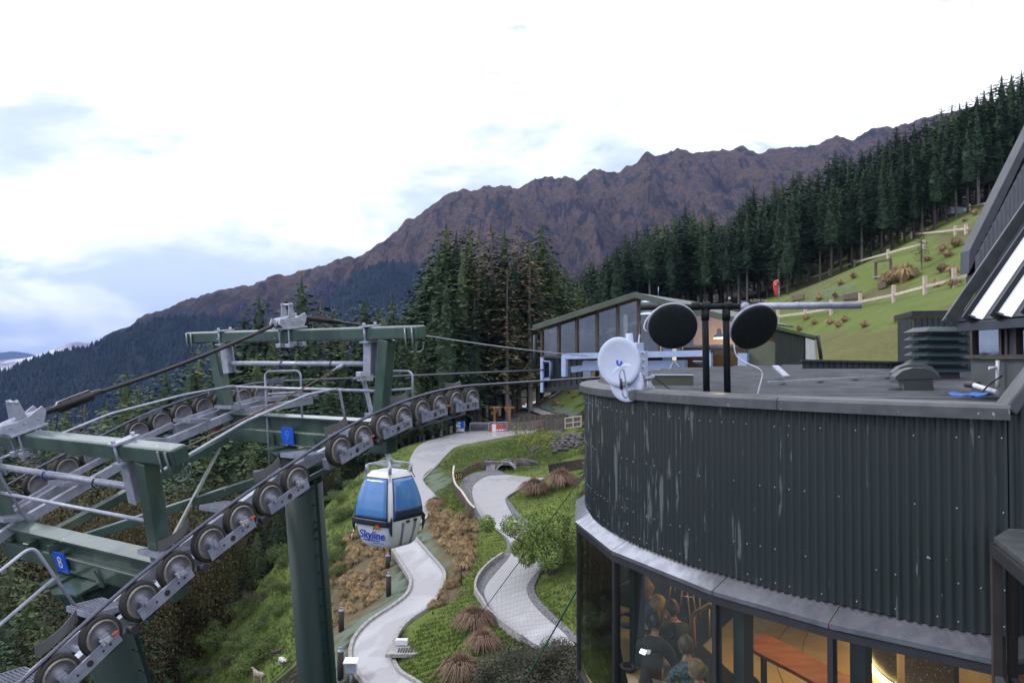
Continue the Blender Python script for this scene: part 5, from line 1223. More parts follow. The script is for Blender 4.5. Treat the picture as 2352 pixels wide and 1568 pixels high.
# ------------------------------------------------------------------ upper wing with steep ribbed roof, right edge
wing = thing('steep_roofed_wing', Vector((7.2, 11, -.5)), 'upper wing with steep roof of dark and white ribs, windows under its eave', 'building')
EX = 6.53; slope = Vector((1, 0, 1.43)).normalized(); sn = Vector((-1.43, 0, 1)).normalized()
edge = 12.02; k = 0
def rp(y, s, o): return Vector((EX, y, .555)) + slope * s + sn * o
while edge > 6.5:
    y1, y2, y3 = edge - .43, edge - .46, edge - .66
    b = MB(); b.prism([rp(edge, 0, 0), rp(edge, 5, 0), rp(y1, 5, 0), rp(y1, 0, 0)], -sn * .03); b.build('roof_sheet', 'dark_sheet', wing)
    b = MB(); b.prism([rp(y1, -.06, .0), rp(y1, 5, .0), rp(y1, 5, .16), rp(y1, -.06, .16)], Vector((0, -.035, 0))); b.build('roof_rib', 'dark_sheet', wing)
    b = MB(); b.prism([rp(y2 - .006, 0, .09), rp(y2 - .006, 5, .09), rp(y3, 5, .0), rp(y3, 0, .0)], -sn * .02); b.build('roof_light', 'white_sheet', wing)
    b = MB(); b.prism([rp(y1, 0, -.03), rp(y3, 0, -.03), rp(y2, 0, .12)], slope * .02); b.build('rib_closer', 'dark_sheet', wing)
    if k < 3:
        b = MB()
        for j in range(3): b.sphere(rp(y1 + .05, .55 + .35 * j, .01), .05 - .01 * j, 8, 5, sx=1, sy=.6, sz=1.6)
        b.build('moss_patch', 'moss', wing, kind='stuff')
    edge = y3; k += 1
b = MB(); q = Vector((EX - .03, 12.06, .555)); b.beam(q - slope * .08 + sn * .06, q + slope * 5 + sn * .06, .05, .16, up=sn); b.build('verge_board', 'cap_metal', wing)
b = MB(); b.beam(Vector((EX + .06, 12.0, .47)), Vector((EX + .06, 6.5, .47)), .14, .12); b.build('gutter', 'dark_sheet', wing)
# wall under the eave with its windows
WX = 6.86
b = MB(); b.box((WX + .06, 9.4, -.27), (.12, 5.7, .56)); b.build('wall_panel', 'box_grey', wing)
b = MB(); b.box((WX + .02, 9.4, .04), (.22, 5.72, .05)); b.build('window_sill', 'frame_brown', wing)
for yy in (12.22, 11.5, 11.36, 11.16, 10.5, 9.9, 9.3):
    b = MB(); b.box((WX + .03, yy, .33), (.08, .06, .54)); b.build('window_post', 'frame_brown', wing)
for ya, yb in ((12.19, 11.53), (11.13, 10.53), (10.47, 9.93), (9.87, 9.33)):
    b = MB(); b.add([(WX + .04, ya, .065), (WX + .04, yb, .065), (WX + .04, yb, .58), (WX + .04, ya, .58)], [(0, 1, 2, 3)]); b.build('window_pane', 'wing_glass' if 'wing_glass' in MATS else glass_mat('wing_glass', (.10, .12, .12), .42, 3), wing)
b = MB(); b.box((WX + .6, 10.7, .32), (.9, 2.6, .5)); b.build('room_core', 'dark_clad', wing)
b = MB(); b.box((WX + .08, 11.26, .33), (.14, .14, .54)); b.build('window_post', 'frame_dark', wing)
# tall gable wall behind, vertical sheets and dark verge
GWY = 15.0; gl = [(at(2240, 590, GWY), at(2240, 632, GWY)), (at(2450, 185, GWY), at(2450, 495, GWY))]
n = 22
for i in range(n):
    f0, f1 = i / n, (i + 1) / n; tp0, tp1 = gl[0][0].lerp(gl[1][0], f0), gl[0][0].lerp(gl[1][0], f1); bt0, bt1 = gl[0][1].lerp(gl[1][1], f0), gl[0][1].lerp(gl[1][1], f1)
    b = MB(); dv = Vector((0, -.025, 0)); mid_ = lambda a_, c_, f_: a_.lerp(c_, f_)
    b.add([bt0, mid_(bt0, bt1, .7), bt1, tp1, mid_(tp0, tp1, .7), tp0, bt0 + dv * 0, mid_(bt0, bt1, .7) + dv, mid_(bt0, bt1, .95) + dv, mid_(tp0, tp1, .95) + dv, mid_(tp0, tp1, .7) + dv], [(0, 7, 10, 5), (7, 8, 9, 10), (8, 2, 3, 9)]); b.build('gable_sheet', 'grey_clad', wing)
b = MB(); b.prism([gl[0][0] - Vector((.12, 0, .30)), gl[1][0] - Vector((.12, 0, .0)), gl[1][0] + Vector((-.05, 0, .35)), gl[0][0] + Vector((-.10, 0, .12))], (0, .3, 0)); b.build('verge', 'dark_sheet', wing)
b = MB(); b.prism([gl[0][1], gl[1][1], gl[1][1] - ZV * .16, gl[0][1] - ZV * .16], (0, .3, 0)); b.build('bottom_plate', 'frame_brown', wing)
for f_ in (.04, .22, .5): q = gl[0][1].lerp(gl[1][1], f_) - ZV * .16; b = MB(); b.beam(q, q - ZV * .9 - Vector((-.05, 0, 0)), .1, .1, (1, 0, 0)); b.build('strut', 'frame_brown', wing)
b = MB(); b.prism([gl[0][0] + Vector((.02, .3, 0)), gl[1][0] + Vector((0, .3, 0)), gl[1][1] + Vector((0, .3, 0)), gl[0][1] + Vector((.02, .3, 0))], (2.8, 4, 0)); b.build('gable_body', 'dark_clad', wing)
# ------------------------------------------------------------------ glass fronted lift station
PLs = Vector((.88, 25.9, 0)); PLd = PLs.dot(LV)
def c6(cx, cy): return ((1300 + cx / 3.5636) * .91875, (680 + cy / 3.5636) * .91875)
def c7(cx, cy): return (1745.6 + .4396 * cx, 275.6 + .4396 * cy)
def F(cx, cy, dep=0.0):
    """point on the station front (or dep metres behind it)"""
    r = ray(*c6(cx, cy)); return r * ((PLd + dep) / r.dot(LV))
sta = thing('lift_station', F(1100, 1000) - ZV * 2, 'gable ended lift station with a glazed front and blue steelwork', 'building')
glass_mat('station_glass', (.66, .70, .76), .18, 2.2, dirt=.2, dirtcol=(.36, .42, .54))
mat('lamp_tube', (.8, .8, .8), emit=(.85, .95, 1.0), estr=1.1); mat('lamp_warm', (.8, .7, .5), emit=(1.0, .72, .35), estr=14)
mat('warm_wall', (.42, .27, .12), (.36, .22, .09), 2, .7)
TL_, TP_, TR_ = F(150, 497), F(1058, 205), F(2040, 452)
TL_.z = TR_.z = (TL_.z + TR_.z) / 2
b = MB()
for a_, c_ in ((TL_, TP_), (TP_, TR_)):
    nrm = (c_ - a_).cross(LV).normalized(); nrm = nrm if nrm.z > 0 else -nrm
    o = MB(); o.prism([a_ - LV * .25, c_ - LV * .25, c_ - LV * .25 + nrm * .0 + ZV * .06, a_ - LV * .25 + ZV * .06], LV * 4.6); o.build('roof', 'roof_olive', sta)
    o = MB(); o.prism([a_ - LV * .27 - ZV * .10, c_ - LV * .27 - ZV * .10, c_ - LV * .27 + ZV * .075, a_ - LV * .27 + ZV * .075], LV * .06); o.build('fascia', 'roof_olive', sta, bevel=.01)
MX = [196, 345, 505, 685, 868, 1055, 1245, 1440, 1640, 1830, 2010]
def sill(cx): return 748 - 33 * (cx - 196) / 1814
def head(cx): return 505 - (505 - 222) * (cx - 150) / 908 if cx < 1058 else 222 + (470 - 222) * (cx - 1058) / 960
for x0, x1 in zip(MX, MX[1:]):
    q = [F(x0 + 8, sill(x0)), F(x1 - 8, sill(x1)), F(x1 - 8, head(x1) + 10), F(x0 + 8, head(x0) + 10)]
    if x0 < 1058 < x1: pass
    b = MB(); b.add(q, [(0, 1, 2, 3)]); b.build('window_pane', 'station_glass', sta)
for x0 in MX:
    b = MB(); b.beam(F(x0, sill(x0) + 8, -.02), F(x0, head(x0), -.02), .07, .09, LV); b.build('mullion', 'frame_brown', sta)
b = MB(); b.beam(F(190, 755, -.03), F(2015, 722, -.03), .09, .07); b.build('sill', 'frame_brown', sta)
# side and lower walls
def corr_panel(name, p0, p1, h0, h1, parent, material, pitch=.18, dpt=.03, nrm=None):
    """upright ribbed panel between two foot points, h0/h1 the heights above them"""
    d = p1 - p0; n = max(2, int(d.length / pitch)); nrm = nrm or Vector((d.y, -d.x, 0)).normalized(); b = MB(); vs = []
    for i in range(n):
        for f_, o_ in ((0, 0), (.55, 0), (.65, dpt), (.9, dpt)):
            t_ = (i + f_) / n; q = p0 + d * t_ + nrm * o_; h = h0 + (h1 - h0) * t_; vs += [q, q + ZV * h]
    m_ = len(vs) // 2; b.add(vs, [(2 * i, 2 * i + 2, 2 * i + 3, 2 * i + 1) for i in range(m_ - 1)]); return b.build(name, material, parent)
wl0, wl1 = F(215, 1035, .15), F(560, 1000, .15); wl1.z = wl0.z
corr_panel('ribbed_wall', wl0, wl1, F(215, 765, .15).z - wl0.z, F(560, 765, .15).z - wl0.z, sta, 'dark_clad', nrm=-LV)
b = MB(); b.beam(F(190, 1055, .1), F(560, 1020, .1), .2, .14); b.build('floor_edge', 'frame_dark', sta)
for cx, cy0, cy1, dp, w_ in ((198, 760, 1070, -.1, .10), (308, 760, 1062, .8, .28), (1995, 722, 1030, -.08, .28), (905, 380, 740, 2.0, .32), (1332, 640, 920, 2.2, .36)):
    b = MB(); b.beam(F(cx, cy0, dp), F(cx, cy1, dp), w_ * .9, w_ * .9, LV); b.build('column', 'steel_blue', sta)
# interior shell
b = MB(); sh_ = LV * 4.25; dn = ZV * -.12; lo0 = Vector((TL_.x, TL_.y, -.95)) + sh_; lo1 = Vector((TR_.x, TR_.y, -.95)) + sh_
b.add([lo0, lo1, TR_ + sh_ + dn, TP_ + sh_ + dn, TL_ + sh_ + dn], [(0, 1, 2, 3, 4)]); b.build('back_wall', 'wall_dark', sta)
q0, q1 = F(1545, 650, 3.9), F(2010, 640, 3.9)
b = MB(); b.add([q0, q1, q1 + ZV * .95, q0 + ZV * .95], [(0, 1, 2, 3)]); b.build('lit_wall', 'warm_wall', sta)
b = MB(); s0 = F(205, 760, 0); s0.z = 0; s1 = s0 + LV * 8.4; b.add([s0 - ZV * .9, s1 - ZV * .9, s1 + ZV * .85, s0 + ZV * .85], [(0, 1, 2, 3)]); b.build('side_wall', 'dark_clad', sta)
b = MB(); q = [F(560, 1010, .2), F(2000, 1010, .2)]; b.add([Vector((q[0].x, q[0].y, -.98)), Vector((q[1].x, q[1].y, -.98)), Vector((q[1].x, q[1].y, -.98)) + LV * 7, Vector((q[0].x, q[0].y, -.98)) + LV * 7], [(0, 1, 2, 3)]); b.build('floor', 'wall_dark', sta)
for k, (cx, cy, dp) in enumerate(((1000, 372, 3.2), (800, 345, 4.6), (1010, 262, 1.2))):
    b = MB(); c = F(cx, cy, dp); b.box(c, (1.5, .22, .05), (WV, LV, ZV)); b.build('strip_light', 'lamp_tube', sta)
b = MB(); c = F(1775, 582, 2.4); b.lathe(c, ZV, [(.18, 0), (.17, .05), (.07, .12), (.06, .26), (0, .28)], 16); b.build('lamp_shade', 'galv_dull', sta)
b = MB(); b.lathe(c - ZV * .01, ZV, [(0, -.03), (.17, -.02), (.17, .0), (0, .0)], 16); b.build('lamp_bulb', 'lamp_warm', sta)
ld = bpy.data.lights.new('station_lamp', 'POINT'); ld.energy = 160; ld.color = (1, .68, .33); ld.shadow_soft_size = .15
lo = bpy.data.objects.new('station_lamp', ld); col.objects.link(lo); lo.location = c - ZV * .16
# blue portal and drive beam in front
b = MB(); b.beam(F(388, 750, -.5), F(1692, 722, -.5), .16, .17); b.build('portal_beam', 'steel_blue', sta)
for cx, y0, y1 in ((398, 745, 930), (1686, 720, 905)): b = MB(); b.beam(F(cx, y0, -.5), F(cx, y1, -.5), .15, .15, LV); b.build('portal_post', 'steel_blue', sta)
b = MB(); b.beam(F(570, 838, -.2), F(1480, 826, -.2), .22, .27); drv = b.build('drive_beam', 'steel_blue', sta)
b = MB(); b.beam(F(465, 868, -.2), F(570, 855, -.2), .16, .18); b.build('beam_end', 'steel_blue', drv)
for cx in (600, 660, 1390, 1450):
    b = MB(); b.box(F(cx, 806, -.2), (.18, .2, .12), (WV, LV, ZV)); b.build('bearing', 'galv', drv)
for cx in (615, 760, 1270, 1430):
    b = MB(); c = F(cx, 905, -.15); b.box(c, (.28, .28, .30), (WV, LV, ZV)); b.cyl(c - ZV * .2, c + ZV * .25, .09, 10); b.build('drive_unit', 'galv_dull', drv, bevel=.02)
b = MB(); c = F(1300, 885, -.5); b.box(c, (.46, .16, .14), (WV, LV, ZV)); b.box(c + WV * .3 - ZV * .03, (.2, .1, .1), (WV, LV, ZV)); b.beam(c + WV * .1 + ZV * .02, c + WV * .25 + ZV * .3, .05, .06); b.beam(c + WV * .25 + ZV * .3, c + WV * .42 + ZV * .12, .05, .06); b.build('parked_grip', 'galv', drv, bevel=.01)
def trumpet(c, L, w0, h0, w1, h1):
    b = MB(); secs = []; nn = 10
    for i in range(nn + 1):
        f_ = i / nn; e = (1 - f_) ** 2.2; w_, h_ = w1 + (w0 - w1) * e, h1 + (h0 - h1) * e; q = c + LV * L * f_
        secs.append([q - WV * w_ / 2 - ZV * h_ / 2, q + WV * w_ / 2 - ZV * h_ / 2, q + WV * w_ / 2 + ZV * h_ / 2, q - WV * w_ / 2 + ZV * h_ / 2])
    vs = [v_ for s in secs for v_ in s]; fs = [(i * 4 + j, i * 4 + (j + 1) % 4, i * 4 + 4 + (j + 1) % 4, i * 4 + 4 + j) for i in range(nn) for j in range(4) if j != 3]
    b.add(vs, fs, 0, True); o = b.build('rope_trumpet', 'steel_blue', sta); sm = o.modifiers.new('t', 'SOLIDIFY'); sm.thickness = .025
for side, t_ in ((-1, 12.0), (1, 12.1)):
    q = line_pt(side, t_, 0, RW); trumpet(q - ZV * .0, 1.4, .34, .58, .10, .14)
# olive flank and ribbed annex
a0 = F(2020, 1010, -.02); a1 = F(2268, 1010, -.02)
b = MB(); b.prism([a0, a1, F(2268, 625, -.02), F(2020, 560, -.02)], LV * .2); b.build('olive_wall', 'olive_panel', sta)
e1 = a1 + LV * 4.1; zt0, zt1 = at(*c7(75, 1095), 21.7).z, at(*c7(285, 1145), 25.1).z
corr_panel('ribbed_wall', a1 + ZV * .3, e1 * 1 + ZV * .0, zt0 - a1.z - .3, zt1 - e1.z, sta, 'dark_clad', nrm=WV)
w0 = a1 + LV * 2.9; b = MB(); b.prism([Vector((w0.x, w0.y, -.02)) + WV * .05, Vector((e1.x, e1.y, -.02)) + WV * .05, Vector((e1.x, e1.y, zt1 - .05)) + WV * .05, Vector((w0.x, w0.y, zt1 + .02)) + WV * .05], WV * .02); b.build('white_panel', 'white_paint', sta)
b = MB(); b.prism([Vector((a1.x, a1.y, zt0)) + WV * .1 - LV * .1, Vector((e1.x, e1.y, zt1)) + WV * .1 + LV * .1, Vector((e1.x, e1.y, zt1 + .09)) + WV * .1 + LV * .1, Vector((a1.x, a1.y, zt0 + .09)) + WV * .1 - LV * .1], -WV * 1.2); b.build('annex_roof', 'roof_olive', sta)
b = MB(); b.cyl(at(*c7(303, 1125), 25), at(*c7(320, 1250), 25), .06, 8); b.build('downpipe', 'dark_clad', sta)
b = MB(); b.cyl(F(1232, 205, 1.0), F(1234, 130, 1.0), .012, 5); b.build('aerial', 'galv', sta)
b = MB(); b.cyl(F(135, 560, .2), F(135, 860, .2), .07, 8); b.build('drain_stack', 'dark_clad', sta)
b = MB(); q0, q1 = at(*c7(222, 1335), 19.6), at(*c7(745, 1302), 19.6)
corr_panel('ribbed_upstand', q0, q1, at(*c7(222, 1258), 19.6).z - q0.z, at(*c7(745, 1268), 19.6).z - q1.z, rest, 'dark_clad', pitch=.14)
b = MB(); b.beam(at(*c7(215, 1256), 19.58), at(*c7(750, 1266), 19.58), .2, .05); b.build('upstand_cap', 'frame_dark', rest)

# ------------------------------------------------------------------ things on the low roof
# louvred ventilator
vc = at(*c7(935, 1345), 15.8); vc.z = roofz(15.8)
vent = thing('louvred_ventilator', vc, 'square teal ventilator of stacked louvres on the low roof', 'ventilator')
b = MB(); b.box(vc + ZV * .45, (.52, .52, .9)); b.build('core', 'frame_dark', vent)
for k in range(6):
    z = .14 + .15 * k; b = MB(); h0, h1 = .46, .33; vs = []
    for hh, zz_ in ((h0, z), (h0, z + .02), (h1, z + .105)):
        vs += [vc + Vector((sx_ * hh, sy_ * hh, zz_)) for sx_, sy_ in ((-1, -1), (1, -1), (1, 1), (-1, 1))]
    b.add(vs, [(0, 1, 5, 4), (1, 2, 6, 5), (2, 3, 7, 6), (3, 0, 4, 7), (4, 5, 9, 8), (5, 6, 10, 9), (6, 7, 11, 10), (7, 4, 8, 11), (3, 2, 1, 0), (8, 9, 10, 11)]); b.build('louvre', 'teal_metal', vent)
# two mushroom shaped ducts
for k, (d_, lab, sh) in enumerate(((12.7, 'front grey duct with a curved hood on the low roof', 0), (14.6, 'curved grey duct hood half hidden behind the front one', 1))):
    P = [(705, 1340), (745, 1308), (800, 1293), (860, 1295), (910, 1312), (945, 1347), (945, 1358), (905, 1352), (908, 1398), (755, 1408), (748, 1357), (705, 1357)]
    pts = [at(*c7(x - 10 * sh, y + (-22 - 0 * k) * sh), d_) for x, y in P]; e = thing('roof_duct', pts[9], lab, 'ventilator')
    if sh: pts[8].z = pts[9].z = roofz(14.6)
    else: pts[8].z = pts[9].z = roofz(12.7) - .01
    b = MB(); b.prism([pts[7], pts[8], pts[9], pts[10]], (.12, .42, 0)); b.build('duct', 'box_grey', e)
    b = MB(); b.prism([q + Vector((0, -.012, 0)) for q in pts[:8] + pts[10:]], (.15, .5, 0)); b.build('hood', 'box_grey', e, bevel=.008)
# plant room
pr = thing('plant_room', at(*c7(960, 1285), 19), 'small dark ribbed plant room behind the ventilator', 'shed')
q0, q1 = at(*c7(803, 1288), 19), at(*c7(1150, 1288), 19)
q0.z = q1.z = roofz(19) - .05
corr_panel('wall', q0, q1, at(*c7(803, 1035), 19).z - q0.z, at(*c7(1150, 1030), 19).z - q1.z, pr, 'dark_clad', pitch=.12)
corr_panel('wall', q0 + Vector((.5, 1.8, 0)), q0, at(*c7(803, 1035), 19).z - q0.z, at(*c7(803, 1035), 19).z - q0.z, pr, 'dark_clad', pitch=.12)
zt = at(*c7(803, 1025), 19).z; b = MB(); b.prism([Vector((q0.x - .05, q0.y - .06, zt)), Vector((q1.x + .3, q1.y - .06, zt + .03)), Vector((q1.x + .3, q1.y + 2, zt + .03)), Vector((q0.x + .5, q0.y + 2, zt))], (0, 0, .12)); b.build('roof', 'frame_dark', pr)
# grey low box behind the white dish
q = at(*c6(1175, 1080), 13.6); bx0 = thing('roof_box', q, 'low flat grey box on the roof behind the white dish', 'roof box'); z0 = roofz(13.6)
b = MB(); p0, p1 = at(*c6(1165, 1000), 13.6), at(*c6(1545, 1000), 13.6); zt = at(*c6(1300, 922), 13.6).z
b.prism([Vector((p0.x, p0.y, z0)), Vector((p1.x, p1.y, z0)), Vector((p1.x, p1.y, zt)), Vector((p0.x, p0.y, zt))], (.1, .5, 0)); b.build('body', 'olive_panel', bx0)
b = MB(); b.prism([Vector((p0.x - .01, p0.y - .02, zt)), Vector((p1.x + .01, p1.y - .02, zt)), Vector((p1.x + .1, p1.y + .52, zt)), Vector((p0.x + .1, p0.y + .52, zt))], (0, 0, .012)); b.build('lid', 'galv', bx0)
# white pipe run, cloth and bits by the wing wall
pw = thing('white_pipe', at(*c7(1243, 1395), 11.4), 'white plastic pipe branch standing by the wing wall', 'pipe')
b = MB(); b.cyl(at(*c7(1245, 1255), 11.4), at(*c7(1243, 1395), 11.4), .03, 10); b.cyl(at(*c7(1197, 1296), 11.4), at(*c7(1245, 1293), 11.4), .022, 8); b.build('pipe', 'white_paint', pw)
b = MB(); b.cyl(at(*c7(1120, 1385), 11.3), at(*c7(1240, 1422), 10.9), .035, 8); b.build('plastic_pipe', 'white_paint', label='white pipe lying on the roof by the wing wall', cat='pipe')
b = MB(); b.cyl(at(*c7(1080, 1382), 11.6), at(*c7(1142, 1383), 11.3), .045, 8); b.build('black_pipe', 'frame_dark', label='short black pipe lying on the roof', cat='pipe')
b = MB(); c = at(*c7(1100, 1448), 10.8); rg = random.Random(4)
vs = [c + Vector((i * .075 - .3, j * .09 - .18, .02 + .05 * rg.random())) for j in range(5) for i in range(9)]; b.add(vs, [(j * 9 + i, j * 9 + i + 1, j * 9 + 10 + i, j * 9 + 9 + i) for j in range(4) for i in range(8)], 0, True); b.build('blue_cloth', 'blue_cloth', label='crumpled blue cloth lying on the roof', cat='cloth')
b = MB(); b.tube(bez([at(*c7(1265, 1335), 11), at(*c7(1200, 1380), 11), at(*c7(1160, 1420), 10.9), at(*c7(1110, 1445), 10.8)], 6), .012, 6); b.build('roof_cable', 'black_cable', label='dark cable running to the blue cloth', cat='cable')
b = MB(); b.beam(at(*c7(80, 1285), 15.5), at(*c7(140, 1340), 15.0), .12, .03); b.build('metal_strip', 'galv', label='loose bright metal strip leaning by the olive wall', cat='metal strip')
b = MB(); b.beam(at(*c7(45, 1367), 13.8), at(*c7(735, 1332), 16.0), .05, .02); b.build('flashing_strip', 'galv', label='long pale flashing strip across the low roof', cat='flashing')

# ------------------------------------------------------------------ antennas
mast = thing('antenna_mast', at(1645, 905, 12.2), 'dark pipe mast with two round black antennas and a long silver crossbar', 'antenna')
for px_ in (1621, 1669):
    b = MB(); b.tube([at(px_ - 2, 702, 12.2), at(px_, 800, 12.2), Vector((at(px_ + 2, 905, 12.2).x, 12.2, roofz(12.2)))], .05, 14); b.cyl(at(px_ - 1, 712, 12.2), at(px_ - 1, 735, 12.2), .06, 14); b.build('upright', 'dish_black', mast)
b = MB(); b.cyl(at(1470, 706, 12.2), at(1742, 703, 12.2), .043, 12); b.build('crossbar', 'dish_black', mast)
b = MB(); b.cyl(at(1742, 703, 12.2), at(1977, 701, 12.2), .052, 14); b.build('crossbar', 'galv', mast)
for px_ in (1598, 1622, 1672): b = MB(); b.cyl(at(px_ - 9, 703, 12.2), at(px_ + 9, 703, 12.2), .062, 12); b.build('coupling', 'dish_black', mast)
b = MB(); b.sphere(at(1712, 705, 12.15), .075, 12, 8); b.build('coupling', 'galv_dull', mast)
b = MB(); b.tube([at(1830, 703, 12.2) + Vector((0, .06 * math.sin(g), .06 * math.cos(g))) for g in np.linspace(0, 6.28, 16)], .008, 5); b.build('clip', 'galv', mast)
def black_dish(c, axis, rad, lab):
    b = MB(); b.lathe(c, axis, [(0, .05), (rad * .5, .045), (rad * .92, .028), (rad, .012), (rad * 1.015, -.01), (rad * 1.015, -.03), (rad * .75, -.10), (rad * .35, -.17), (0, -.18)], 40); o = b.build('dish', 'dish_black', mast, label=lab)
    ax_ = Vector(axis).normalized(); b = MB(); b.lathe(c - ax_ * .02, axis, [(rad * 1.0, .018), (rad * 1.03, .018), (rad * 1.03, -.03), (rad * 1.0, -.03), (rad * 1.0, .018)], 40); b.build('rim', 'galv_dull', o)
    b = MB(); b.beam(c - ax_ * .17, c - ax_ * .30, .12, .12); b.build('bracket', 'dish_black', o)
black_dish(at(1545, 750, 11.8), (-.10, -.86, -.42), .345, None); black_dish(at(1733, 752, 11.8), (.22, -.84, -.52), .352, None)
b = MB(); b.tube(bez([at(*c6(1300, 300), 11.9), at(*c6(1200, 340), 11.9), at(*c6(1130, 420), 11.9), at(*c6(1105, 490), 11.9), at(*c6(1125, 525), 11.9), at(*c6(1170, 535), 11.95)], 6), .010, 6); b.build('lead', 'white_paint', mast)
b = MB(); b.tube(bez([at(*c6(1925, 585), 11.95), at(*c6(1910, 660), 11.9), at(*c6(1932, 745), 11.9), at(*c6(2010, 805), 11.8), at(*c6(2120, 855), 11.7), at(*c6(2160, 905), 11.7), at(*c6(2140, 1000), 11.7), at(*c6(2115, 1102), 11.7)], 6), .011, 6); b.build('lead', 'white_paint', mast)
# white link radio: a large and a small round reflector, back to us
rad_ = thing('link_radio', at(1520, 905, 11.6), 'white double disc link radio clamped to the parapet', 'antenna')
ax_ = Vector((-.62, -.78, -.03)).normalized()
def disc(c, r_, name):
    b = MB(); b.lathe(c, ax_, [(0, .0), (r_ * .4, .006), (r_ * .8, .022), (r_ * .97, .03), (r_, .02), (r_ * .97, .0), (r_ * .6, -.06), (0, -.10)], 44); return b.build(name, 'dish_white', rad_)
d1 = disc(at(1423, 831, 11.5), .350, 'large_disc'); disc(at(1441, 879, 11.45), .270, 'small_disc')
s_ = ax_.cross(ZV).normalized() * -1
q = at(1423, 831, 11.5) + ax_ * .012
b = MB(); b.tube([q + Vector((0, 0, 0)) + s_ * .035 * math.cos(g) + ZV * .045 * math.sin(g) for g in np.linspace(2.6, 6.6, 12)], .011, 6); b.build('emblem', 'logo_blue', d1)
hb = at(1448, 800, 11.62)
b = MB(); b.box(hb, (.32, .2, .16), (s_, ax_, ZV)); b.box(hb + s_ * .14 - ZV * .22, (.14, .26, .36), (s_, ax_, ZV)); b.cyl(hb + ZV * .05, hb + ZV * .21 - s_ * .02, .052, 14); b.cyl(hb + ZV * .06 + s_ * .13, hb + ZV * .19 + s_ * .15, .014, 6)
for k in range(4): b.cyl(hb + s_ * .2 - ZV * (.06 + .1 * k) , hb + s_ * .24 - ZV * (.06 + .1 * k) + ax_ * .03, .02, 8)
b.build('radio_body', 'dish_white', rad_, bevel=.015)
b = MB(); b.tube(fillet([at(*c6(905, 1035), 11.25), at(*c6(884, 905), 11.25), at(*c6(897, 865), 11.25), at(*c6(925, 872), 11.25), at(*c6(962, 1095), 11.25), at(*c6(942, 1125), 11.25), at(*c6(918, 1100), 11.25), at(*c6(905, 1035), 11.25)], .06), .012, 7); b.build('cable_loop', 'galv', rad_)
b = MB(); b.cyl(at(*c6(897, 950), 11.24), at(*c6(905, 1045), 11.24), .02, 8); b.build('loop_sleeve', 'frame_dark', rad_)
b = MB(); b.cyl(at(*c6(920, 992), 11.3), at(*c6(1192, 940), 11.75), .03, 12); b.build('boom', 'galv', rad_)
b = MB(); b.tube(fillet([at(*c6(1150, 955), 11.7), at(*c6(1158, 1080), 11.7), at(*c6(1225, 1120), 11.65), at(*c6(1310, 1118), 11.6)], .15), .032, 10); b.build('support_arm', 'galv', rad_)
b = MB(); q = at(*c6(1322, 1120), 11.60); b.box(q, (.14, .03, .12), (Vector((.8, -.6, 0)), Vector((.6, .8, 0)), ZV)); b.build('foot_plate', 'galv', rad_)
b = MB(); b.prism([at(*c6(1095, 870), 11.8), at(*c6(1125, 930), 11.8), at(*c6(1215, 1065), 11.8), at(*c6(1190, 1065), 11.8), at(*c6(1110, 960), 11.8)], (.02, .03, 0)); b.build('strut', 'dish_white', rad_)
b = MB(); b.tube(bez([at(*c6(1192, 938), 11.75), at(*c6(1260, 985), 11.7), at(*c6(1340, 1045), 11.6), at(*c6(1420, 1070), 11.6), at(*c6(1600, 1080), 11.5)], 6), .009, 5); b.build('cable_tail', 'black_cable', rad_)
# ------------------------------------------------------------------ around the tracks and plaza
def g4(x, y, dz=0.0): return G(*c4(x, y), dz)
def gz4(x, y, dz=0.0): return G(*z4(x, y), dz)
def up_to(g, px, py):
    """height above ground point g so that its top shows at picture row py"""
    return at(px, py, g.y).z - g.z
# timber gate
g1, g2 = g4(800, 575), g4(1020, 580)
gate = thing('timber_gate', (g1 + g2) / 2, 'golden timber gateway with a dark header sign behind the barriers', 'gate'); H_ = up_to(g1, *c4(800, 335))
for g in (g1, g2):
    b = MB(); b.beam(g, g + ZV * H_, .34, .34, (1, 0, 0)); b.beam(g + ZV * (H_ - .05) - Vector((.65, 0, 0)), g + ZV * (H_ - .05) + Vector((.65, 0, 0)), .3, .28); b.build('post', 'timber_gold', gate, bevel=.03)
    s = 1 if g is g1 else -1
    b = MB(); b.beam(g + ZV * (H_ - .9), g + ZV * (H_ - .15) + Vector((.6 * s, 0, 0)), .2, .2); b.build('brace', 'timber_gold', gate)
b = MB(); b.beam(g1 + ZV * H_ + Vector((.6, -.1, 0)), g2 + ZV * H_ + Vector((-.6, -.1, 0)), .08, .32); hd = b.build('header_sign', 'timber_dark', gate)
text_mesh('lettering', 'Queenstown Bike Park', .24, (g1 + g2) / 2 + ZV * H_ + Vector((0, -.16, 0)), (1, 0, 0), (0, 0, 1), 'sign_white', hd)
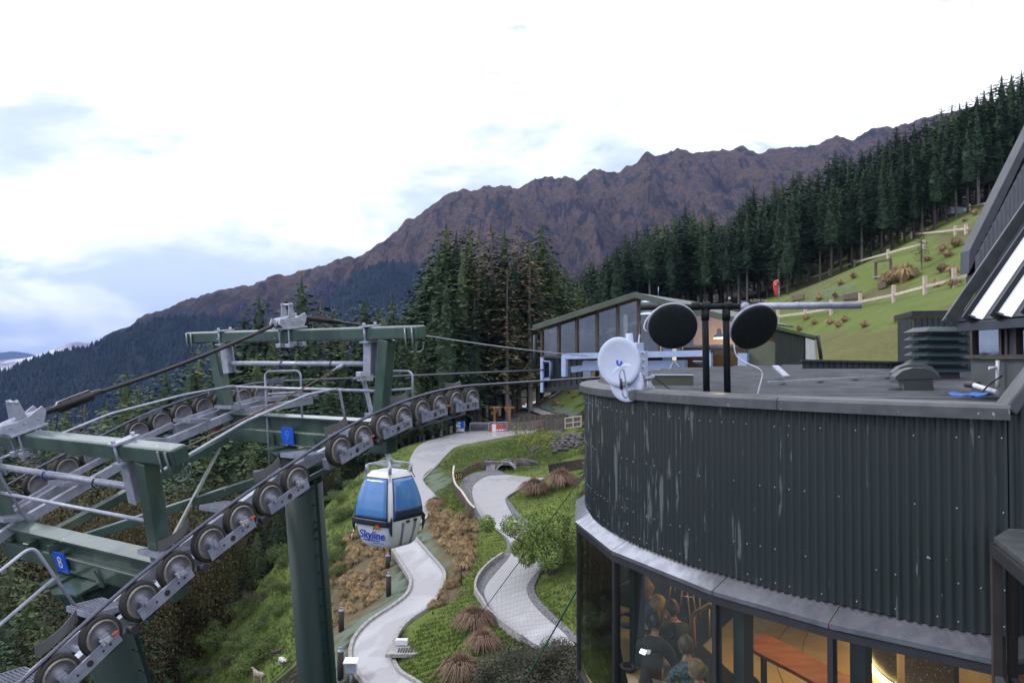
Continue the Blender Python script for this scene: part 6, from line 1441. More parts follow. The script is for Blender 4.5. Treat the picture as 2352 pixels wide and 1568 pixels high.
# metal crowd barriers
def barrier(xa, xb, yb, yt, lab):
    a, c = g4(xa, yb), g4(xb, yb); h = up_to(a, *c4(xa, yt)); e = thing('crowd_barrier', (a + c) / 2, lab, 'barrier', 'crowd barriers on the plaza')
    b = MB(); b.tube(fillet([a, a + ZV * h, c + ZV * h, c, a + ZV * .02], .15), .055, 6); b.build('frame', 'galv', e)
    n = 16
    for k in range(1, n): q = a.lerp(c, k / n); b = MB(); b.cyl(q + ZV * .1, q + ZV * (h - .1), .022, 4); b.build('bar', 'galv_dull', e)
    b = MB(); b.cyl(a + ZV * (h * .85), c + ZV * (h * .85), .03, 5); b.build('rail', 'galv', e)
barrier(442, 716, 703, 568, 'metal crowd barrier next to the blue information sign'); barrier(722, 985, 703, 560, 'metal crowd barrier behind the orange plastic one')
a, c = g4(735, 706), g4(985, 696); e = thing('plastic_barrier', (a + c) / 2, 'orange and white plastic barrier on the plaza', 'barrier'); h = up_to(a, *c4(800, 592))
for f0, f1, mm in ((0, .12, 'red_plastic'), (.12, .36, 'white_paint'), (.36, 1, 'red_plastic')):
    p0, p1 = a.lerp(c, f0), a.lerp(c, f1); b = MB(); b.prism([p0 + Vector((0, -.2, 0)), p1 + Vector((0, -.2, 0)), p1 + Vector((0, -.1, h)), p0 + Vector((0, -.1, h))], (0, .3, 0)); b.build('panel', mm, e, bevel=.03)
for k in range(4): p0 = a.lerp(c, .44 + .15 * k); b = MB(); b.box(p0 + Vector((0, -.19, h * .25)), (.24, .06, h * .2)); b.build('slot', 'white_paint', e)
# board fences
def board_fence(pts, y_off_top, n, lab, material, group=None, post_every=4, th=.06):
    P = [g4(*p) for p in pts]; e = thing('timber_fence', P[0], lab, 'fence', group); L = [0]
    for q0, q1 in zip(P, P[1:]): L.append(L[-1] + (q1 - q0).length)
    def along(s):
        for i in range(len(P) - 1):
            if s <= L[i + 1] or i == len(P) - 2: return P[i].lerp(P[i + 1], (s - L[i]) / (L[i + 1] - L[i]))
    W = L[-1] / n
    for k in range(n):
        q = along(W * (k + .5)); d = (along(min(W * (k + .9), L[-1])) - along(W * (k + .1))).normalized(); d.z = 0; d.normalize(); h = y_off_top * random.uniform(.94, 1.05)
        b = MB(); b.box(q + ZV * (h / 2 - .05), (W * .93, th, h + .1), (d, d.cross(ZV), ZV)); b.build('board', material, e)
        if k % post_every == 0: b = MB(); b.box(q + ZV * (h / 2) + Vector((0, -.12, .05)), (.16, .14, h + .1), (d, d.cross(ZV), ZV)); b.build('post', 'timber_grey', e)
    return e
board_fence([(995, 695), (1250, 690), (1470, 686)], 1.05, 26, 'weathered board fence along the back of the plaza', 'timber_grey')
board_fence([(1480, 690), (1660, 672), (1825, 645)], 1.3, 16, 'weathered board fence with orange netting at its end', 'timber_grey', post_every=3)
board_fence([(1150, 555), (1400, 520), (1600, 505), (1830, 492)], .55, 34, 'low brown board fence in front of the upper track', 'timber')
for x0, x1, y0, y1, lab in ((1470, 1540, 640, 545, 'orange safety netting hung on the left of the opening'), (1570, 1660, 665, 535, 'orange safety netting hung over the grey door')):
    a, c = g4(x0, y0), g4(x1, y0); h = up_to(a, *c4(x0, y1)); b = MB(); vs = []
    for i in range(7):
        for j in range(5): vs.append(a.lerp(c, i / 6) + Vector((0, -.25 + .06 * math.sin(i * 2 + j), h * j / 4)))
    b.add(vs, [(i * 5 + j, i * 5 + 5 + j, i * 5 + 6 + j, i * 5 + 1 + j) for i in range(6) for j in range(4)], 0, True); o = b.build('safety_netting', 'red_plastic', label=lab, cat='netting'); sm = o.modifiers.new('t', 'SOLIDIFY'); sm.thickness = .02
a = g4(1610, 672); b = MB(); b.box(a + ZV * .75, (.9, .08, 1.5)); b.build('door_panel', 'box_grey', label='plain grey door panel in the board fence', cat='door')
a, c = g4(1840, 655), g4(2075, 625); e = thing('mesh_fence', a, 'pale framed timber fence beside the round building', 'fence'); h = up_to(a, *c4(1840, 500))
for z in (.05, .5 * h, h): b = MB(); b.beam(a + ZV * z, c + ZV * (z + .0), .1, .14); b.build('rail', 'timber_rail', e)
for k in range(22): q = a.lerp(c, (k + .5) / 22); b = MB(); b.box(q + ZV * h / 2 + Vector((0, .1, 0)), (.3, .04, h)); b.build('board', 'timber_grey', e)
for f_ in (0, .5, 1): q = a.lerp(c, f_); b = MB(); b.beam(q, q + ZV * (h + .1), .15, .15, (1, 0, 0)); b.build('post', 'timber_rail', e)
# information sign
a, c = g4(248, 722), g4(355, 722); e = thing('information_sign', (a + c) / 2, 'blue and white information sign at the left of the plaza', 'sign'); h = up_to(a, *c4(248, 545))
for q in (a, c): b = MB(); b.beam(q, q + ZV * h, .12, .12, (1, 0, 0)); b.build('post', 'galv_dull', e)
y0 = Vector((0, -.1, 0)); b = MB(); b.prism([a + y0 + ZV * h * .42, c + y0 + ZV * h * .42, c + y0 + ZV * h, a + y0 + ZV * h], (0, .04, 0)); b.build('panel', 'sign_blue', e)
b = MB(); b.prism([a + y0 + ZV * h * .16, c + y0 + ZV * h * .16, c + y0 + ZV * h * .41, a + y0 + ZV * h * .41], (0, .04, 0)); b.build('panel', 'white_paint', e)
b = MB(); w_ = c - a
for z, f0, f1 in ((.87, .3, .75), (.72, .12, .9), (.64, .18, .82), (.56, .15, .85), (.5, .3, .7)): b.box(a + w_ * (f0 + f1) / 2 + y0 + Vector((0, -.012, h * z)), (w_.length * (f1 - f0), .01, h * (.075 if z > .8 else .04)))
b.build('print', 'sign_white', e, kind='stuff')
# dry stone wall: every boulder a part
m0 = [MB() for _ in range(4)]
def rock_mesh(seed):
    rg = random.Random(seed); b = MB(); off = rg.uniform(0, 50)
    def fn(p):
        k = 1 + .35 * mnoise.noise(p * 1.6 + Vector((off, 0, 0))); p = p * k; return Vector((round(p.x * 3.2) / 3.2 * .5 + p.x * .5, p.y, round(p.z * 3.2) / 3.2 * .5 + p.z * .5))
    b.sphere((0, 0, 0), 1, 9, 6, fn=fn, sz=.62); me = np_mesh('rock', b.v, b.f, 'rock'); return me
ROCKS = [rock_mesh(k) for k in range(6)]
def rock(loc, s, parent=None, org=None, sx_=1.0, name='rock'):
    o = bpy.data.objects.new(name, ROCKS[random.randrange(6)]); col.objects.link(o); o.scale = (s * sx_, s * .8, s); o.rotation_euler = (random.uniform(-.3, .3), random.uniform(-.25, .25), random.uniform(0, 6.28))
    o.location = Vector(loc) - (org or Vector((0, 0, 0))); o.parent = parent; return o
random.seed(5)
wl = thing('dry_stone_wall', g4(1830, 900), 'grey dry stone wall of rough boulders against the grass bank', 'wall')
for y, xa, xb in ((770, 1900, 2070), (805, 1740, 2070), (835, 1580, 2070), (870, 1630, 2070), (905, 1650, 2070), (945, 1680, 2060), (985, 1690, 1900), (1015, 1690, 1760)):
    x = xa
    while x < xb: rock(g4(x, y, .25), random.uniform(.26, .40), wl, ORIG[wl.name], random.uniform(1.1, 1.6)); x += random.uniform(66, 90)
for x, y, s, sx_, lab in ((1110, 1190, .55, 1.6, 'grey boulder next to the concrete culvert arch'), (1270, 1185, .85, 1.7, 'large pale boulder at the foot of the sapling'), (975, 1160, .5, 1.5, 'dark boulder above the culvert arch'), (550, 1210, .5, 1.4, 'boulder in the grass left of the culvert')):
    o = rock(g4(x, y, .15), s, sx_=sx_, name='boulder'); tag(o, lab, 'boulder')
random.seed(6)
for k, (x, y) in enumerate(((70, 1150), (40, 1200), (170, 1300), (440, 1180), (790, 1110), (1130, 1060), (700, 1120), (300, 1080), (640, 1050))): o = rock(g4(x, y, .05), random.uniform(.14, .28), name='stone'); tag(o, 'small pale stone scattered on the grass bank', 'stone', 'stones on the grass bank')
# culvert
a, c = g4(820, 1275), g4(1120, 1275); cen_ = (a + c) / 2; rr = (c - a).length / 2
cul = thing('culvert', cen_, 'pale concrete culvert arch over the stone edged track', 'culvert')
b = MB(); vs = []
for i in range(17):
    g = math.pi * i / 16; d = Vector((-math.cos(g), 0, math.sin(g) * .78)); 
    for r_, yy in ((rr, -.1), (rr, 1.6), (rr * .82, 1.6), (rr * .82, -.1)): vs.append(cen_ + d * r_ + Vector((0, yy, 0)))
b.add(vs, [(i * 4 + j, i * 4 + (j + 1) % 4, i * 4 + 4 + (j + 1) % 4, i * 4 + 4 + j) for i in range(16) for j in range(4)], 0, False); b.build('arch', 'concrete', cul)
b = MB(); b.add([cen_ + Vector((-rr, 1.7, 0)), cen_ + Vector((rr, 1.7, 0)), cen_ + Vector((rr * .7, 1.7, rr * .7)), cen_ + Vector((-rr * .7, 1.7, rr * .7))], [(0, 1, 2, 3)]); b.build('bore', 'wall_dark', cul)
a, c = g4(680, 1275), g4(810, 1285); h = up_to(a, *c4(690, 1180)); b = MB(); b.prism([a, c, c + ZV * h, a + ZV * h], (0, .6, 0)); b.build('abutment', 'concrete', cul)
b = MB(); b.prism([a + ZV * h - Vector((.2, .15, 0)), c + Vector((1.4, -.15, h)), c + Vector((1.4, .8, h)), a + Vector((-.2, .8, h))], (0, 0, .3)); b.build('capstone', 'rock', cul)
# boards edging the bend
def edging(pts, h, lab, material='timber', seg=6):
    P = [(p.x, p.y) for p in bez([Vector((*q, 0)) for q in pts], seg)]; gs = [G(*q) for q in P]; e = thing('timber_edging', gs[0], lab, 'edging')
    for q0, q1 in zip(gs, gs[1:]): b = MB(); b.beam(q0 + ZV * h / 2, q1 + ZV * h / 2, .09, h); b.build('board', material, e)
    return e
edging([c4(300, 1395), c4(400, 1320), c4(540, 1255), c4(690, 1240)], .75, 'brown timber edging curving round the top of the stone edged track', 'timber', 4)
edging([c4(1600, 1335), c4(1850, 1290), c4(2090, 1250)], 1.0, 'dark retaining board behind the round tussocks', 'timber_dark', 3)
# pickets along the bend
P = [(p.x, p.y) for p in bez([Vector((*c5(*q), 0)) for q in ((262, 560), (258, 600), (268, 650), (300, 690), (335, 745), (362, 772))], 5)]
pf = thing('crash_fence', G(*P[0]), 'pale topped picket crash fence along the bend of the track', 'fence'); gs = [G(*q) for q in P]
for k, q in enumerate(gs):
    b = MB(); b.beam(q, q + ZV * .95, .14, .14, (1, 0, 0)); b.build('picket', 'timber_grey', pf)
for q0, q1 in zip(gs, gs[1:]): b = MB(); b.beam(q0 + ZV * .98, q1 + ZV * .98, .16, .1); b.build('rail', 'timber_rail', pf); b = MB(); b.beam(q0 + ZV * .5, q1 + ZV * .5, .07, .14); b.build('rail', 'timber', pf)
a = G(*c5(283, 600)); e = thing('chevron_board', a, 'dark chevron board with yellow arrows at the head of the bend', 'sign'); d = (gs[3] - gs[0]).normalized(); d.z = 0
mat('yellow_paint', (.6, .38, .03), None, 5, .5)
b = MB(); b.box(a + ZV * .75, (1.3, .06, .8), (Vector((.55, .83, 0)), Vector((.83, -.55, 0)), ZV)); b.build('panel', 'frame_dark', e)
for k in range(3):
    q = a + ZV * .75 + Vector((.55, .83, 0)) * (k - 1) * .38 + Vector((.83, -.55, 0)) * .045; x_ = Vector((.55, .83, 0))
    b = MB(); b.beam(q - x_ * .1 - ZV * .25, q + x_ * .08, .02, .1); b.beam(q + x_ * .08, q - x_ * .1 + ZV * .25, .02, .1); b.build('chevron', 'yellow_paint', e)
# bollards with small caps beside the lower track
BOL = [((992, 868), 790, 'short dark bollard below the gondola'), ((997, 1040), 905, 'tall dark bollard at the inside of the lower bend'), ((710, 1255), 1117, 'dark bollard between the tussocks and the track'), ((705, 1545), 1357, 'dark bollard left of the white meter box')]
for (x, y), yt, lab in BOL:
    g = gz4(x, y); h = up_to(g, *z4(x, yt)); e = thing('bollard', g, lab, 'bollard', 'dark bollards along the lower track')
    b = MB(); b.tube([g, g + ZV * (h * .9)], .19, 10); b.build('shaft', 'timber_dark', e)
    b = MB(); b.lathe(g + ZV * h * .9, ZV, [(.19, 0), (.2, .04), (.12, .1), (.05, .12), (.05, .2), (.1, .22), (.1, .26), (0, .28)], 10); b.build('cap', 'galv_dull', e)
for k, (x, yb, yt) in enumerate(((935, 775, 735), (950, 785, 740), (968, 800, 735), (982, 815, 738), (1005, 830, 740))):
    g = gz4(x, yb); h = up_to(g, *z4(x, yt)); b = MB(); b.beam(g, g + ZV * h, .16, .16, (1, 0, 0)); b.build('fence_post', ('timber_dark', 'timber_gold')[k % 2], label='short timber post in the row right below the gondola', cat='post', group='posts below the gondola')
a, c = gz4(772, 712), gz4(800, 640); b = MB(); b.beam(a + ZV * .4, c + ZV * .5, .1, .3); b.build('board_rail', 'timber_rail', label='pale board leaning on the bank left of the gondola', cat='board')
# meter box on post
g = gz4(770, 1580); h = up_to(g, *z4(770, 1425)); e = thing('meter_box', g, 'white box on a grey post beside the lower track', 'box')
b = MB(); b.cyl(g, g + ZV * h * .55, .09, 10); b.build('post', 'galv_dull', e)
b = MB(); b.box(g + ZV * h * .72, (.62, .45, h * .42)); b.build('box', 'galv', e, bevel=.02)
b = MB(); b.prism([g + Vector((-.40, -.4, h * .93)), g + Vector((.40, -.4, h * .93)), g + Vector((.40, .3, h * 1.0)), g + Vector((-.40, .3, h * 1.0))], (0, 0, .04)); b.build('lid', 'white_paint', e)
# drain pit
g = gz4(1092, 1385, .1); e = thing('drain_pit', g, 'concrete drain pit with a black grate at the edge of the lawn', 'drain')
b = MB(); b.box(g, (2.0, 1.5, .2)); b.build('slab', 'kerb', e)
for k in range(6): b = MB(); b.box(g + Vector((-.3 + .15 * k, -.15, .12)), (.07, .7, .05)); b.build('bar', 'rubber', e)
b = MB(); b.box(g + Vector((-.25, .75, .3)), (.7, .4, .3)); b.build('hood', 'white_paint', e)
for (x, y), yt, lab in (((1437, 975), 855, 'thin dark stake on the lawn above the tussock row'), ((1265, 1150), 1132, 'small grey peg on the lawn edge')):
    g = gz4(x, y); b = MB(); b.tube([g, g + ZV * up_to(g, *z4(x, yt))], .05, 6); b.build('stake', 'timber_dark', label=lab, cat='stake')
# sapling with yellow green leaves
g = g4(1345, 1110); sap = thing('sapling_tree', g, 'young bare stemmed tree with yellow green leaves on the bank', 'tree'); rg = random.Random(8); b = MB(); tips = []
b.tube([g, g + ZV * .9], [.12, .09], 6)
for k in range(11):
    a_ = rg.uniform(0, 6.28); L = rg.uniform(1.9, 3.4); d = Vector((math.cos(a_) * .85, math.sin(a_) * .85, rg.uniform(.5, .95))).normalized(); q = [g + ZV * rg.uniform(.5, .9), g + ZV * .9 + d * L * .5, g + ZV * .8 + d * L]
    b.tube(q, [.06, .04, .015], 4, False); tips += [q[1], q[2], q[2], q[1].lerp(q[2], .5)]
b.build('trunk', 'bark_pale', sap); b = MB(); vs = []; fs = []
for q in tips:
    for k in range(26):
        c_ = q + Vector((rg.gauss(0, .45), rg.gauss(0, .45), rg.gauss(.1, .3))); d = Vector((rg.gauss(0, 1), rg.gauss(0, 1), rg.gauss(0, 1))).normalized(); _, a_, b_ = frame_axes(d); s = rg.uniform(.06, .14); o = len(vs); vs += [c_ - a_ * s, c_ + b_ * s * .6, c_ + a_ * s, c_ - b_ * s * .6]; fs.append((o, o + 1, o + 2, o + 3))
b.add(vs, fs); b.build('crown', 'sapling_leaf', sap)
# goats on the bank
mat('goat_white', (.42, .36, .30), (.28, .23, .18), 5, .9); mat('goat_dark', (.09, .07, .06), (.05, .04, .035), 5, .9); mat('goat_pied', (.55, .53, .52), (.06, .05, .05), 2.2, .9, lo=.48, hi=.52)
def goat(g, yaw, material, lab, s=1.0, graze=False):
    e = thing('goat', g, lab, 'goat'); X = Vector((math.cos(yaw), math.sin(yaw), 0)); Y = Vector((-X.y, X.x, 0))
    P = lambda a, b_, c: g + (X * a + Y * b_ + ZV * c) * s
    nv, ne, rad = [], [], []
    def chain(pts, rs, root=None):
        prev = root
        for p_, r_ in zip(pts, rs):
            nv.append(p_); rad.append(r_ * s); i = len(nv) - 1
            if prev is not None: ne.append((prev, i))
            prev = i
        return prev
    sh = chain([P(-.42, 0, .58), P(-.15, 0, .56), P(.15, 0, .55), P(.36, 0, .60)], [.15, .19, .19, .15])
    if graze: chain([P(.52, 0, .55), P(.66, 0, .30), P(.74, 0, .14), P(.84, 0, .06)], [.10, .085, .075, .045], sh)
    else: chain([P(.50, 0, .76), P(.58, 0, .90), P(.70, 0, .88), P(.80, 0, .83)], [.10, .085, .075, .045], sh)
    for a_, y_, rt in ((.34, .11, 3), (.34, -.11, 3)): chain([P(a_, y_, .42), P(a_ + .02, y_, .24), P(a_, y_, .06), P(a_ + .02, y_, 0)], [.07, .042, .032, .035], rt)
    for y_ in (.11, -.11): chain([P(-.38, y_, .45), P(-.34, y_, .32), P(-.46, y_, .20), P(-.43, y_, 0)], [.095, .06, .036, .036], 0)
    chain([P(-.55, 0, .66), P(-.60, 0, .58)], [.04, .025], 0)
    me = bpy.data.meshes.new('body'); org = ORIG[e.name]; me.from_pydata([tuple(q - org) for q in nv], ne, []); o = bpy.data.objects.new('body', me); col.objects.link(o); o.parent = e
    sk = o.modifiers.new('skin', 'SKIN')
    for i, sv in enumerate(me.skin_vertices[0].data): sv.radius = (rad[i], rad[i]); sv.use_root = (i == 1)
    ss = o.modifiers.new('sub', 'SUBSURF'); ss.levels = 1; ss.render_levels = 2; me.materials.append(MATS[material])
    hx = P(.60, 0, .97) if not graze else P(.66, 0, .38)
    for y_ in (.04, -.04):
        b = MB(); b.tube([hx + Y * y_ * s, hx + (Y * y_ * 1.6 - X * .06 + ZV * .10) * s, hx + (Y * y_ * 2.2 - X * .16 + ZV * .13) * s], [.018 * s, .014 * s, .005 * s], 5); b.build('horn', 'timber_dark', e)
        b = MB(); b.tube([hx + (Y * y_ * 1.2 - ZV * .04) * s, hx + (Y * y_ * 3.5 - ZV * .07) * s], [.025 * s, .01 * s], 5); b.build('ear', material, e)
goat(gz4(355, 1475), 2.2, 'goat_pied', 'black and white goat grazing on the bank left of the pole', 1.0, True)
goat(gz4(210, 1560), 2.6, 'goat_white', 'pale goat standing at the bottom of the bank', 1.0)
goat(gz4(318, 1415), .6, 'goat_dark', 'small dark goat in the grass above the pied one', .85)
# net fence falling across the lawn
ta, tb = at(1342, 1088, 24), at(955, 1610, 37); ba, bb = at(1345, 1320, 24), at(1180, 1610, 37)
net = thing('net_fence', bb, 'green wire net strung from the building down across the lawn', 'net fence')
def npt(u, v): return (ta.lerp(tb, u)).lerp(ba.lerp(bb, u), v)
b = MB(); nu, nv_ = 36, 14
for k in range(-nv_, nu):
    u0, u1 = max(0, k), min(nu, k + nv_); 
    if u1 - u0 < 2: continue
    b.tube([npt(u0 / nu, (u0 - k) / nv_), npt((u0 + u1) / 2 / nu, ((u0 + u1) / 2 - k) / nv_), npt(u1 / nu, (u1 - k) / nv_)], .0022, 3, False, smooth=False)
    b.tube([npt(u0 / nu, 1 - (u0 - k) / nv_), npt((u0 + u1) / 2 / nu, 1 - ((u0 + u1) / 2 - k) / nv_), npt(u1 / nu, 1 - (u1 - k) / nv_)], .0022, 3, False, smooth=False)
mat('net_green', (.05, .075, .065), (.07, .09, .08), 3, .6); mat('net_edge', (.01, .12, .075), None, 3, .6)
b.build('wire_mesh', 'net_green', net, kind='stuff')
b = MB(); b.tube([npt(k / 12, 0) for k in range(13)], .014, 5); b.build('top_wire', 'frame_dark', net)
b = MB(); b.tube([npt(k / 12, 1) for k in range(13)], .03, 5); b.build('bottom_rope', 'net_edge', net)

# ------------------------------------------------------------------ fences and things on the green slope
def hill_fence(rail_pts, posts, lab, hp=1.25):
    gp_ = [G(*c7(x, y + 16)) for x, y in rail_pts]; e = thing('rail_fence', gp_[0], lab, 'fence', 'post and rail fences on the slope')
    for q0, q1 in zip(gp_, gp_[1:]):
        b = MB(); b.beam(q0 + ZV * .72, q1 + ZV * .72, .14, .26); b.build('rail', 'timber_rail', e)
    for x in posts:
        y = float(np.interp(x, [p[0] for p in rail_pts], [p[1] for p in rail_pts])); g = G(*c7(x, y + 16)); b = MB(); b.beam(g - ZV * .2, g + ZV * hp, .32, .32, (1, 0, 0)); pp = b.build('post', 'timber_rail', e, bevel=.02)
    return e
hill_fence([(-60, 1058), (20, 1045), (95, 1038), (238, 1022), (373, 1000), (525, 968), (700, 935), (863, 895), (1015, 858), (1115, 828)], [95, 238, 373, 525, 700, 863, 1015], 'lowest post and rail fence across the green slope, nearest the roof', 1.7)
hill_fence([(-40, 1008), (20, 998), (100, 982)], [98], 'short piece of rail fence behind the antenna crossbar')
hill_fence([(105, 884), (138, 864), (245, 832), (362, 797), (492, 750), (670, 706), (845, 660)], [138, 247, 362, 492, 670, 858], 'second rail fence, climbing from the red windsock')
hill_fence([(545, 637), (583, 628), (622, 624), (670, 619), (745, 607), (795, 602), (965, 592), (1022, 586), (1090, 578)], [545, 583, 622, 670, 745, 795, 1022, 1077], 'third rail fence, along the edge of the forest')
hill_fence([(1090, 460), (1150, 446), (1205, 436), (1260, 425)], [1095, 1205], 'topmost rail fence at the head of the slope')
a, c = G(*c7(605, 826)), G(*c7(683, 815)); e = thing('picture_arch', a, 'square brown timber frame standing on the slope', 'timber frame'); h = up_to(a, *c7(605, 742))
for q in (a, c): b = MB(); b.beam(q, q + ZV * h, .28, .28, (1, 0, 0)); b.build('post', 'timber', e)
b = MB(); b.beam(a + ZV * h, c + ZV * h, .28, .28); b.build('lintel', 'timber', e); b = MB(); b.beam(a + ZV * .1, c + ZV * .1, 1.0, .15); b.build('base', 'concrete', e)
a, c = G(*c7(275, 945)), G(*c7(495, 900)); e = thing('mesh_fence', a, 'grey mesh guard fence on the lower slope', 'fence'); h = up_to(a, *c7(275, 905))
for z in (.05, h): b = MB(); b.beam(a + ZV * z, c + ZV * z, .06, .08); b.build('rail', 'galv_dull', e)
for k in range(12): q = a.lerp(c, k / 11); b = MB(); b.beam(q, q + ZV * h, .05, .05, (1, 0, 0)); b.build('post', 'galv_dull', e)
g = G(*c7(100, 962)); h = up_to(g, *c7(97, 868)); e = thing('windsock', g, 'red and white windsock hanging limp from a thin pole', 'windsock')
b = MB(); b.cyl(g, g + ZV * h, .05, 8); b.build('pole', 'galv', e)
b = MB(); t0_ = at(*c7(93, 838), g.y); b.tube(bez([t0_, at(*c7(82, 855), g.y), at(*c7(81, 880), g.y), at(*c7(90, 918), g.y)], 5), [.16, .26, .34, .36, .36, .35, .34, .33, .32, .3, .3, .3, .28, .26, .24, .22], 9); b.build('sock', 'red_paint', e)
b = MB(); b.tube([t0_ + Vector((-.04, -.1, .05)), at(*c7(80, 862), g.y - .28)], [.08, .13], 8); b.build('sock_band', 'white_paint', e)
def px5(x, y): return ((1780 + x / 8.4) * .91875, (680 + y / 8.4) * .91875)
for x0, x1, y0, y1, txt, lab in ((870, 1085, 640, 560, 'SLOW <<<', 'dark board lettered SLOW with arrows at the forest edge'), (560, 780, 665, 590, '<<<', 'dark board with arrows left of the SLOW board')):
    q = at(*px5((x0 + x1) / 2, (y0 + y1) / 2), 133); g = Vector((q.x, 133, min(hz(q.x, 133), q.z - .5))); w_ = (x1 - x0) / 8.4 * .91875 / 1882 * 133; hh = (y0 - y1) / 8.4 * .91875 / 1882 * 133
    e = thing('warning_board', g, lab, 'sign'); b = MB(); b.box(q, (w_, .08, hh)); pn = b.build('panel', 'frame_dark', e)
    text_mesh('lettering', txt, hh * .95, q + Vector((0, -.06, 0)), (1, 0, 0), (0, 0, 1), 'timber_rail', pn)
    for s in (-1, 1): b = MB(); b.beam(g + Vector((s * w_ * .4, .06, -.3)), q + Vector((s * w_ * .4, .06, hh * .7)), .12, .12, (1, 0, 0)); b.build('post', 'timber', e)
q = at(*px5(367, 545), 133); g = Vector((q.x, 133, q.z - 1.2)); e = thing('small_sign', g, 'small white sign on a stake at the forest edge', 'sign'); b = MB(); b.box(q, (.32, .05, .36)); b.build('panel', 'white_paint', e); b = MB(); b.cyl(g - ZV * 1.5, q, .03, 6); b.build('stake', 'timber_dark', e)
a = G(*c7(1035, 492)); e = thing('storage_shed', a, 'small blue grey shed by the topmost fence', 'shed'); w_ = 100 * .4396 / 1882 * a.y; h = up_to(a, *c7(1035, 458))
b = MB(); b.box(a + ZV * h / 2, (w_, 1.6, h)); b.build('wall', 'galv_dull', e); b = MB(); b.box(a + ZV * (h + .06), (w_ + .2, 1.9, .12)); b.build('roof', 'frame_dark', e); b = MB(); b.box(a + Vector((w_ * .3, -.82, h * .5)), (w_ * .25, .03, h * .5)); b.build('door', 'white_paint', e)
for x, yb, yt, k, lab in ((845, 780, 560, 1, 'thin young larch on the slope beside the dry clumps'), (505, 705, 605, 0, 'bare young tree near the forest edge'), (1098, 765, 660, 2, 'thin young tree by the steep roofed wing'), (830, 560, 505, 0, 'tiny tree above the third fence')):
    g = G(*c7(x, yb)); tr = plant_tree(CON['brown'][k], g, up_to(g, *c7(x, yt)), lab, None, wide=1.5)
for x0, x1, y in ((170, 230, 940), (385, 400, 930), (440, 530, 935), (620, 660, 880)):
    a, c = G(*c7(x0, y + 8)), G(*c7(x1, y)); b = MB(); b.beam(a + ZV * .4, c + ZV * .5, .25, .7); b.build('timber_block', 'timber', label='low brown timber retaining piece on the lower slope', cat='retaining board', group='retaining pieces on the lower slope')
# shrubs where the slope meets the trees
for x, y, h in ((290, 815, 2.2), (320, 800, 2.0), (270, 822, 1.6), (700, 660, 1.0), (640, 670, .9)):
    g = G(*c7(x, y)); plant_tree(CON['shrub'][0], g, h, 'green bush at the forest edge behind the second fence', 'bushes at the forest edge', 'bush', 'bush', wide=1.4)
# ------------------------------------------------------------------ inside the round restaurant
def Zp(px, py, z):
    r = ray(px, py); return r * (z / r.z)
def c8(cx, cy): return ((1800 + cx / 3.0947) * .91875, (1480 + cy / 3.0947) * .91875)
def cb(cx, cy): return ((1440 + cx / 5.107) * .91875, (1400 + cy / 5.107) * .91875)
mat('wood_slab', (.22, .085, .045), (.15, .055, .03), 3, .35, stretch=(1, 3, 1)); mat('table_top', (.38, .30, .17), (.32, .25, .14), 3, .35)
mat('cream', (.52, .38, .20), None, 3, .6); mat('cove', (.9, .8, .5), emit=(1.0, .78, .32), estr=7.0); mat('brass', (.55, .40, .18), None, 5, .3, .7)
m, t, p = new_mat('terrazzo'); n1 = noise_node(t, obj_coord(t), 55, 2, .5); t.links.new(mix_node(t, ramp(t, n1, .66, .70), (.022, .022, .024), (.55, .5, .4)), p.inputs['Base Color']); p.inputs['Roughness'].default_value = .35
# bench slab on metal legs
bench = thing('bench_table', Zp(*c8(500, 560), ZFLOOR), 'long red brown timber bar table behind the third window', 'table')
ZB = -4.15; top = [Zp(*c8(*q), ZB) for q in ((135, 345), (360, 320), (600, 440), (815, 553), (950, 622), (1230, 720), (1500, 850), (1250, 880), (760, 712), (560, 600), (360, 500), (135, 375))]
b = MB(); b.prism(top, (0, 0, -.05)); b.build('top', 'wood_slab', bench)
for cx, cy in ((160, 372), (352, 500), (900, 740)):
    q = Zp(*c8(cx, cy), ZB - .05); b = MB(); b.beam(Vector((q.x, q.y + .08, ZB - .05)), Vector((q.x, q.y + .08, ZFLOOR)), .07, .07, (1, 0, 0)); b.build('leg', 'frame_dark', bench)
b = MB(); b.cyl(Zp(*c8(140, 530), ZB - .4), Zp(*c8(245, 455), ZB - .35), .03, 8); b.build('foot_rail', 'brass', bench)
# counter with glowing base
cnt = thing('curved_counter', Zp(*c8(1130, 520), ZFLOOR), 'dark speckled curved counter with a glowing yellow base', 'counter')
cur = [Zp(*c8(*q), ZFLOOR + .02) for q in ((1105, 250), (1112, 360), (1116, 430), (1132, 520), (1172, 600), (1232, 670), (1310, 735), (1500, 850), (1800, 990))]; cur = bez(cur, 5)
b = MB(); vs = []
for q in cur: vs += [q + ZV * .10 + Vector((.05, .05, 0)), q + ZV * 1.1 + Vector((.05, .05, 0))]
b.add(vs, [(2 * i, 2 * i + 2, 2 * i + 3, 2 * i + 1) for i in range(len(cur) - 1)], 0, True); b.build('front', 'terrazzo', cnt)
b = MB(); b.tube([q + ZV * .05 for q in cur], .045, 8); b.build('light_strip', 'cove', cnt)
b = MB(); b.add([q + ZV * 1.1 for q in cur] + [cur[-1] + Vector((2, 1, 1.1)), cur[0] + Vector((2, 1.5, 1.1))], [tuple(range(len(cur) + 2))]); b.build('top', 'terrazzo', cnt)
q0, q1 = Zp(*c8(1378, 700), -4.2), Zp(*c8(1422, 700), -4.2); w_ = (q1 - q0).length
b = MB(); b.box((q0 + q1) / 2 + ZV * .6, (w_, .06, 2.4)); b.build('pilaster', 'cream', cnt)
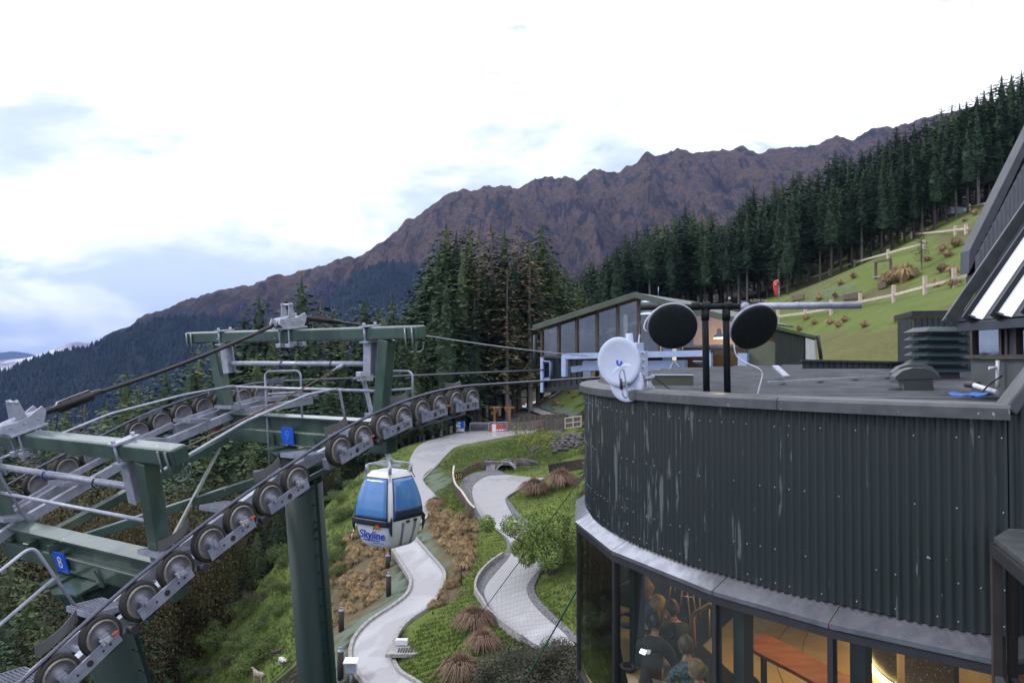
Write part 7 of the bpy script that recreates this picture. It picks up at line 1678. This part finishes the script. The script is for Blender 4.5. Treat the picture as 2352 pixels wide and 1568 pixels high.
q0, q1 = Zp(*c8(1850, 640), -4.0), Zp(*c8(2130, 640), -4.0); b = MB(); b.prism([q0 - ZV * 1, q1 - ZV * 1, Vector((q1.x, q1.y, -3.45)), Vector((q0.x, q0.y, -3.45))], (.5, .9, 0)); b.build('end_block', 'cream', cnt)
# tactile studs and arcs on the floor
b = MB()
for i in range(10):
    for j in range(14):
        q = Zp(*c8(150 + j * 20 + i * 12, 340 - j * 13 + i * 6 - 60), ZFLOOR); b.lathe(q, ZV, [(.018, .0), (.014, .008), (0, .009)], 5)
b.build('floor_studs', 'clip_white', rest, kind='stuff')
for pts in (((565, 225), (490, 310), (440, 400), (440, 560), (490, 700)), ((710, 255), (660, 350), (640, 450), (660, 560)), ((1090, 395), (1082, 460), (1100, 560), (1180, 690))):
    b = MB(); b.tube(bez([Zp(*c8(*q), ZFLOOR + .003) for q in pts], 6), .006, 4); b.build('floor_joint', 'frame_dark', rest)
# dining table with things on it
ZT = ZFLOOR + .75
tab = thing('dining_table', Zp(1440, 1530, ZFLOOR), 'pale wooden table the diners sit around, behind the second window', 'table')
tp = [Zp(*q, ZT) for q in ((1412, 1400), (1440, 1408), (1470, 1440), (1500, 1500), (1540, 1560), (1560, 1640), (1440, 1640), (1420, 1540), (1405, 1450))]
tp = [Vector((q.x + .12, q.y + .25, ZT)) for q in tp]
b = MB(); b.prism(tp, (0, 0, -.04)); b.build('top', 'table_top', tab); cq = sum(tp, Vector()) / len(tp); b = MB(); b.cyl(Vector((cq.x, cq.y, ZFLOOR)), cq - ZV * .04, .06, 10); b.cyl(Vector((cq.x, cq.y, ZFLOOR)), Vector((cq.x, cq.y, ZFLOOR + .04)), .32, 16); b.build('leg', 'frame_dark', tab)
def on_table(cx, cy): return Zp(*cb(cx, cy), ZT)
glass_mat('glassware', (.85, .87, .86), .12, 2.0)
q = on_table(690, 1420); b = MB(); b.lathe(q, ZV, [(.0, 0), (.06, .0), (.12, .05), (.14, .09), (.13, .09), (.10, .04), (0, .02)], 14); b.build('bowl', 'frame_dark', label='small black bowl on the table', cat='bowl')
q = on_table(940, 1470); b = MB(); b.prism([q, q + Vector((.18, .0, 0)), q + Vector((.18, .04, .12)), q + Vector((0, .04, .12))], (0, .012, 0)); b.build('menu_card', 'white_paint', label='white card standing on the table', cat='card')
q = on_table(1060, 1530); b = MB(); b.lathe(q, ZV, [(0, 0), (.055, 0), (.06, .16), (.06, .165), (.05, .16), (.045, .02)], 16); b.build('cup', 'white_paint', label='tall white cup on the table', cat='cup')
for cx, cy, lab in ((820, 1520, 'empty drinking glass in front of the white card'), (860, 1330, 'drinking glass beside the bent diner'), (1300, 1520, 'wine glass in front of the man with glasses')):
    q = on_table(cx, cy); b = MB(); b.lathe(q, ZV, [(0, 0), (.035, 0), (.035, .008), (.008, .012), (.008, .07), (.035, .10), (.042, .15), (.036, .19)], 14); b.build('drinking_glass', 'glassware', label=lab, cat='glass')
# hand rail and thin stool legs further in
rl = thing('inner_handrail', Zp(*cb(1510, 1200), ZFLOOR), 'bright metal handrail behind the diners', 'handrail')
b = MB(); dd = 12.4; b.tube(fillet([at(*cb(1750, 540), dd - .5), at(*cb(1520, 670), dd), at(*cb(1490, 740), dd), at(*cb(1505, 1100), dd)], .12), .035, 9); b.build('rail', 'brass', rl)
st = thing('bar_stool', at(*cb(1430, 900), 13), 'bar stool on thin gold legs beside the handrail', 'stool')
for (x0, y0), (x1, y1) in (((1215, 310), (1185, 500)), ((1270, 310), (1262, 395)), ((1365, 320), (1330, 590)), ((1420, 345), (1465, 885)), ((1490, 375), (1545, 805)), ((1580, 460), (1592, 735)), ((1705, 620), (1703, 995))):
    b = MB(); b.cyl(at(*cb(x0, y0), 13), at(*cb(x1, y1), 13), .012, 6); b.build('leg', 'brass', st)
b = MB(); b.cyl(at(*cb(1340, 455), 13), at(*cb(1500, 470), 13), .01, 6); b.build('stretcher', 'brass', st)
# people
mat('skin', (.44, .25, .17), (.40, .22, .15), 6, .5); mat('hair_blond', (.30, .19, .075), (.22, .13, .05), 9, .5, stretch=(3, 3, 1)); mat('hair_brown', (.10, .065, .042), (.06, .038, .025), 9, .5); mat('hair_black', (.012, .01, .01), None, 9, .45)
mat('cloth_black', (.013, .013, .015), None, 6, .8); mat('cloth_denim', (.07, .11, .16), (.05, .08, .12), 14, .8); mat('cloth_check', (.12, .20, .24), (.04, .07, .09), 30, .8, lo=.48, hi=.52); mat('cloth_teal', (.14, .22, .20), None, 6, .8)
def person(hd, yaw, cloth, hair, hstyle, label, lean=0.25, sit=True, pitch=0.25, glasses=False, phone=False, beard=False):
    """hd = centre of the head; yaw = direction faced; the body hangs below it and reaches the floor"""
    X = Vector((math.cos(yaw), math.sin(yaw), 0)); Y = Vector((-X.y, X.x, 0)); base = Vector((hd.x, hd.y, ZFLOOR)) - X * lean
    e = thing('person', base, label, 'person'); org = ORIG[e.name]; P = lambda a, b_, c: hd + X * a + Y * b_ + ZV * c
    neck = P(-.06, 0, -.16); chest = P(-.10 - lean * .25, 0, -.36); waist = P(-.10 - lean * .8, 0, -.62); pel = P(-.12 - lean, 0, -.82)
    nv, ne, rd = [], [], []
    def chain(pts, rs, prev=None):
        for q, r_ in zip(pts, rs):
            nv.append(q); rd.append(r_); i = len(nv) - 1
            if prev is not None: ne.append((prev, i))
            prev = i
        return prev
    chain([pel, waist, chest, P(-.08 - lean * .1, 0, -.24), neck, P(-.02, 0, -.08)], [.16, .145, .165, .12, .06, .06])
    for s in (-1, 1):
        sh = P(-.10 - lean * .15, s * .19, -.27); el = P(.08 - lean * .2, s * .27, -.54); wr = P(.32, s * .12, -.52 - .05 * s)
        chain([sh, el, wr], [.075, .055, .036], 3)
        if sit: kn = pel + X * .42 + Y * s * .13 - ZV * .02; ft = Vector((kn.x, kn.y, ZFLOOR + .06))
        else: kn = (pel + Y * s * .10).lerp(Vector((pel.x, pel.y, ZFLOOR)) + Y * s * .1, .5) + X * .04; ft = Vector((pel.x, pel.y, ZFLOOR + .06)) + Y * s * .11
        hip = pel + Y * s * .10 - ZV * .03; i = chain([hip, kn, ft, ft + X * .16], [.11, .08, .05, .04], 0)
    me = bpy.data.meshes.new('tmp'); me.from_pydata([tuple(q - org) for q in nv], ne, []); o = bpy.data.objects.new('tmp', me); col.objects.link(o); o.modifiers.new('skin', 'SKIN')
    for i, sv in enumerate(me.skin_vertices[0].data): sv.radius = (rd[i], rd[i]); sv.use_root = (i == 0)
    ss = o.modifiers.new('sub', 'SUBSURF'); ss.levels = 2; ss.render_levels = 2
    dg = bpy.context.evaluated_depsgraph_get(); em = bpy.data.meshes.new_from_object(o.evaluated_get(dg)); bpy.data.objects.remove(o)
    b = MB(); vv = [v_.co + org for v_ in em.vertices]; nk = neck - ZV * .02
    for f_ in em.polygons:
        c_ = sum((vv[i] for i in f_.vertices), Vector()) / len(f_.vertices); b.m.append(1 if (c_ - neck).length < .09 and c_.z > nk.z - .03 else 0); b.f.append(tuple(f_.vertices)); b.s.append(True)
    b.v = [tuple(q) for q in vv]
    # head: skull with brow, nose, chin; turned down by pitch
    fw = (X * math.cos(pitch) - ZV * math.sin(pitch)); upv = (ZV * math.cos(pitch) + X * math.sin(pitch))
    def hf(q):
        a, s_, z = q.x, q.y, q.z; a *= 1.12; s_ *= .86 - .10 * max(0, -z / .11); z *= 1.22
        if a > .05:
            a -= .012 * (abs(z - .012) < .02) * (abs(s_) > .015) ; nose = math.exp(-((s_ / .016) ** 2) - (((z + .022) / .026) ** 2)); a += .026 * nose; a -= .014 * math.exp(-(((z + .062) / .012) ** 2)) * (abs(s_) < .04) * -.2
            a -= .010 * math.exp(-(((z - .012) / .014) ** 2) - (((abs(s_) - .034) / .018) ** 2))
        return fw * a + Y * s_ + upv * z
    b.sphere(hd, .10, 22, 16, mi=1, fn=hf)
    for s in (-1, 1):
        b.sphere(hd + Y * s * .088 - fw * .01, .03, 8, 6, mi=1, sx=.5, sy=.35, sz=1)
        wr = P(.32, s * .12, -.52 - .05 * s); hx = (X * .9 - Y * s * .2 - ZV * .15).normalized(); hy = Y * s
        b.tube([wr, wr + hx * .05, wr + hx * .09], [.03, .042, .036], 8, mi=1)
        for k, (o_, L) in enumerate(((-.03, .065), (-.01, .075), (.01, .07), (.028, .055))):
            q = wr + hx * .085 + hy * o_; b.tube([q, q + hx * L * .55 - ZV * .012, q + hx * L * .85 - ZV * .04], [.0095, .009, .007], 6, mi=1)
        q = wr + hx * .03 - hy * .035; b.tube([q, q - hy * .025 + hx * .03, q - hy * .025 + hx * .06], [.012, .010, .008], 6, mi=1)
    body = b.build('body', [cloth, 'skin', 'frame_dark'], e)
    for s in (-1, 1):
        b = MB(); b.sphere(hd + fw * .098 + Y * s * .034 + upv * .012, .012, 8, 6); b.build('eye', 'frame_dark', e)
    b = MB(); b.box(hd + fw * .108 - upv * .062, (.008, .045, .008), (fw, Y, upv)); b.build('mouth', 'rust', e)
    # hair shell
    b = MB()
    def hh(q):
        a, s_, z = q.x, q.y, q.z
        if a > .035 and z < .07: k = .80
        elif hstyle != 'long' and z < (-.09 if a < -.02 else -.005): k = .80
        else: k = 1.0
        return (fw * a * 1.17 + Y * s_ * .95 + upv * z * 1.26) * k * (1 + .07 * mnoise.noise(q * 40))
    b.sphere(hd - fw * .012 + upv * .012, .108, 20, 14, fn=hh)
    if hstyle == 'long':
        for k in range(26):
            g = .75 + 4.8 * k / 25; d0 = fw * math.cos(g) * .105 + Y * math.sin(g) * .10; L = random.uniform(.26, .40)
            b.tube([hd + d0 * .95 + upv * .06, hd + d0 * 1.12 - upv * .08, hd + d0 * 1.15 - ZV * L * .6 + fw * .03, hd + d0 * .9 - ZV * L], [.03, .034, .028, .008], 6)
    if hstyle == 'bun': b.sphere(hd - fw * .12 + upv * .04, .05, 12, 8)
    b.build('hair', hair, e)
    if beard: b = MB(); b.sphere(hd + fw * .055 - upv * .085, .07, 12, 8, sx=.8, sy=.95, sz=.8); b.build('beard', hair, e)
    if glasses:
        b = MB()
        for s in (-1, 1): b.tube([hd + fw * .118 + Y * (s * .034 + .024 * math.cos(g)) + upv * (.010 + .018 * math.sin(g)) for g in np.linspace(0, 6.283, 14)], .004, 5); b.tube([hd + fw * .115 + Y * s * .058 + upv * .014, hd + Y * s * .09 + upv * .012], .004, 5)
        b.tube([hd + fw * .12 - Y * .012 + upv * .012, hd + fw * .12 + Y * .012 + upv * .012], .004, 5); b.build('glasses', 'frame_dark', e)
    return e
random.seed(12)
toT = lambda q: math.atan2(cq.y - q.y, cq.x - q.x)
H = {k: at(*cb(*v[:2]), v[2]) for k, v in dict(A=(860, 330, 12.35), B=(1045, 560, 12.15), C=(1220, 620, 11.75), D=(1020, 790, 11.35), E=(1400, 1090, 10.75), F=(1530, 1400, 10.30)).items()}
person(H['A'], toT(H['A']) + .5, 'cloth_denim', 'hair_blond', 'long', 'person with long fair hair standing bent over the far side of the table', .2, False, .5)
person(H['B'], toT(H['B']) + .3, 'cloth_black', 'hair_blond', 'long', 'person in black with long hair, face turned towards the window', .2, True, .25)
person(H['C'], toT(H['C']), 'cloth_black', 'hair_brown', 'short', 'bearded person in black looking down at the table', .25, True, .4, beard=True)
person(H['D'], toT(H['D']) - .4, 'cloth_black', 'hair_black', 'short', 'dark haired person in black bent over a phone, back to the handrail', .35, True, .5)
person(H['E'], toT(H['E']), 'cloth_check', 'hair_brown', 'short', 'person with glasses and a checked shirt sitting near the window', .2, True, .35, glasses=True)
person(H['F'], toT(H['F']) + .5, 'cloth_black', 'hair_blond', 'bun', 'person with fair tied hair sitting nearest the second window', .15, True, .2)
hg = at(1722, 1578, 9.7); person(hg, 2.4, 'cloth_black', 'hair_black', 'short', 'person with black hair at the bottom of the third window', .15, True, .1)
q = at(*cb(855, 1165), 11.0); b = MB(); b.box(q, (.08, .15, .012), (Vector((.9, -.3, -.3)).normalized(), Vector((.3, .9, 0)).normalized(), Vector((.3, -.1, .95)).normalized())); ph = b.build('phone', 'phone_glow' if 'phone_glow' in MATS else mat('phone_glow', (.6, .7, .7), emit=(.8, 1, .95), estr=1.2), label='glowing phone held over the table', cat='phone')
# added lamps: unseen ceiling discs and spots put in to light room and diners
for k, (x, y, pw) in enumerate(((4.3, 11.4, 110), (5.8, 10.2, 130), (5.6, 12.8, 110), (2.9, 12.3, 34), (3.3, 11.2, 34))):
    c = Vector((x, y, ZFL + .10)); b = MB(); b.lathe(c, ZV, [(0, -.012), (.08, -.01), (.08, .0), (0, .0)], 12); dl = b.build('added_downlight', 'lamp_warm', rest)
    ld = bpy.data.lights.new('added_downlight_lamp', 'SPOT'); ld.energy = pw; ld.color = (1, .72, .40); ld.shadow_soft_size = .08; ld.spot_size = R(150); ld.spot_blend = .8; lo = bpy.data.objects.new('added_downlight_lamp', ld); col.objects.link(lo); lo.location = c - ZV * .05
# ------------------------------------------------------------------ air
m = bpy.data.materials.new('haze'); m.use_nodes = True; t = m.node_tree; t.nodes.clear(); MATS['haze'] = m
pv = t.nodes.new('ShaderNodeVolumePrincipled'); pv.inputs['Color'].default_value = (0.30, 0.47, 1.0, 1); pv.inputs['Density'].default_value = 5.0e-5
pv.inputs['Anisotropy'].default_value = 0.0
o_ = t.nodes.new('ShaderNodeOutputMaterial'); t.links.new(pv.outputs[0], o_.inputs['Volume'])
b = MB(); b.box((0, 5500, 250), (33000, 26000, 1162)); hzb = b.build('haze', 'haze', kind='stuff', label='thin blue haze in the valley air')
